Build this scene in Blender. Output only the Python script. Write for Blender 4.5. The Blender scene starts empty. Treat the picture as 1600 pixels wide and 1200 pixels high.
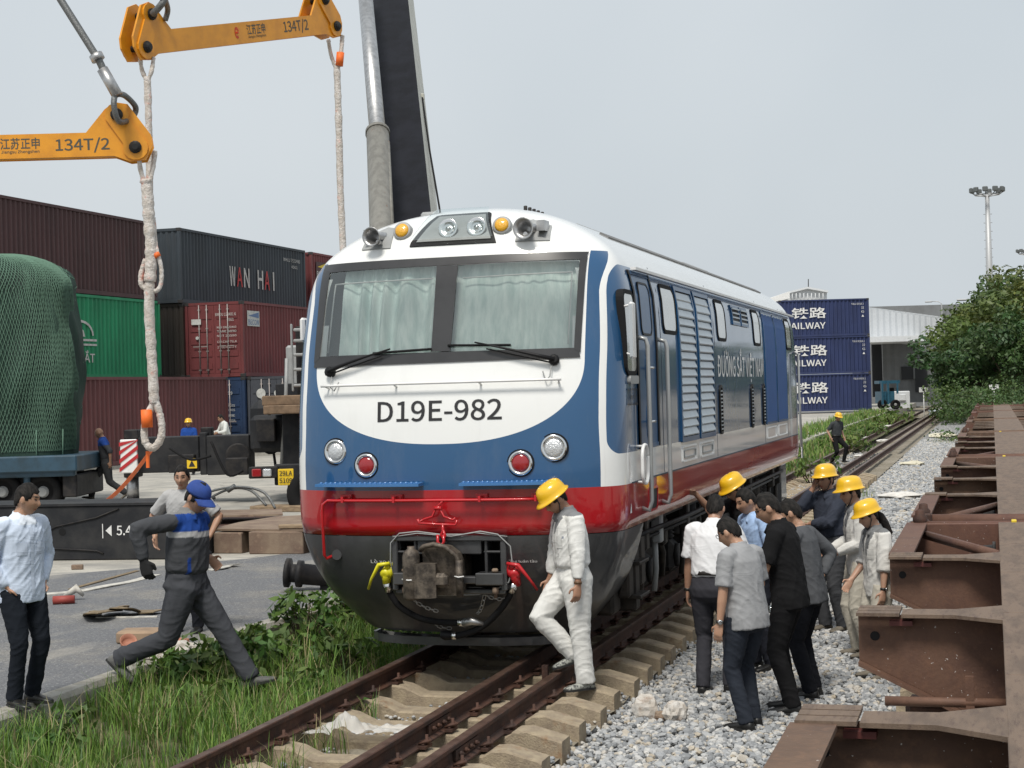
import bpy, bmesh, math, random, bisect
import numpy as np
from mathutils import Vector, Matrix, noise, Quaternion
PI = math.pi
SC = bpy.context.scene
COL = SC.collection
rnd = random.Random(7)

# ------------------------------------------------------------------ camera
F_PX, YAW, ROLL, PITCH, CAM_H = 2600.0, math.atan2(750, 2600), 0.028, 0.004, 2.3
fw = Vector((-math.sin(YAW)*math.cos(PITCH), math.cos(YAW)*math.cos(PITCH), math.sin(PITCH)))
rt = Vector((math.cos(YAW), math.sin(YAW), 0)); up = rt.cross(fw)
r2 = rt*math.cos(ROLL) - up*math.sin(ROLL); u2 = up*math.cos(ROLL) + rt*math.sin(ROLL)
CAM_P = Vector((0, 0, CAM_H))
cam_d = bpy.data.cameras.new('camera'); cam = bpy.data.objects.new('camera', cam_d); COL.objects.link(cam)
cam.matrix_world = Matrix(((r2.x, u2.x, -fw.x, 0), (r2.y, u2.y, -fw.y, 0), (r2.z, u2.z, -fw.z, CAM_H), (0, 0, 0, 1)))
cam_d.sensor_width = 36.0; cam_d.lens = 36.0*F_PX/1600; cam_d.clip_start = 0.1; cam_d.clip_end = 3000
SC.camera = cam

# ------------------------------------------------------------------ sky, sun, exposure
SUN_EL, SUN_AZ = math.radians(58), math.radians(180)      # azimuth clockwise from +Y: the sun stands behind the camera, to the left
wd = bpy.data.worlds.new('World'); SC.world = wd; wd.use_nodes = True
wn = wd.node_tree; wn.nodes.clear()
sk = wn.nodes.new('ShaderNodeTexSky'); sk.sky_type = 'NISHITA'; sk.sun_disc = False
sk.sun_elevation = SUN_EL; sk.sun_rotation = SUN_AZ; sk.air_density = 1.5; sk.dust_density = 6.0; sk.ozone_density = 1.0
tc = wn.nodes.new('ShaderNodeTexCoord')
cn = wn.nodes.new('ShaderNodeTexNoise'); cn.inputs['Scale'].default_value = 2.2; cn.inputs['Detail'].default_value = 4
wn.links.new(tc.outputs['Generated'], cn.inputs['Vector'])
cr = wn.nodes.new('ShaderNodeValToRGB')
cr.color_ramp.elements[0].position = 0.3; cr.color_ramp.elements[0].color = (5.6, 6.15, 6.6, 1)
cr.color_ramp.elements[1].position = 0.75; cr.color_ramp.elements[1].color = (6.9, 7.3, 7.6, 1)
wn.links.new(cn.outputs['Fac'], cr.inputs['Fac'])
mx = wn.nodes.new('ShaderNodeMix'); mx.data_type = 'RGBA'; mx.inputs[0].default_value = 0.9     # overcast veil over the sky
wn.links.new(sk.outputs[0], mx.inputs[6]); wn.links.new(cr.outputs[0], mx.inputs[7])
bg = wn.nodes.new('ShaderNodeBackground'); bg.inputs['Strength'].default_value = 0.1
wo = wn.nodes.new('ShaderNodeOutputWorld')
wn.links.new(mx.outputs[2], bg.inputs['Color']); wn.links.new(bg.outputs[0], wo.inputs['Surface'])
sun_d = bpy.data.lights.new('sun', 'SUN'); sun_d.energy = 2.9; sun_d.angle = math.radians(15); sun_d.color = (1.0, 0.95, 0.87)
sun = bpy.data.objects.new('sun', sun_d); COL.objects.link(sun)
sdir = Vector((math.sin(SUN_AZ)*math.cos(SUN_EL), math.cos(SUN_AZ)*math.cos(SUN_EL), math.sin(SUN_EL)))
sun.rotation_euler = sdir.to_track_quat('Z', 'Y').to_euler()
SC.view_settings.view_transform = 'Standard'; SC.view_settings.look = 'None'
SC.view_settings.exposure = 0.14; SC.view_settings.gamma = 1.0; SC.view_settings.use_curve_mapping = False
SC.cycles.use_denoising = True
SC.cycles.max_bounces = 6; SC.cycles.transparent_max_bounces = 12; SC.cycles.caustics_reflective = False; SC.cycles.caustics_refractive = False

# ------------------------------------------------------------------ placing helpers
def ray(x, y): return r2*((x-800)/F_PX) - u2*((y-600)/F_PX) + fw
def onz(x, y, z=0.0):
    d = ray(x, y); return CAM_P + d*((z-CAM_H)/d.z)
def onx(x, y, X):
    d = ray(x, y); return CAM_P + d*(X/d.x)
def ony(x, y, Y):
    d = ray(x, y); return CAM_P + d*(Y/d.y)
def atd(x, y, D): return CAM_P + ray(x, y)*D

# ------------------------------------------------------------------ node expression helper
class Ex:
    def __init__(s, nt, sock): s.nt = nt; s.k = sock
    def _op(s, op, o=None, o2=None, rev=False, clamp=False):
        n = s.nt.nodes.new('ShaderNodeMath'); n.operation = op; n.use_clamp = clamp
        args = [s, o, o2]
        if rev: args = [o, s, o2]
        for i, a in enumerate(args):
            if a is None: continue
            if isinstance(a, Ex): s.nt.links.new(a.k, n.inputs[i])
            else: n.inputs[i].default_value = float(a)
        return Ex(s.nt, n.outputs[0])
    def __add__(s, o): return s._op('ADD', o)
    __radd__ = __add__
    def __sub__(s, o): return s._op('SUBTRACT', o)
    def __rsub__(s, o): return s._op('SUBTRACT', o, rev=True)
    def __mul__(s, o): return s._op('MULTIPLY', o)
    __rmul__ = __mul__
    def __truediv__(s, o): return s._op('DIVIDE', o)
    def __pow__(s, o): return s._op('POWER', o)
    def abs(s): return s._op('ABSOLUTE')
    def min(s, o): return s._op('MINIMUM', o)
    def max(s, o): return s._op('MAXIMUM', o)
    def gt(s, o): return s._op('GREATER_THAN', o)
    def lt(s, o): return s._op('LESS_THAN', o)
    def sqrt(s): return s._op('SQRT')
    def clamp(s): return s._op('ADD', 0.0, clamp=True)
    def ramp(s, a, b): return ((s-a)*(1.0/(b-a))).clamp()

MATS = {}
def _new(name):
    m = bpy.data.materials.new(name); m.use_nodes = True; nt = m.node_tree; nt.nodes.clear()
    out = nt.nodes.new('ShaderNodeOutputMaterial'); p = nt.nodes.new('ShaderNodeBsdfPrincipled')
    nt.links.new(p.outputs[0], out.inputs[0]); MATS[name] = m
    return m, nt, p
def c4(c): return (c[0], c[1], c[2], 1.0)
def mixc(nt, fac, a, b, mode='MIX'):
    n = nt.nodes.new('ShaderNodeMix'); n.data_type = 'RGBA'; n.blend_type = mode
    for v, i in ((fac, 0), (a, 6), (b, 7)):
        if isinstance(v, Ex): nt.links.new(v.k, n.inputs[i])
        elif hasattr(v, 'is_linked'): nt.links.new(v, n.inputs[i])
        elif i == 0: n.inputs[0].default_value = v
        else: n.inputs[i].default_value = c4(v)
    return n.outputs[2]
def coords(nt, kind='Object', sc=(1, 1, 1)):
    t = nt.nodes.new('ShaderNodeTexCoord'); mp = nt.nodes.new('ShaderNodeMapping'); mp.inputs['Scale'].default_value = sc
    nt.links.new(t.outputs[kind], mp.inputs[0]); return mp.outputs[0]
def world_pos(nt, sc=(1, 1, 1)):
    g = nt.nodes.new('ShaderNodeNewGeometry'); mp = nt.nodes.new('ShaderNodeMapping'); mp.inputs['Scale'].default_value = sc
    nt.links.new(g.outputs['Position'], mp.inputs[0]); return mp.outputs[0]
def ntex(nt, vec, scale, detail=4, rough=0.6):
    n = nt.nodes.new('ShaderNodeTexNoise'); n.inputs['Scale'].default_value = scale; n.inputs['Detail'].default_value = detail
    n.inputs['Roughness'].default_value = rough; nt.links.new(vec, n.inputs['Vector']); return Ex(nt, n.outputs['Fac'])
def bump(nt, p, h, strength, dist=0.01):
    b = nt.nodes.new('ShaderNodeBump'); b.inputs['Strength'].default_value = strength; b.inputs['Distance'].default_value = dist
    nt.links.new(h.k, b.inputs['Height']); nt.links.new(b.outputs[0], p.inputs['Normal'])
def mat(name, col, rough=0.6, metal=0.0, var=0.0, vscale=6.0, col2=None, lo=0.42, hi=0.62, bmp=0.0, bscale=40.0, bdist=0.01,
        coat=0.0, spec=0.5, col3=None, s3=3.0, lo3=0.55, hi3=0.7, stretch=(1, 1, 1), kind='P', emit=None, sub=0.0):
    """procedural paint/metal/stone: base colour, a second patchy colour, a third stain colour, fine relief"""
    m, nt, p = _new(name)
    v = world_pos(nt, stretch) if kind == 'P' else coords(nt, 'Object', stretch)
    k = None
    if col2 is None and var > 0: col2 = tuple(max(0, c*(1-var)) for c in col)
    if col2 is not None:
        k = mixc(nt, ntex(nt, v, vscale, 6).ramp(lo, hi), col, col2)
    if col3 is not None:
        k = mixc(nt, ntex(nt, v, s3, 8, 0.7).ramp(lo3, hi3), k if k is not None else col, col3)
    if k is None: p.inputs['Base Color'].default_value = c4(col)
    else: nt.links.new(k, p.inputs['Base Color'])
    p.inputs['Roughness'].default_value = rough; p.inputs['Metallic'].default_value = metal
    p.inputs['Coat Weight'].default_value = coat; p.inputs['Coat Roughness'].default_value = 0.04
    p.inputs['Specular IOR Level'].default_value = spec
    if bmp > 0: bump(nt, p, ntex(nt, v, bscale, 5), bmp, bdist)
    return m
def glassy(name, tint=(0.8, 0.9, 0.87), trans=0.75, rough=0.02):
    m = bpy.data.materials.new(name); m.use_nodes = True; nt = m.node_tree; nt.nodes.clear()
    out = nt.nodes.new('ShaderNodeOutputMaterial'); t = nt.nodes.new('ShaderNodeBsdfTransparent'); g = nt.nodes.new('ShaderNodeBsdfGlossy')
    t.inputs[0].default_value = c4(tint); g.inputs['Roughness'].default_value = rough; g.inputs[0].default_value = (0.95, 1, 0.98, 1)
    f = nt.nodes.new('ShaderNodeFresnel'); f.inputs[0].default_value = 1.5
    x = nt.nodes.new('ShaderNodeMixShader'); e = Ex(nt, f.outputs[0])*(1.0)+(1-trans)
    nt.links.new(e.clamp().k, x.inputs[0]); nt.links.new(t.outputs[0], x.inputs[1]); nt.links.new(g.outputs[0], x.inputs[2])
    nt.links.new(x.outputs[0], out.inputs[0]); MATS[name] = m; return m

# ------------------------------------------------------------------ mesh builder
class MB:
    def __init__(s): s.v = []; s.f = []; s.sm = []
    def add(s, vs, fs, smooth=False):
        b = len(s.v); s.v.extend([tuple(p) for p in vs]); s.f.extend([tuple(i+b for i in f) for f in fs]); s.sm.extend([smooth]*len(fs)); return s
    def box(s, c, d, rot=None, M=None):
        x, y, z = d[0]/2, d[1]/2, d[2]/2
        vs = [Vector((sx*x, sy*y, sz*z)) for sx in (-1, 1) for sy in (-1, 1) for sz in (-1, 1)]
        if rot is not None:
            R = Matrix.Rotation(rot, 3, 'Z') if isinstance(rot, (int, float)) else rot
            vs = [R @ v for v in vs]
        vs = [v+Vector(c) for v in vs]
        if M is not None: vs = [M @ v for v in vs]
        return s.add(vs, [(0, 1, 3, 2), (4, 6, 7, 5), (0, 4, 5, 1), (2, 3, 7, 6), (0, 2, 6, 4), (1, 5, 7, 3)])
    def bbox(s, c, d, b=0.01, rot=None):
        """bevelled box"""
        x, y, z = d[0]/2, d[1]/2, d[2]/2; b = min(b, x*.9, y*.9, z*.9); vs = []; 
        for sx in (-1, 1):
            for sy in (-1, 1):
                for sz in (-1, 1):
                    vs += [Vector((sx*x, sy*(y-b), sz*(z-b))), Vector((sx*(x-b), sy*y, sz*(z-b))), Vector((sx*(x-b), sy*(y-b), sz*z))]
        bm = bmesh.new()
        for p in vs: bm.verts.new(p)
        bmesh.ops.convex_hull(bm, input=bm.verts); bm.verts.index_update()
        bm.normal_update()
        R = None
        if rot is not None: R = Matrix.Rotation(rot, 3, 'Z') if isinstance(rot, (int, float)) else rot
        pv = [(R @ v.co if R is not None else v.co)+Vector(c) for v in bm.verts]
        fs = [tuple(v.index for v in f.verts) for f in bm.faces]; bm.free()
        return s.add(pv, fs)
    def loft(s, rings, caps=True, closed=True, smooth=True):
        n = len(rings[0]); vs = [p for r in rings for p in r]; fs = []
        for i in range(len(rings)-1):
            for j in range(n if closed else n-1):
                a, b = i*n+j, i*n+(j+1) % n; fs.append((a, b, b+n, a+n))
        s.add(vs, fs, smooth)
        if caps and closed:
            b = len(s.v)-len(vs); s.f.append(tuple(b+i for i in reversed(range(n)))); s.f.append(tuple(b+len(vs)-n+i for i in range(n))); s.sm += [False, False]
        return s
    def tube(s, pts, r, n=8, caps=True, smooth=True):
        pts = [Vector(p) for p in pts]; rr = r if isinstance(r, (list, tuple)) else [r]*len(pts)
        rings = []; prev = None
        for i, p in enumerate(pts):
            t = (pts[min(i+1, len(pts)-1)]-pts[max(i-1, 0)])
            t = t.normalized() if t.length > 1e-9 else Vector((0, 0, 1))
            if prev is None:
                a = Vector((0, 0, 1)) if abs(t.z) < 0.9 else Vector((1, 0, 0)); x = t.cross(a).normalized()
            else:
                x = (prev-t*prev.dot(t)); x = x.normalized() if x.length > 1e-6 else t.orthogonal().normalized()
            prev = x; y = t.cross(x)
            rings.append([p+(x*math.cos(2*PI*k/n)+y*math.sin(2*PI*k/n))*rr[i] for k in range(n)])
        return s.loft(rings, caps, True, smooth)
    def lathe(s, o, ax, prof, n=20, smooth=True):
        """prof: list of (distance along ax, radius)"""
        o = Vector(o); ax = Vector(ax).normalized(); x = ax.orthogonal().normalized(); y = ax.cross(x)
        rings = [[o+ax*d+(x*math.cos(2*PI*k/n)+y*math.sin(2*PI*k/n))*max(r, 1e-4) for k in range(n)] for d, r in prof]
        return s.loft(rings, True, True, smooth)
    def prism(s, poly, d):
        """closed planar polygon (list of 3d points) extruded by vector d"""
        d = Vector(d); poly = [Vector(p) for p in poly]; n = len(poly)
        vs = poly+[p+d for p in poly]
        fs = [tuple(reversed(range(n))), tuple(range(n, 2*n))]+[(i, (i+1) % n, (i+1) % n+n, i+n) for i in range(n)]
        return s.add(vs, fs)
    def grid(s, fn, us, vs_, smooth=True, flip=False):
        n = len(vs_); P = [fn(a, b) for a in us for b in vs_]; fs = []
        for i in range(len(us)-1):
            for j in range(n-1):
                q = (i*n+j, (i+1)*n+j, (i+1)*n+j+1, i*n+j+1); fs.append(q[::-1] if flip else q)
        return s.add(P, fs, smooth)
    def build(s, name, m, parent=None, loc=None, rotz=0.0, fix=True):
        me = bpy.data.meshes.new(name); me.from_pydata(s.v, [], s.f); 
        me.polygons.foreach_set('use_smooth', s.sm)
        if fix:
            bm = bmesh.new(); bm.from_mesh(me); bmesh.ops.recalc_face_normals(bm, faces=bm.faces); bm.to_mesh(me); bm.free()
        me.update()
        ms = m if isinstance(m, (list, tuple)) else [m]
        for q in ms: me.materials.append(MATS[q] if isinstance(q, str) else q)
        o = bpy.data.objects.new(name, me); COL.objects.link(o)
        if parent is not None: o.parent = parent
        if loc is not None: o.location = loc
        o.rotation_euler[2] = rotz
        return o
def empty(name, loc=(0, 0, 0), rz=0.0):
    o = bpy.data.objects.new(name, None); COL.objects.link(o); o.location = loc; o.rotation_euler[2] = rz; o.empty_display_size = 0.2; return o
def tag(o, label=None, cat=None, group=None, kind=None):
    if label: o['label'] = label
    if cat: o['category'] = cat
    if group: o['group'] = group
    if kind: o['kind'] = kind
    return o
def copy_tree(o, parent=None):
    c = o.copy(); COL.objects.link(c); c.parent = parent
    for ch in o.children: copy_tree(ch, c)
    return c
def link_mesh(name, me, parent, loc=(0, 0, 0), rz=0.0):
    o = bpy.data.objects.new(name, me); COL.objects.link(o); o.parent = parent; o.location = loc; o.rotation_euler[2] = rz; return o
try: FONT = bpy.data.fonts.load(bpy.utils.system_resource('DATAFILES', path='fonts')+'/Noto Sans CJK Regular.woff2')      # Blender's own interface font
except Exception: FONT = None
def text_mesh(body, w=None, h=None, ext=0.0, sp=1.0, bold=0.0):
    """flat text: list of verts (x right, y up) centred, faces; scaled to w x h if given"""
    cu = bpy.data.curves.new('t', 'FONT'); cu.body = body; cu.align_x = 'CENTER'; cu.align_y = 'CENTER'; cu.space_character = sp; cu.resolution_u = 4
    if FONT: cu.font = FONT
    cu.offset = min(bold, .005)
    ob = bpy.data.objects.new('t', cu); me = ob.to_mesh()
    vs = [v.co.copy() for v in me.vertices]; fs = [tuple(p.vertices) for p in me.polygons]
    ob.to_mesh_clear(); bpy.data.objects.remove(ob); bpy.data.curves.remove(cu)
    if not vs: return [], []
    x0, x1 = min(v.x for v in vs), max(v.x for v in vs); y0, y1 = min(v.y for v in vs), max(v.y for v in vs)
    sx = w/(x1-x0) if w else None; sy = h/(y1-y0) if h else None
    sx = sx or sy or 1; sy = sy or sx
    return [((v.x-(x0+x1)/2)*sx, (v.y-(y0+y1)/2)*sy) for v in vs], fs
def put_text(name, body, o, xd, yd, w, h, m, parent, sp=1.0, bold=0.0):
    vs, fs = text_mesh(body, w, h, sp=sp, bold=bold); o = Vector(o); xd = Vector(xd).normalized(); yd = Vector(yd).normalized()
    mb = MB(); mb.add([o+xd*a+yd*b for a, b in vs], fs); return mb.build(name, m, parent, fix=False)
def interp(tab, z):
    xs = [a for a, _ in tab]; ys = [b for _, b in tab]; return float(np.interp(z, xs, ys))
def smooth_interp(tab):
    """monotone-ish cubic through (x, y) pairs"""
    xs = np.array([a for a, _ in tab], float); ys = np.array([b for _, b in tab], float)
    d = np.diff(ys)/np.diff(xs); m = np.zeros_like(ys); m[1:-1] = np.where(d[:-1]*d[1:] > 0, 2*d[:-1]*d[1:]/(d[:-1]+d[1:]+1e-12), 0); m[0] = d[0]; m[-1] = d[-1]
    xs, ys, m = xs.tolist(), ys.tolist(), m.tolist()
    def f(x):
        x = min(max(float(x), xs[0]), xs[-1]); i = min(max(bisect.bisect_left(xs, x)-1, 0), len(xs)-2); h = xs[i+1]-xs[i]; t = (x-xs[i])/h
        return float((2*t**3-3*t**2+1)*ys[i]+(t**3-2*t*t+t)*h*m[i]+(-2*t**3+3*t*t)*ys[i+1]+(t**3-t*t)*h*m[i+1])
    return f

# ------------------------------------------------------------------ shared materials
mat('steel_rust', (0.085, 0.040, 0.027), 0.75, 0.2, col2=(0.045, 0.026, 0.021), vscale=5, col3=(0.13, 0.06, 0.035), s3=9, bmp=0.4, bscale=60)
mat('rail_top', (0.16, 0.10, 0.075), 0.45, 0.6, col2=(0.09, 0.05, 0.035), vscale=8)
mat('concrete_sleeper', (0.36, 0.295, 0.205), 0.92, col2=(0.25, 0.20, 0.145), vscale=11, lo=.38, hi=.66, col3=(0.22, 0.115, 0.05), s3=4, lo3=0.58, hi3=0.74, bmp=0.8, bscale=70, bdist=.012)
mat('dark_metal', (0.016, 0.016, 0.018), 0.6, 0.0, spec=.25, col2=(0.035, 0.032, 0.03), vscale=6, bmp=0.15)
mat('grease_metal', (0.055, 0.047, 0.04), 0.55, 0.5, col2=(0.03, 0.027, 0.025), vscale=10, bmp=0.3)
mat('black', (0.008, 0.008, 0.009), 0.5, spec=.25)
mat('rubber', (0.012, 0.012, 0.013), 0.8, spec=.2, bmp=0.2, bscale=80)
mat('chrome', (0.72, 0.72, 0.71), 0.16, 1.0)
mat('zinc', (0.5, 0.5, 0.5), 0.38, 0.9, var=0.25)
mat('white_paint', (0.78, 0.78, 0.77), 0.4, var=0.08)
mat('grey_paint', (0.33, 0.34, 0.34), 0.45, var=0.15)
mat('text_white', (0.75, 0.75, 0.74), 0.6, var=0.15, vscale=20)
mat('text_black', (0.02, 0.02, 0.022), 0.5)
mat('timber', (0.30, 0.22, 0.14), 0.85, col2=(0.2, 0.14, 0.09), vscale=7, bmp=0.4, stretch=(1, 1, 4))
mat('rust_block', (0.235, 0.175, 0.125), 0.85, col2=(0.15, 0.10, 0.075), vscale=3, col3=(0.28, 0.2, 0.14), s3=6, bmp=0.4)
# ================================================================== SETTING
# ---- ground sheet to the horizon
m, nt, p = _new('dirt_ground'); v = world_pos(nt)
k = mixc(nt, ntex(nt, v, 0.6, 8).ramp(0.35, 0.7), (0.20, 0.175, 0.13), (0.30, 0.27, 0.22))
k = mixc(nt, ntex(nt, v, 14, 6).ramp(0.5, 0.75), k, (0.12, 0.10, 0.075)); nt.links.new(k, p.inputs['Base Color'])
p.inputs['Roughness'].default_value = 0.95; bump(nt, p, ntex(nt, v, 25, 8), 0.6, 0.03)
mb = MB(); mb.add([(-900, -60, -0.52), (900, -60, -0.52), (900, 1800, -0.52), (-900, 1800, -0.52)], [(0, 1, 2, 3)])
tag(mb.build('ground', 'dirt_ground'), kind='structure')
# ---- yard slab: worn concrete, dusty, with cracks and tyre stains
m, nt, p = _new('yard_concrete'); v = world_pos(nt)
big = ntex(nt, v, 0.16, 8, 0.65); mid = ntex(nt, v, 1.3, 8, 0.7); fine = ntex(nt, v, 38, 6, 0.75)
k = mixc(nt, big.ramp(0.38, 0.62), (0.36, 0.345, 0.31), (0.47, 0.445, 0.39))
k = mixc(nt, mid.ramp(0.45, 0.68)*.8, k, (0.225, 0.22, 0.205))
k = mixc(nt, ntex(nt, world_pos(nt, (0.25, 1.2, 1)), 1.1, 6).ramp(0.52, 0.66)*0.6, k, (0.20, 0.195, 0.19))
k = mixc(nt, fine.ramp(0.5, 0.7)*0.55, k, (0.17, 0.17, 0.165))
k = mixc(nt, ntex(nt, v, 90, 3).ramp(0.62, 0.7)*0.6, k, (0.5, 0.49, 0.46))
vo = nt.nodes.new('ShaderNodeTexVoronoi'); vo.feature = 'DISTANCE_TO_EDGE'; vo.inputs['Scale'].default_value = 0.22
nv = nt.nodes.new('ShaderNodeTexNoise'); nv.inputs['Scale'].default_value = 0.9; nv.inputs['Detail'].default_value = 6; nt.links.new(v, nv.inputs['Vector'])
va = nt.nodes.new('ShaderNodeVectorMath'); va.operation = 'ADD'; nt.links.new(v, va.inputs[0]); nt.links.new(nv.outputs['Color'], va.inputs[1]); nt.links.new(va.outputs[0], vo.inputs['Vector'])
k = mixc(nt, Ex(nt, vo.outputs['Distance']).lt(0.004)*0.5, k, (0.12, 0.115, 0.105)); nt.links.new(k, p.inputs['Base Color'])
p.inputs['Roughness'].default_value = 0.92; bump(nt, p, fine+mid*1.5, 0.35, 0.01)
mat('kerb_concrete', (0.34, 0.325, 0.29), 0.9, col2=(0.24, 0.225, 0.19), vscale=4, col3=(0.14, 0.14, 0.10), s3=6, bmp=0.5, bscale=30)
KX = -7.1
mb = MB(); mb.add([(-900, -60, 0), (KX-0.16, -60, 0), (KX-0.16, 1700, 0), (-900, 1700, 0), (KX-0.16, -60, -0.5), (KX-0.16, 1700, -0.5)], [(0, 1, 2, 3), (1, 4, 5, 2)])
tag(mb.build('yard_pavement', 'yard_concrete'), kind='structure')
m, nt, p = _new('asphalt'); v = world_pos(nt); fine = ntex(nt, v, 26, 9, .88); mid = ntex(nt, v, .7, 8, .7)
k = mixc(nt, mid.ramp(.50, .68), (0.155, 0.16, 0.17), (0.27, 0.255, 0.225)); k = mixc(nt, fine.ramp(.44, .60)*.85, k, (0.07, 0.072, 0.078)); k = mixc(nt, ntex(nt, v, 48, 3).ramp(.60, .68)*.75, k, (.48, .47, .45)); k = mixc(nt, ntex(nt, world_pos(nt, (1, .3, 1)), 1.6, 6).ramp(.58, .68)*.45, k, (.34, .32, .28)); nt.links.new(k, p.inputs['Base Color'])
p.inputs['Roughness'].default_value = .95; bump(nt, p, fine, .5, .01)
mb = MB(); mb.add([(-12.2, -20, .004), (KX-.16, -20, .004), (KX-.16, 24, .004), (-9.2, 24.5, .004), (-10.3, 21.8, .004), (-12.2, 19.6, .004), (-16, 18.8, .004), (-16, -20, .004)], [tuple(range(8))])
tag(mb.build('asphalt_strip', 'asphalt', fix=False), kind='structure')
kerb = empty('kerb'); tag(kerb, kind='structure')
for i in range(64):
    y0 = 6+i*1.0; r = random.Random(i*3+1); mb = MB(); L = 0.985
    prof = lambda y, e: [Vector((KX-0.155+e, y, -0.45)), Vector((KX+e, y, -0.45)), Vector((KX+0.01+e, y, -0.03+r.uniform(-.008, .008))), Vector((KX-0.02+e, y, 0.012+r.uniform(-.006, .006))), Vector((KX-0.155+e, y, 0.016))]
    rings = [prof(y0+L*t, r.uniform(-.008, .008)) for t in (0, .25, .5, .75, 1)]
    mb.loft(rings, smooth=False); mb.build('kerb_stone', 'kerb_concrete', kerb)

# ---- track: three rails (dual gauge) on concrete sleepers
RX = (-4.985, -3.915, -3.47); RZ = 0.0
track = empty('railway_track'); tag(track, 'dual gauge track with three rusty rails on concrete sleepers running under the locomotive', 'railway track')
prof = [(-.065, -.15), (.065, -.15), (.065, -.138), (.012, -.118), (.009, -.045), (.036, -.032), (.036, -.006), (.03, 0), (-.03, 0), (-.036, -.006), (-.036, -.032), (-.009, -.045), (-.012, -.118), (-.065, -.138)]
def rail_mesh(mb, x0, y0, y1, z=0.0):
    n = 14; rings = [[Vector((x0+a, y, z+b)) for a, b in prof] for y in (y0, y1)]; mb.loft(rings, smooth=False)
def rail_obj(x0, y0, y1, z, par):
    mb = MB(); rail_mesh(mb, x0, y0, y1, z); o = mb.build('rail', ['steel_rust', 'rail_top'], par)
    for q in o.data.polygons:
        if q.normal.z > 0.9 and q.center.z > z-0.02: q.material_index = 1
    return o
for x0 in RX: rail_obj(x0, 4, 150, 0, track)
SL0, SL1 = -5.42, -2.985
def sleeper_mesh():
    mb = MB(); rings = []
    T_ = [(0, -.20), (.14, -.15), (.55, -.15), (.64, -.165), (.78, -.228), (1.2, -.228), (1.36, -.16), (2.02, -.16), (2.08, -.122), (2.18, -.118), (2.435, -.185)]; tab = lambda t: interp(T_, t)
    for t in [a for a, _ in T_]:
        z = tab(t); x = SL0+t; w = .12
        rings.append([Vector((x, -w, -.46)), Vector((x, w, -.46)), Vector((x, w*.93, z-.014)), Vector((x, w*.83, z)), Vector((x, -w*.83, z)), Vector((x, -w*.93, z-.014))])
    mb.loft(rings, smooth=False); return mb
slp = sleeper_mesh().build('sleeper', 'concrete_sleeper', track); sme = slp.data
clip_mb = MB()
s = 1
clip_mb.box((s*.085, 0, -.135), (.06, .13, .022)); clip_mb.tube([(s*.05, -.03, -.118), (s*.10, -.05, -.095), (s*.125, -.0, -.10), (s*.10, .05, -.095), (s*.05, .03, -.118)], .011, 6)
clip_mb.lathe((s*.10, 0, -.125), (0, 0, 1), [(0, .022), (.035, .022), (.036, .012), (.07, .012)], 6)
clipo = clip_mb.build('rail_clip', 'steel_rust', track); cme = clipo.data
ys = [9.05+.6*i for i in range(60)]
r = random.Random(5); first = True; nclip = 0; late_clips = MB()
for y in ys:
    yy = y+r.uniform(-.03, .03)
    if first: slp.location = (0, yy, 0)
    else:
        o = link_mesh('sleeper', sme, track, (r.uniform(-.02, .02), yy, r.uniform(-.008, .006)), r.uniform(-.012, .012))
    for x0 in RX:
        if first and x0 == RX[0]: clipo.location = (x0, yy, 0); link_mesh('rail_clip', cme, track, (x0, yy, 0), PI)
        elif y < 24: link_mesh('rail_clip', cme, track, (x0, yy, 0)); link_mesh('rail_clip', cme, track, (x0, yy, 0), PI)
    first = False
# joint plates between middle and right rails, a wooden stake as in the picture
for (x0, yy) in ((RX[1], 11.35), (RX[2], 10.6)):
    mb = MB()
    for s in (-1, 1):
        mb.box((x0+s*.022, yy, -.08), (.02, .5, .07))
        for q in (-.17, -.06, .06, .17): mb.lathe((x0+s*.03, yy+q, -.08), (s, 0, 0), [(0, .019), (.02, .019), (.021, .01), (.035, .01)], 6)
    mb.build('joint_plate', 'steel_rust', track)
mb = MB(); mb.box((-3.70, 13.6, -.15), (.05, .05, .24)); mb.build('steel_stake', 'steel_rust', track)

# ---- trackbed fill and ballast
m, nt, p = _new('ballast_base'); v = world_pos(nt)
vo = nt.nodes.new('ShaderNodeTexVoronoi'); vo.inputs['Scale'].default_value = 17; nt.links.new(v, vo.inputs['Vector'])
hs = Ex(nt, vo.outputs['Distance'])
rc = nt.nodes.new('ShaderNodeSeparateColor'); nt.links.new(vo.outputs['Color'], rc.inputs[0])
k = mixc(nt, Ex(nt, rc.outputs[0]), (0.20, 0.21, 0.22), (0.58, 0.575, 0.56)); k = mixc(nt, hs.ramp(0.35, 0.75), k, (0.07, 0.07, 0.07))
k = mixc(nt, ntex(nt, v, 0.8, 5).ramp(0.5, 0.75)*0.35, k, (0.30, 0.27, 0.2)); nt.links.new(k, p.inputs['Base Color']); p.inputs['Roughness'].default_value = 0.9
bump(nt, p, 1-hs, 0.8, 0.03)
m, nt, p = _new('stone'); oi = nt.nodes.new('ShaderNodeObjectInfo'); rr_ = nt.nodes.new('ShaderNodeValToRGB'); v = coords(nt)
els = rr_.color_ramp.elements; els[0].color = (0.20, 0.21, 0.22, 1); els[1].position = 1.0; els[1].color = (0.62, 0.61, 0.58, 1)
for q, c in ((0.3, (0.32, 0.335, 0.35, 1)), (0.55, (0.40, 0.41, 0.415, 1)), (0.8, (0.54, 0.535, 0.52, 1)), (0.93, (0.44, 0.38, 0.29, 1))):
    e = els.new(q); e.color = c
nt.links.new(oi.outputs['Random'], rr_.inputs[0])
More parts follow.
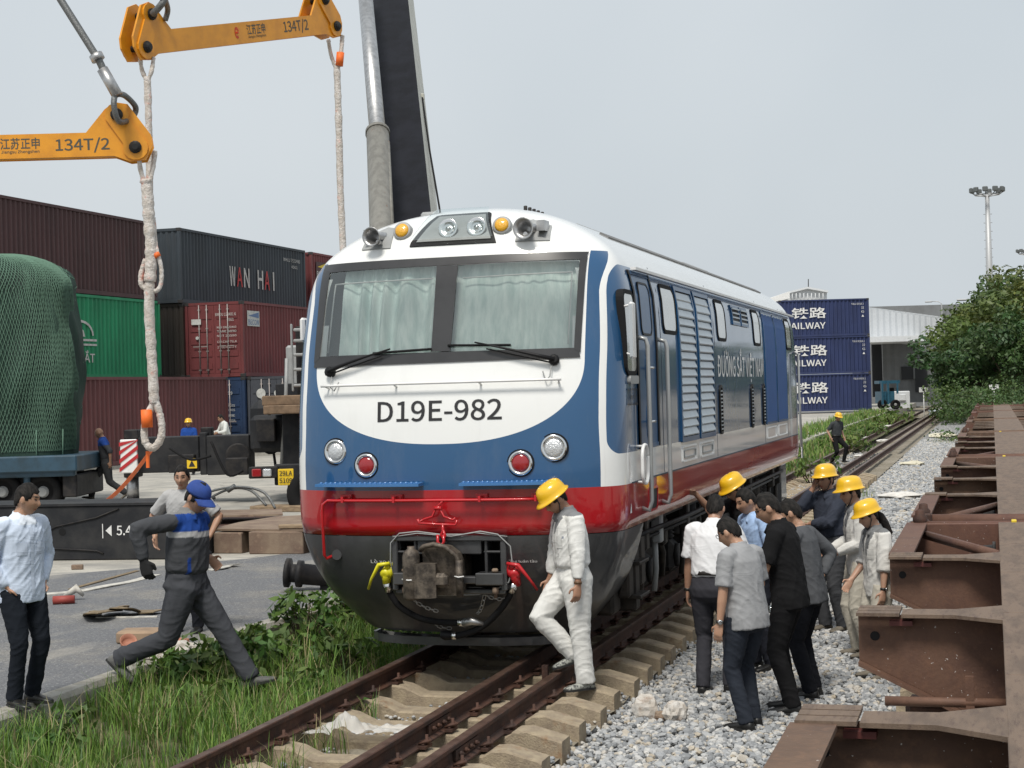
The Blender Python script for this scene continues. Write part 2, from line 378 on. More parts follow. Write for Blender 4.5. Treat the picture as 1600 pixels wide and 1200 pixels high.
k = mixc(nt, ntex(nt, v, 30, 5).ramp(0.4, 0.7)*0.4, rr_.outputs[0], (0.12, 0.12, 0.12)); nt.links.new(k, p.inputs['Base Color']); p.inputs['Roughness'].default_value = 0.85
def bed(name, x0, x1, y0, y1, z, m, nx=20, ny=120, amp=.02, edge=0.0):
    mb = MB(); 
    mb.grid(lambda a, b: (a, b, z+amp*noise.noise((a*1.7, b*1.7, 3))+amp*noise.noise((a*5, b*5, 9))), np.linspace(x0, x1, nx), np.linspace(y0, y1, ny))
    return mb.build(name, m, fix=False)
tag(bed('trackbed_dirt', -5.5, -3.0, 4, 60, -.30, 'dirt_ground', 24, 260, .03), kind='structure')
def stone_src(seed):
    r = random.Random(seed); bm = bmesh.new(); bmesh.ops.create_icosphere(bm, subdivisions=1 if seed < 3 else 1, radius=0.5)
    sx, sy, sz = 1.0, r.uniform(.65, .9), r.uniform(.5, .72)
    pl = [Vector((r.gauss(0, 1), r.gauss(0, 1), r.gauss(0, 1))).normalized() for _ in range(7)]
    for v in bm.verts:
        for n_ in pl:
            d = v.co.dot(n_)-.36
            if d > 0: v.co -= n_*d
        v.co = Vector((v.co.x*sx, v.co.y*sy, v.co.z*sz))
    me = bpy.data.meshes.new('stone_shape'); bm.to_mesh(me); bm.free(); me.materials.append(MATS['stone']); return me
STONES = [stone_src(i) for i in range(6)]
def scatter_stones(name, pts, sizes, seed):
    """instances of loose stones on a point cloud through geometry nodes"""
    me = bpy.data.meshes.new(name); me.from_pydata([tuple(p) for p in pts], [], [])
    a = me.attributes.new('size', 'FLOAT', 'POINT'); a.data.foreach_set('value', np.array(sizes, 'f'))
    o = bpy.data.objects.new(name, me); COL.objects.link(o)
    ng = bpy.data.node_groups.new(name, 'GeometryNodeTree'); ng.interface.new_socket('Geometry', in_out='INPUT', socket_type='NodeSocketGeometry'); ng.interface.new_socket('Geometry', in_out='OUTPUT', socket_type='NodeSocketGeometry')
    N = ng.nodes; gi = N.new('NodeGroupInput'); go = N.new('NodeGroupOutput'); ip = N.new('GeometryNodeInstanceOnPoints'); jn = N.new('GeometryNodeJoinGeometry')
    for s in STONE_OBJ:
        oi = N.new('GeometryNodeObjectInfo'); oi.inputs['Object'].default_value = s; oi.inputs['As Instance'].default_value = True; ng.links.new(oi.outputs['Geometry'], jn.inputs[0])
    ng.links.new(gi.outputs[0], ip.inputs['Points']); ng.links.new(jn.outputs[0], ip.inputs['Instance']); ip.inputs['Pick Instance'].default_value = True
    rv = N.new('FunctionNodeRandomValue'); rv.data_type = 'FLOAT_VECTOR'; rv.inputs[0].default_value = (-.6, -.6, 0); rv.inputs[1].default_value = (.6, .6, 6.28); ng.links.new(rv.outputs[0], ip.inputs['Rotation'])
    na = N.new('GeometryNodeInputNamedAttribute'); na.data_type = 'FLOAT'; na.inputs['Name'].default_value = 'size'; ng.links.new(na.outputs[0], ip.inputs['Scale'])
    ng.links.new(ip.outputs[0], go.inputs[0]); md = o.modifiers.new('scatter', 'NODES'); md.node_group = ng
    return o
STONE_OBJ = [bpy.data.objects.new('stone_shape', me) for me in STONES]
rs = np.random.RandomState(3)
def zone(x0, x1, y0, y1, dens, z, s0, s1, keep=None):
    n = int((x1-x0)*(y1-y0)*dens); P = np.column_stack([rs.uniform(x0, x1, n), rs.uniform(y0, y1, n), np.full(n, z)]); S = rs.uniform(s0, s1, n)*np.where(rs.rand(n) < .06, 1.6, 1.0)
    P[:, 2] += rs.uniform(-.012, .018, n)
    if keep is not None:
        q = keep(P); P, S = P[q], S[q]
    return P, S
tag(bed('ballast', -3.1, 6.0, 4, 160, -.375, 'ballast_base', 40, 700, .025), kind='structure')
A = [zone(-3.0, -0.2, 9.2, 19, 640, -.352, .046, .084), zone(-3.0, -0.2, 19, 30, 420, -.35, .052, .09), zone(-3.0, -0.3, 30, 75, 150, -.35, .07, .12), zone(-.2, 1.8, 8, 20, 300, -.355, .05, .08)]
# heaped against the sleeper ends
A.append(zone(-3.25, -2.85, 9.2, 28, 260, -.33, .04, .07))
o = scatter_stones('ballast_stones', np.vstack([a for a, _ in A]), np.concatenate([b for _, b in A]), 1); tag(o, 'loose grey crushed stone ballast beside the track', 'gravel', kind='stuff')
def between(P):
    q = np.abs(((P[:, 1]-9.05+.3) % .6)-.3) > .13
    nz = np.array([noise.noise((a*1.3, b*.7, 5)) for a, b, _ in P]); return q & (nz > -.05)
A = [zone(-3.86, -3.52, 9, 17, 420, -.27, .03, .06), zone(-4.9, -4.0, 9, 17, 190, -.28, .025, .055, between), zone(-3.42, -3.0, 9, 20, 300, -.29, .035, .06, lambda P: np.abs(((P[:, 1]-9.05+.3) % .6)-.3) > .12)]
A.append(zone(-4.9, -3.6, 27, 60, 60, -.26, .04, .08))
o = scatter_stones('trackbed_stones', np.vstack([a for a, _ in A]), np.concatenate([b for _, b in A]), 2); tag(o, 'loose stones scattered between the rails and sleepers', 'gravel', kind='stuff')

# ---- grass verge between kerb and left rail
m = bpy.data.materials.new('grass_blade'); m.use_nodes = True; nt = m.node_tree; nt.nodes.clear(); MATS['grass_blade'] = m
out = nt.nodes.new('ShaderNodeOutputMaterial'); at_ = nt.nodes.new('ShaderNodeAttribute'); at_.attribute_name = 'Col'
d_ = nt.nodes.new('ShaderNodeBsdfPrincipled'); d_.inputs['Roughness'].default_value = 0.6; t_ = nt.nodes.new('ShaderNodeBsdfTranslucent'); x_ = nt.nodes.new('ShaderNodeMixShader'); x_.inputs[0].default_value = 0.3
nt.links.new(at_.outputs['Color'], d_.inputs['Base Color']); nt.links.new(at_.outputs['Color'], t_.inputs[0]); nt.links.new(d_.outputs[0], x_.inputs[1]); nt.links.new(t_.outputs[0], x_.inputs[2]); nt.links.new(x_.outputs[0], out.inputs[0])
def col_mesh(name, V, Fq, C, m, parent=None, smooth=True):
    me = bpy.data.meshes.new(name); me.from_pydata(V.tolist() if hasattr(V, 'tolist') else V, [], Fq.tolist() if hasattr(Fq, 'tolist') else Fq)
    a = me.color_attributes.new('Col', 'FLOAT_COLOR', 'POINT'); a.data.foreach_set('color', np.column_stack([C, np.ones(len(C))]).astype('f').ravel())
    if smooth: me.polygons.foreach_set('use_smooth', [True]*len(me.polygons))
    me.materials.append(MATS[m] if isinstance(m, str) else m); o = bpy.data.objects.new(name, me); COL.objects.link(o)
    if parent is not None: o.parent = parent
    return o
def blades(base, hgt, wid, rs, cols, lean=0.55):
    """numpy: one bent tapering strip (3 segments) for each base point"""
    n = len(base); a = rs.uniform(0, 2*PI, n); d = np.column_stack([np.cos(a), np.sin(a), np.zeros(n)]); sdir_ = np.column_stack([-np.sin(a), np.cos(a), np.zeros(n)])
    ln = rs.uniform(.08, lean, n)*hgt; V = []; ts = (0, .4, .75, 1.0); ws = (1, .85, .55, .05)
    for t, w in zip(ts, ws):
        c = base+d*(ln*t**2)[:, None]+np.column_stack([np.zeros(n), np.zeros(n), hgt*(t-.22*t**3*(ln/np.maximum(hgt, 1e-6))*1.4)])
        V += [c-sdir_*(wid*w/2)[:, None], c+sdir_*(wid*w/2)[:, None]]
    V = np.stack(V, 1).reshape(-1, 3); i = np.arange(n)*8; Fq = np.concatenate([np.column_stack([i+2*k, i+2*k+1, i+2*k+3, i+2*k+2]) for k in range(3)])
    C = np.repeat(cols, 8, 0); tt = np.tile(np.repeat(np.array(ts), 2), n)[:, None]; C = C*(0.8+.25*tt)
    return V, Fq, C
def gcol(n, rs, dry=.2):
    A_ = np.array([[.105, .205, .032], [.15, .27, .042], [.20, .30, .06], [.075, .15, .036]]); c = A_[rs.randint(0, 4, n)]*rs.uniform(.8, 1.25, (n, 1))
    q = rs.rand(n) < dry; c[q] = np.array([.36, .31, .16])*rs.uniform(.7, 1.2, (q.sum(), 1)); return c
rs = np.random.RandomState(11)
def verge_z(x, y): return -.34+.1*np.clip((-5.35-x)/1.5, 0, 1)
Vs, Fs, Cs = [], [], []; off = 0
def addb(P, h, w, c, lean=.55):
    global off
    V, Fq, C = blades(P, h, w, rs, c, lean); Vs.append(V); Fs.append(Fq+off); Cs.append(C); off += len(V)
def grass_zone(x0, x1, y0, y1, dens, hlo, hhi, wlo, whi, thin=0.15, dry=.11):
    n = int((x1-x0)*(y1-y0)*dens); x = rs.uniform(x0, x1, n); y = rs.uniform(y0, y1, n)
    nz = np.array([noise.noise((a*1.1, b*1.1, 1.5))+.5*noise.noise((a*3.1, b*3.1, 4)) for a, b in zip(x, y)]); q = nz > thin-.55; x, y, nz = x[q], y[q], nz[q]
    h = rs.uniform(hlo, hhi, len(x))*(1+.55*np.clip(nz, -.6, .8)); addb(np.column_stack([x, y, verge_z(x, y)]), h, rs.uniform(wlo, whi, len(x)), gcol(len(x), rs, dry))
def tall_stalks():
    # arching seed-headed stalks in loose tufts
    for _ in range(95):
        cx, cy = rs.uniform(-6.95, -5.2), rs.uniform(8.6, 17.5); n = rs.randint(5, 16); a = rs.uniform(0, 2*PI, n); q = rs.rand(n)*.10; x = cx+np.cos(a)*q; y = cy+np.sin(a)*q
        addb(np.column_stack([x, y, verge_z(x, y)]), rs.uniform(.28, .52, n), rs.uniform(.007, .012, n), gcol(n, rs, .25), 1.15)
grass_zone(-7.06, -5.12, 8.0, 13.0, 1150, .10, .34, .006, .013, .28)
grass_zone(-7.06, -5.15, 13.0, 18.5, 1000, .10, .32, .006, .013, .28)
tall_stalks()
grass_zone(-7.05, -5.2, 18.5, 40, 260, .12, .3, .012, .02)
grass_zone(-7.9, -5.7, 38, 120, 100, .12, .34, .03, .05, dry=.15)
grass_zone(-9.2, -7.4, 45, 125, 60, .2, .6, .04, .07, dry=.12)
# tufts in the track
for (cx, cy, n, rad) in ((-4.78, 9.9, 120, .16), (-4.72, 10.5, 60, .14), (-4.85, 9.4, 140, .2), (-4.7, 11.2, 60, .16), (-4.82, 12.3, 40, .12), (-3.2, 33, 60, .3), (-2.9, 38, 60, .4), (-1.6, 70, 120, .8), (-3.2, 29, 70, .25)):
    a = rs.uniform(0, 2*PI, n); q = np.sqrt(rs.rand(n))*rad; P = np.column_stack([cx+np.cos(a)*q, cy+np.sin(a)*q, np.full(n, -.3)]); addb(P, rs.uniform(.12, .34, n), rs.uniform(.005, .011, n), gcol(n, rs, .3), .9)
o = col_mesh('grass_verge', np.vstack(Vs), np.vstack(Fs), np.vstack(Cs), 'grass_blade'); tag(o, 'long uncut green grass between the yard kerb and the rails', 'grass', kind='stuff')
mb = MB(); mb.grid(lambda a, b: (a, b, float(verge_z(a, b))+.03*noise.noise((a*2, b*2, 0))), np.linspace(KX, -5.1, 14), np.linspace(4, 125, 300))
mat('verge_soil', (0.07, 0.065, 0.035), 0.95, col2=(0.10, 0.10, 0.04), vscale=3, bmp=0.6, bscale=30)
tag(mb.build('verge', 'verge_soil', fix=False), kind='structure')
# ================================================================== LOCOMOTIVE
LX, LY, LL = -4.45, 13.2, 13.95
loco = empty('diesel_locomotive', (LX, LY, 0)); tag(loco, 'blue, white and red diesel locomotive standing on the track', 'locomotive')
YFs = smooth_interp([(.2, .42), (.35, .33), (.6, .16), (.85, .05), (1.1, 0), (1.6, 0), (2.1, .03), (2.5, .10), (3.0, .22), (3.45, .34), (3.6, .42), (3.75, .55), (3.86, .75), (3.94, 1.1), (3.99, 1.7)])
WZs = smooth_interp([(.2, .92), (.35, 1.1), (.6, 1.28), (.85, 1.39), (1.1, 1.455), (1.3, 1.48), (2.6, 1.48), (3.1, 1.46), (3.35, 1.40), (3.5, 1.31), (3.6, 1.2), (3.7, 1.05), (3.8, .86), (3.9, .58), (3.96, .35), (3.99, .02)])
AA, PW = .62, .72
def fy(u, z):
    s = min(abs(u)/WZs(z), 1)**(1/PW); th = math.asin(min(s, 1)); return YFs(z)+AA*(1-max(math.cos(th), 0)**PW)
def fp(u, z, off=0.0):
    """point on the front shell at lateral u, height z, pushed outward by off"""
    P = Vector((u, fy(u, z), z)); e = .01
    du = Vector((2*e, fy(u+e, z)-fy(u-e, z), 0)); dz = Vector((0, fy(u, z+e)-fy(u, z-e), 2*e)); n = du.cross(dz); n = n.normalized()
    if n.y > 0: n = -n
    return P+n*off
def fn(u, z): return (fp(u, z, 1)-fp(u, z, 0)).normalized()
def side_x(z): return WZs(z)

# livery: one glossy paint, colour by where on the shell it is
m, nt, p = _new('loco_livery'); tcn = nt.nodes.new('ShaderNodeTexCoord'); sx = nt.nodes.new('ShaderNodeSeparateXYZ'); nt.links.new(tcn.outputs['Object'], sx.inputs[0])
U = Ex(nt, sx.outputs[0]).abs(); Yc = Ex(nt, sx.outputs[1]); Z = Ex(nt, sx.outputs[2]); Yb = (Yc-LL/2).abs()*(-1)+LL/2      # distance from the nearer end
tz = Z-2.15
yrel = Yb-(tz+(tz*tz+.10).sqrt())*.128
BLUE, WHITE, RED = (0.011, 0.076, 0.19), (0.80, 0.81, 0.80), (0.37, 0.005, 0.010)
smile = ((U/1.2).abs()**2.3+(((Z-2.55)*(-1)).max(0)/.68)**2.3).lt(1.0)*(Z.gt(1.8))
tq_ = (Z-3.1).max(0)
thr = tq_*tq_*1.5+.22
front_white = smile*yrel.lt(.30)
roof_white = Z.gt(3.475)
# side frame: white from the corner line, with a rounded blue panel inside
qy = (yrel*(-1)+thr+.165).max(0); qz = ((Z-2.555).abs()-.685).max(0)
inner = (qy*qy+qz*qz).sqrt().lt(.12)
side_white = (yrel-thr).gt(0)*Z.gt(1.48)*(1-inner)
wmask = (front_white+roof_white+side_white).clamp()
k = mixc(nt, wmask, BLUE, WHITE); red = Z.lt(1.485); k = mixc(nt, red, k, RED); k = mixc(nt, Z.lt(1.105), k, (0.052, 0.053, 0.056))
v = coords(nt); dust = ntex(nt, coords(nt, 'Object', (1, 1, .35)), 2.2, 8, .7).ramp(.48, .8)*.14
k = mixc(nt, dust, k, (0.32, 0.30, 0.27))
streak = ntex(nt, coords(nt, 'Object', (9, 9, .5)), 1.6, 5, .7).ramp(.60, .78)*Z.ramp(3.3, 1.2)*.15; k = mixc(nt, streak, k, (0.20, 0.18, 0.155)); nt.links.new(k, p.inputs['Base Color'])
p.inputs['Roughness'].default_value = .38; p.inputs['Specular IOR Level'].default_value = .25; p.inputs['Coat Weight'].default_value = 1.0; p.inputs['Coat IOR'].default_value = 1.6; nt.links.new((ntex(nt, v, 3, 6).ramp(.3, .8)*.09+.02).k, p.inputs['Coat Roughness'])
bump(nt, p, ntex(nt, v, 1.6, 3), .16, .02)
mat('skirt_grey', (0.052, 0.053, 0.056), .4, 0, var=.3, vscale=3, coat=.5, kind='O', bmp=.05, bscale=4)
mat('loco_blue', BLUE, .4, coat=.35, spec=.2, var=.1, kind='O'); mat('door_blue', (0.03, .10, .29), .55, spec=.12, var=.1, kind='O'); mat('loco_red', (0.48, 0.012, 0.018), .35, coat=.5); mat('loco_step', (0.05, 0.17, 0.40), .35, coat=.4)
mat('seam_dark', (.03, .04, .06), .6); mat('walkway_grey', (.16, .16, .16), .6, var=.3); mat('side_white', (.88, .88, .88), .45, coat=.4); mat('ws_frame', (0.03, 0.03, 0.032), .35, var=.25, coat=.3)
mat('lamp_amber', (0.75, 0.38, 0.01), .25, coat=.8, bmp=.6, bscale=90); mat('lamp_red', (0.30, 0.008, 0.012), .2, coat=1.0); mat('lamp_clear', (0.62, 0.64, 0.66), .2, .4, bmp=.8, bscale=70, coat=1)
mat('cast_steel', (0.15, 0.125, 0.10), .6, .5, col2=(.05, .042, .036), vscale=12, bmp=.5, bscale=60)
mat('yellow_valve', (0.68, 0.62, 0.02), .4, var=.1); mat('handrail_grey', (0.36, 0.37, 0.37), .35, .4)
mat('curtain', (0.86, 0.96, 0.92), .8, col2=(.56, .70, .67), vscale=2.4, lo=.38, hi=.66, stretch=(6, 6, .3)); mat('louvre_grey', (0.34, 0.41, 0.47), .4, coat=.4, var=.12)  # curtain: the darker upright streaks put the shading of its folds into the colour
glassy('windscreen_glass', (0.96, 1.0, 0.98), .88); glassy('headlight_glass', (.93, .97, .97), .9); mat('side_pane', (0.50, 0.49, 0.44), .15, coat=1.0, col2=(.36, .36, .33), vscale=5)

def ring(z, n=26):
    """half plan outline at height z: from the front centre round the corner to mid length"""
    W = WZs(z); R_ = []
    for i in range(n+1):
        th = PI/2*i/n; R_.append((W*max(math.sin(th), 0)**PW, YFs(z)+AA*(1-max(math.cos(th), 0)**PW)))
    y1 = R_[-1][1]
    for t in (.15, .35, .6, 1.0): R_.append((W, y1+(LL/2-y1)*t))
    return R_
zs = [1.105, 1.2, 1.3, 1.4, 1.485]+list(np.linspace(1.6, 2.5, 10))+list(np.linspace(2.56, 3.44, 16))+[3.5, 3.55, 3.6, 3.65, 3.7, 3.75, 3.8, 3.84, 3.88, 3.91, 3.94, 3.96, 3.98, 3.99]
mb = MB(); rings = []
for z in zs:
    h = ring(z); n = len(h); full = [(a, b) for a, b in h]+[(a, LL-b) for a, b in reversed(h[:-1])]; full += [(-a, b) for a, b in reversed(full[1:-1])]
    rings.append([Vector((a, b, z)) for a, b in full])
mb.loft(rings, caps=True)
body = mb.build('body', 'loco_livery', loco)
bm = bmesh.new(); bm.from_mesh(body.data)
kill = [f for f in bm.faces if 2.6 < f.calc_center_median().z < 3.4 and abs(f.calc_center_median().x) < 1.12 and f.calc_center_median().y < 1.2]
bmesh.ops.delete(bm, geom=kill, context='FACES'); bm.to_mesh(body.data); bm.free()
# front skirt below the red band
mb = MB(); rings = []
for z in (.24, .3, .36, .45, .55, .65, .75, .85, .95, 1.03, 1.1):
    h = [q for q in ring(z, 20)[:-4]]; h.append((h[-1][0], 1.25)); rings.append([Vector((-a, b, z)) for a, b in reversed(h)]+[Vector((a, b, z)) for a, b in h[1:]])
mb.loft(rings, caps=False, closed=False); mb.loft([[Vector((-1.2, 1.25, .4)), Vector((1.2, 1.25, .4))], [Vector((-1.4, 1.25, 1.1)), Vector((1.4, 1.25, 1.1))]], caps=False, closed=False)
sk_ = mb.build('front_skirt', 'skirt_grey', loco)
bm = bmesh.new(); bm.from_mesh(sk_.data)
bmesh.ops.delete(bm, geom=[f for f in bm.faces if .66 < f.calc_center_median().z < 1.1 and -.40 < f.calc_center_median().x < .52 and f.calc_center_median().y < .5], context='FACES'); bm.to_mesh(sk_.data); bm.free()
# bottom guard plate
mb = MB(); pl = [(math.copysign(abs(u), u), fy(u, .22)+.015) for u in np.linspace(-.9, .9, 21)]
mb.loft([[Vector((u, y-.06, z)) for u, y in pl]+[Vector((u, y+.10, z)) for u, y in reversed(pl)] for z in (.13, .20)], smooth=False); mb.build('guard_plate', 'skirt_grey', loco)

# windscreen: black surround, two panes, curtains behind, guides
def patch(name, us, zsv, off, m, parent, hole=None, thick=0.0):
    mb = MB(); mb.grid(lambda a, b: fp(a, b, off), us, zsv)
    return mb.build(name, m, parent, fix=False)
def shell_poly(name, poly, off, m, parent, thick=.012, sub=10):
    """a thin curved plate on the front: poly in (u, z), fanned and subdivided"""
    bm = bmesh.new(); vs = [bm.verts.new((u, 0, z)) for u, z in poly]; bm.faces.new(vs); bmesh.ops.triangulate(bm, faces=bm.faces)
    for _ in range(sub):
        ed = [e for e in bm.edges if e.calc_length() > .12]
        if not ed: break
        bmesh.ops.subdivide_edges(bm, edges=ed, cuts=1); bmesh.ops.triangulate(bm, faces=bm.faces)
    top = [(v.co.x, v.co.z) for v in bm.verts]; fs = [tuple(v.index for v in f.verts) for f in bm.faces] if bm.verts.index_update() is None else []
    bd = [(e.verts[0].index, e.verts[1].index) for e in bm.edges if e.is_boundary]; bm.free()
    A = [fp(u, z, off) for u, z in top]; B = [fp(u, z, off-thick) for u, z in top]; n = len(A)
    mb = MB(); mb.add(A+B, [f for f in fs]+[(a, b, b+n, a+n) for a, b in bd], False); return mb.build(name, m, parent)
PANES = (((-1.13, 3.385), (-.085, 3.385), (-.095, 2.645), (-1.165, 2.625)), ((.105, 3.375), (1.13, 3.40), (1.115, 2.63), (.075, 2.645)))
OUT = [(-1.22, 3.455), (1.19, 3.455), (1.165, 2.56), (-1.225, 2.545)]
def quad_uv(q, s, t): a = [q[0][i]*(1-s)+q[1][i]*s for i in (0, 1)]; b = [q[3][i]*(1-s)+q[2][i]*s for i in (0, 1)]; return (a[0]*(1-t)+b[0]*t, a[1]*(1-t)+b[1]*t)
ws = MB()
def strip(q, nu, nv, off): ws.grid(lambda s, t: fp(*quad_uv(q, s, t), off), np.linspace(0, 1, nu), np.linspace(0, 1, nv))
L_, R_ = PANES
strip((OUT[0], OUT[1], (OUT[1][0]-.02, 3.39), (OUT[0][0]+.01, 3.38)), 30, 3, .012); strip(((-1.21, 2.64), (1.15, 2.64), OUT[2], OUT[3]), 30, 3, .012)
strip(((-1.22, 3.42), L_[0], L_[3], (-1.225, 2.58)), 4, 14, .013); strip((L_[1], R_[0], R_[3], L_[2]), 5, 14, .013); strip((R_[1], (1.185, 3.42), (1.165, 2.6), R_[2]), 3, 14, .013)
wsf = ws.build('windscreen_frame', 'ws_frame', loco, fix=False)
for q in PANES:
    mb = MB(); mb.grid(lambda s, t: fp(*quad_uv(q, s, t), .006), np.linspace(0, 1, 20), np.linspace(0, 1, 14), flip=True); mb.build('windscreen_pane', 'windscreen_glass', loco, fix=False)
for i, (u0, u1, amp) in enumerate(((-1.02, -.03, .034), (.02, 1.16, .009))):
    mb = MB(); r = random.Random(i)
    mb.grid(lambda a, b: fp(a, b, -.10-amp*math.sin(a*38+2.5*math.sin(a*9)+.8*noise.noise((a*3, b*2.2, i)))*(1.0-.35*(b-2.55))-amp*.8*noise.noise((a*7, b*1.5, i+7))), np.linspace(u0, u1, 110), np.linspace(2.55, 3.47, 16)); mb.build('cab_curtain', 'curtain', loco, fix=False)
for s in (-1, 1):
    mb = MB(); mb.grid(lambda a, b: fp(s*1.17, b, -.03)+Vector((0, a, 0)), np.linspace(0, .7, 4), np.linspace(2.5, 3.46, 8)); mb.build('cab_lining', 'dark_metal', loco, fix=False)
mb = MB(); mb.box((0, 1.0, 3.0), (2.6, .02, .95)); mb.build('cab_bulkhead', 'dark_metal', loco)
mb = MB()
for q, us in ((PANES[0], (.05,)), (PANES[1], (.955,))):
    mb.tube([fp(*quad_uv(q, us[0], t), -.03) for t in np.linspace(.14, .93, 8)], .007, 5)
    mb.tube([fp(*quad_uv(q, s, .13), -.035) for s in np.linspace(.04, .96, 8)], .007, 5)
mb.build('curtain_rail', 'white_paint', loco)
# wipers
for (a, b, t0, t1) in (((-1.03, 2.50), (-.45, 2.67), (-.62, 2.645), (-.09, 2.665)), ((.96, 2.54), (.30, 2.70), (.055, 2.69), (.60, 2.675))):
    w = MB(); w.lathe(fp(a[0], a[1], 0), fn(*a), [(0, .045), (.05, .045), (.06, .025)], 10); w.tube([fp(a[0]+(b[0]-a[0])*t, a[1]+(b[1]-a[1])*t, .055+.02*math.sin(t*PI)) for t in np.linspace(0, 1, 6)], [.022, .018, .014, .011, .009, .008], 6)
    w.tube([fp(a[0]+(b[0]-a[0])*t, a[1]-.03+(b[1]-a[1])*t, .045) for t in np.linspace(.0, .85, 5)], .007, 5); wo_ = w.build('wiper', 'black', loco)
    q = MB(); q.tube([fp(t0[0]+(t1[0]-t0[0])*t, t0[1]+(t1[1]-t0[1])*t, .025) for t in np.linspace(0, 1, 7)], .011, 5); q.build('wiper_blade', 'rubber', wo_)
    q = MB(); sgn = math.copysign(1, a[0])
    q.tube([fp(a[0]-sgn*.02, a[1]-.04, .03), fp(a[0]-sgn*.03, a[1]-.14, .05), fp(a[0]-sgn*.06, a[1]-.17, .04), fp(a[0]-sgn*.09, a[1]-.09, .02)], .006, 5); q.build('washer_pipe', 'grey_paint', wo_)
# front grab bar
mb = MB(); mb.tube([fp(u, 2.37, .07) for u in np.linspace(-1.08, 1.02, 16)], .013, 6)
for u in (-1.05, -.4, .35, 1.0): mb.tube([fp(u, 2.37, .07), fp(u, 2.36, -.01)], .010, 5)
mb.build('grab_bar', 'white_paint', loco)
def front_text(name, body_t, uc, zc, w, h, m, off=.004, bold=0.0):
    vs, fs = text_mesh(body_t, w, h, bold=bold); mb = MB(); mb.add([fp(uc+a, zc+b, off) for a, b in vs], fs); return mb.build(name, m, loco, fix=False)
front_text('number_lettering', 'D19E-982', -.015, 2.15, 1.10, .175, 'text_black', bold=.004)
front_text('hose_lettering', 'Lò xo xả', -.56, .885, .22, .035, 'text_white'); front_text('hose_lettering', 'Ống luân tàu', .67, .885, .24, .035, 'text_white')
# roof headlight box
mb = MB(); hb = [(-.36, 3.565), (.42, 3.565), (.405, 3.60), (.29, 3.845), (.26, 3.86), (-.17, 3.855), (-.21, 3.845), (-.355, 3.60)]
hbo = shell_poly('headlight_housing', hb, .012, 'black', loco, .03)
hb2 = [(-.30, 3.595), (.37, 3.595), (.365, 3.61), (.255, 3.825), (-.165, 3.825)]
hg = shell_poly('headlight_back', hb2, .022, 'grey_paint', hbo, .012)
for u in (-.02, .235):
    o3 = fp(u, 3.69, .03); ax = Vector((0, -1, .25)).normalized(); mb = MB()
    mb.lathe(o3, ax, [(0, .075), (.03, .088), (.035, .082), (.012, .05), (.004, .018), (.03, .016), (.032, .002)], 20); mb.build('headlight_reflector', 'chrome', hbo)
shell_poly('headlight_lens', [(-.335, 3.582), (.395, 3.582), (.385, 3.605), (.275, 3.84), (-.19, 3.84)], .075, 'headlight_glass', hbo, .004)
for u in (-.455, .45):
    o3 = fp(u, 3.715, -.02); ax = (fn(u, 3.715)+Vector((0, -1.6, 0))).normalized(); mb = MB(); mb.lathe(o3, ax, [(-.05, .085), (.06, .085), (.075, .078), (.075, .062)], 20); l_ = mb.build('marker_lamp', 'grey_paint', loco)
    mb = MB(); mb.lathe(o3, ax, [(.05, .064), (.082, .062), (.094, .045), (.1, .01)], 18); mb.build('amber_lens', 'lamp_amber', l_)
for u, sc in ((-.66, .9), (.70, 1.0)):
    s = math.copysign(1, u); pp = shell_poly('horn_plate', [(u-s*.13*.9, 3.565), (u+s*.17, 3.565), (u+s*.15, 3.70), (u-s*.02, 3.765), (u-s*.11, 3.75)], .012, 'grey_paint', loco, .02)
    o3 = fp(u, 3.66, .02); ax = Vector((-.12, -1, -.03)).normalized(); mb = MB()
    mb.lathe(o3, ax, [(-.10, .05), (-.02, .05), (.0, .04), (.05, .035), (.10, .045), (.15, .07), (.185, .095*sc), (.19, .09*sc), (.15, .06), (.09, .03), (.05, .02)], 20); mb.build('horn', 'zinc', pp)
    mb = MB(); mb.box(fp(u+s*.09, 3.66, .05), (.07, .16, .09)); mb.lathe(fp(u-s*.02, 3.60, .03), (0, -1, .1), [(0, .02), (.06, .02)], 8); mb.build('horn_bracket', 'zinc', pp)
for u, z, rr, mm in ((-.97, 1.82, .094, 'lamp_clear'), (.965, 1.82, .098, 'lamp_clear'), (-.672, 1.70, .09, 'lamp_red'), (.69, 1.70, .092, 'lamp_red')):
    o3 = fp(u, z, -.02); ax = (fn(u, z)+Vector((0, -1.0, 0))).normalized(); mb = MB()
    mb.lathe(o3, ax, [(-.02, rr+.012), (.035, rr+.012), (.045, rr), (.035, rr-.018), (.02, rr-.02)], 26); l_ = mb.build('lamp_rim', 'chrome' if 1 else '', loco)
    mb = MB(); mb.lathe(o3, ax, [(-.03, rr+.026), (.024, rr+.024)], 26); mb.build('lamp_seat', 'black', l_)
    mb = MB(); mb.lathe(o3, ax, [(0, rr-.012), (.028, rr-.016), (.038, rr*.6), (.042, .008)], 22); mb.build('lamp_lens', mm, l_)
# tread steps above the red band
for u0, u1 in ((-1.09, -.155), (.195, 1.02)):
    mb = MB(); us = np.linspace(u0, u1, 14); rings = []
    for u in us: a, b = fp(u, 1.525, -.02), fp(u, 1.525, .13); rings.append([a+Vector((0, 0, .0)), b, b+Vector((0, 0, .022)), a+Vector((0, 0, .03))])
    mb.loft(rings, smooth=False)
    for u in np.linspace(u0+.03, u1-.03, 20): mb.lathe(fp(u, 1.545, .085), (0, 0, 1), [(0, .016), (.014, .012), (.018, .004)], 8)
    mb.build('tread_step', 'loco_step', loco)
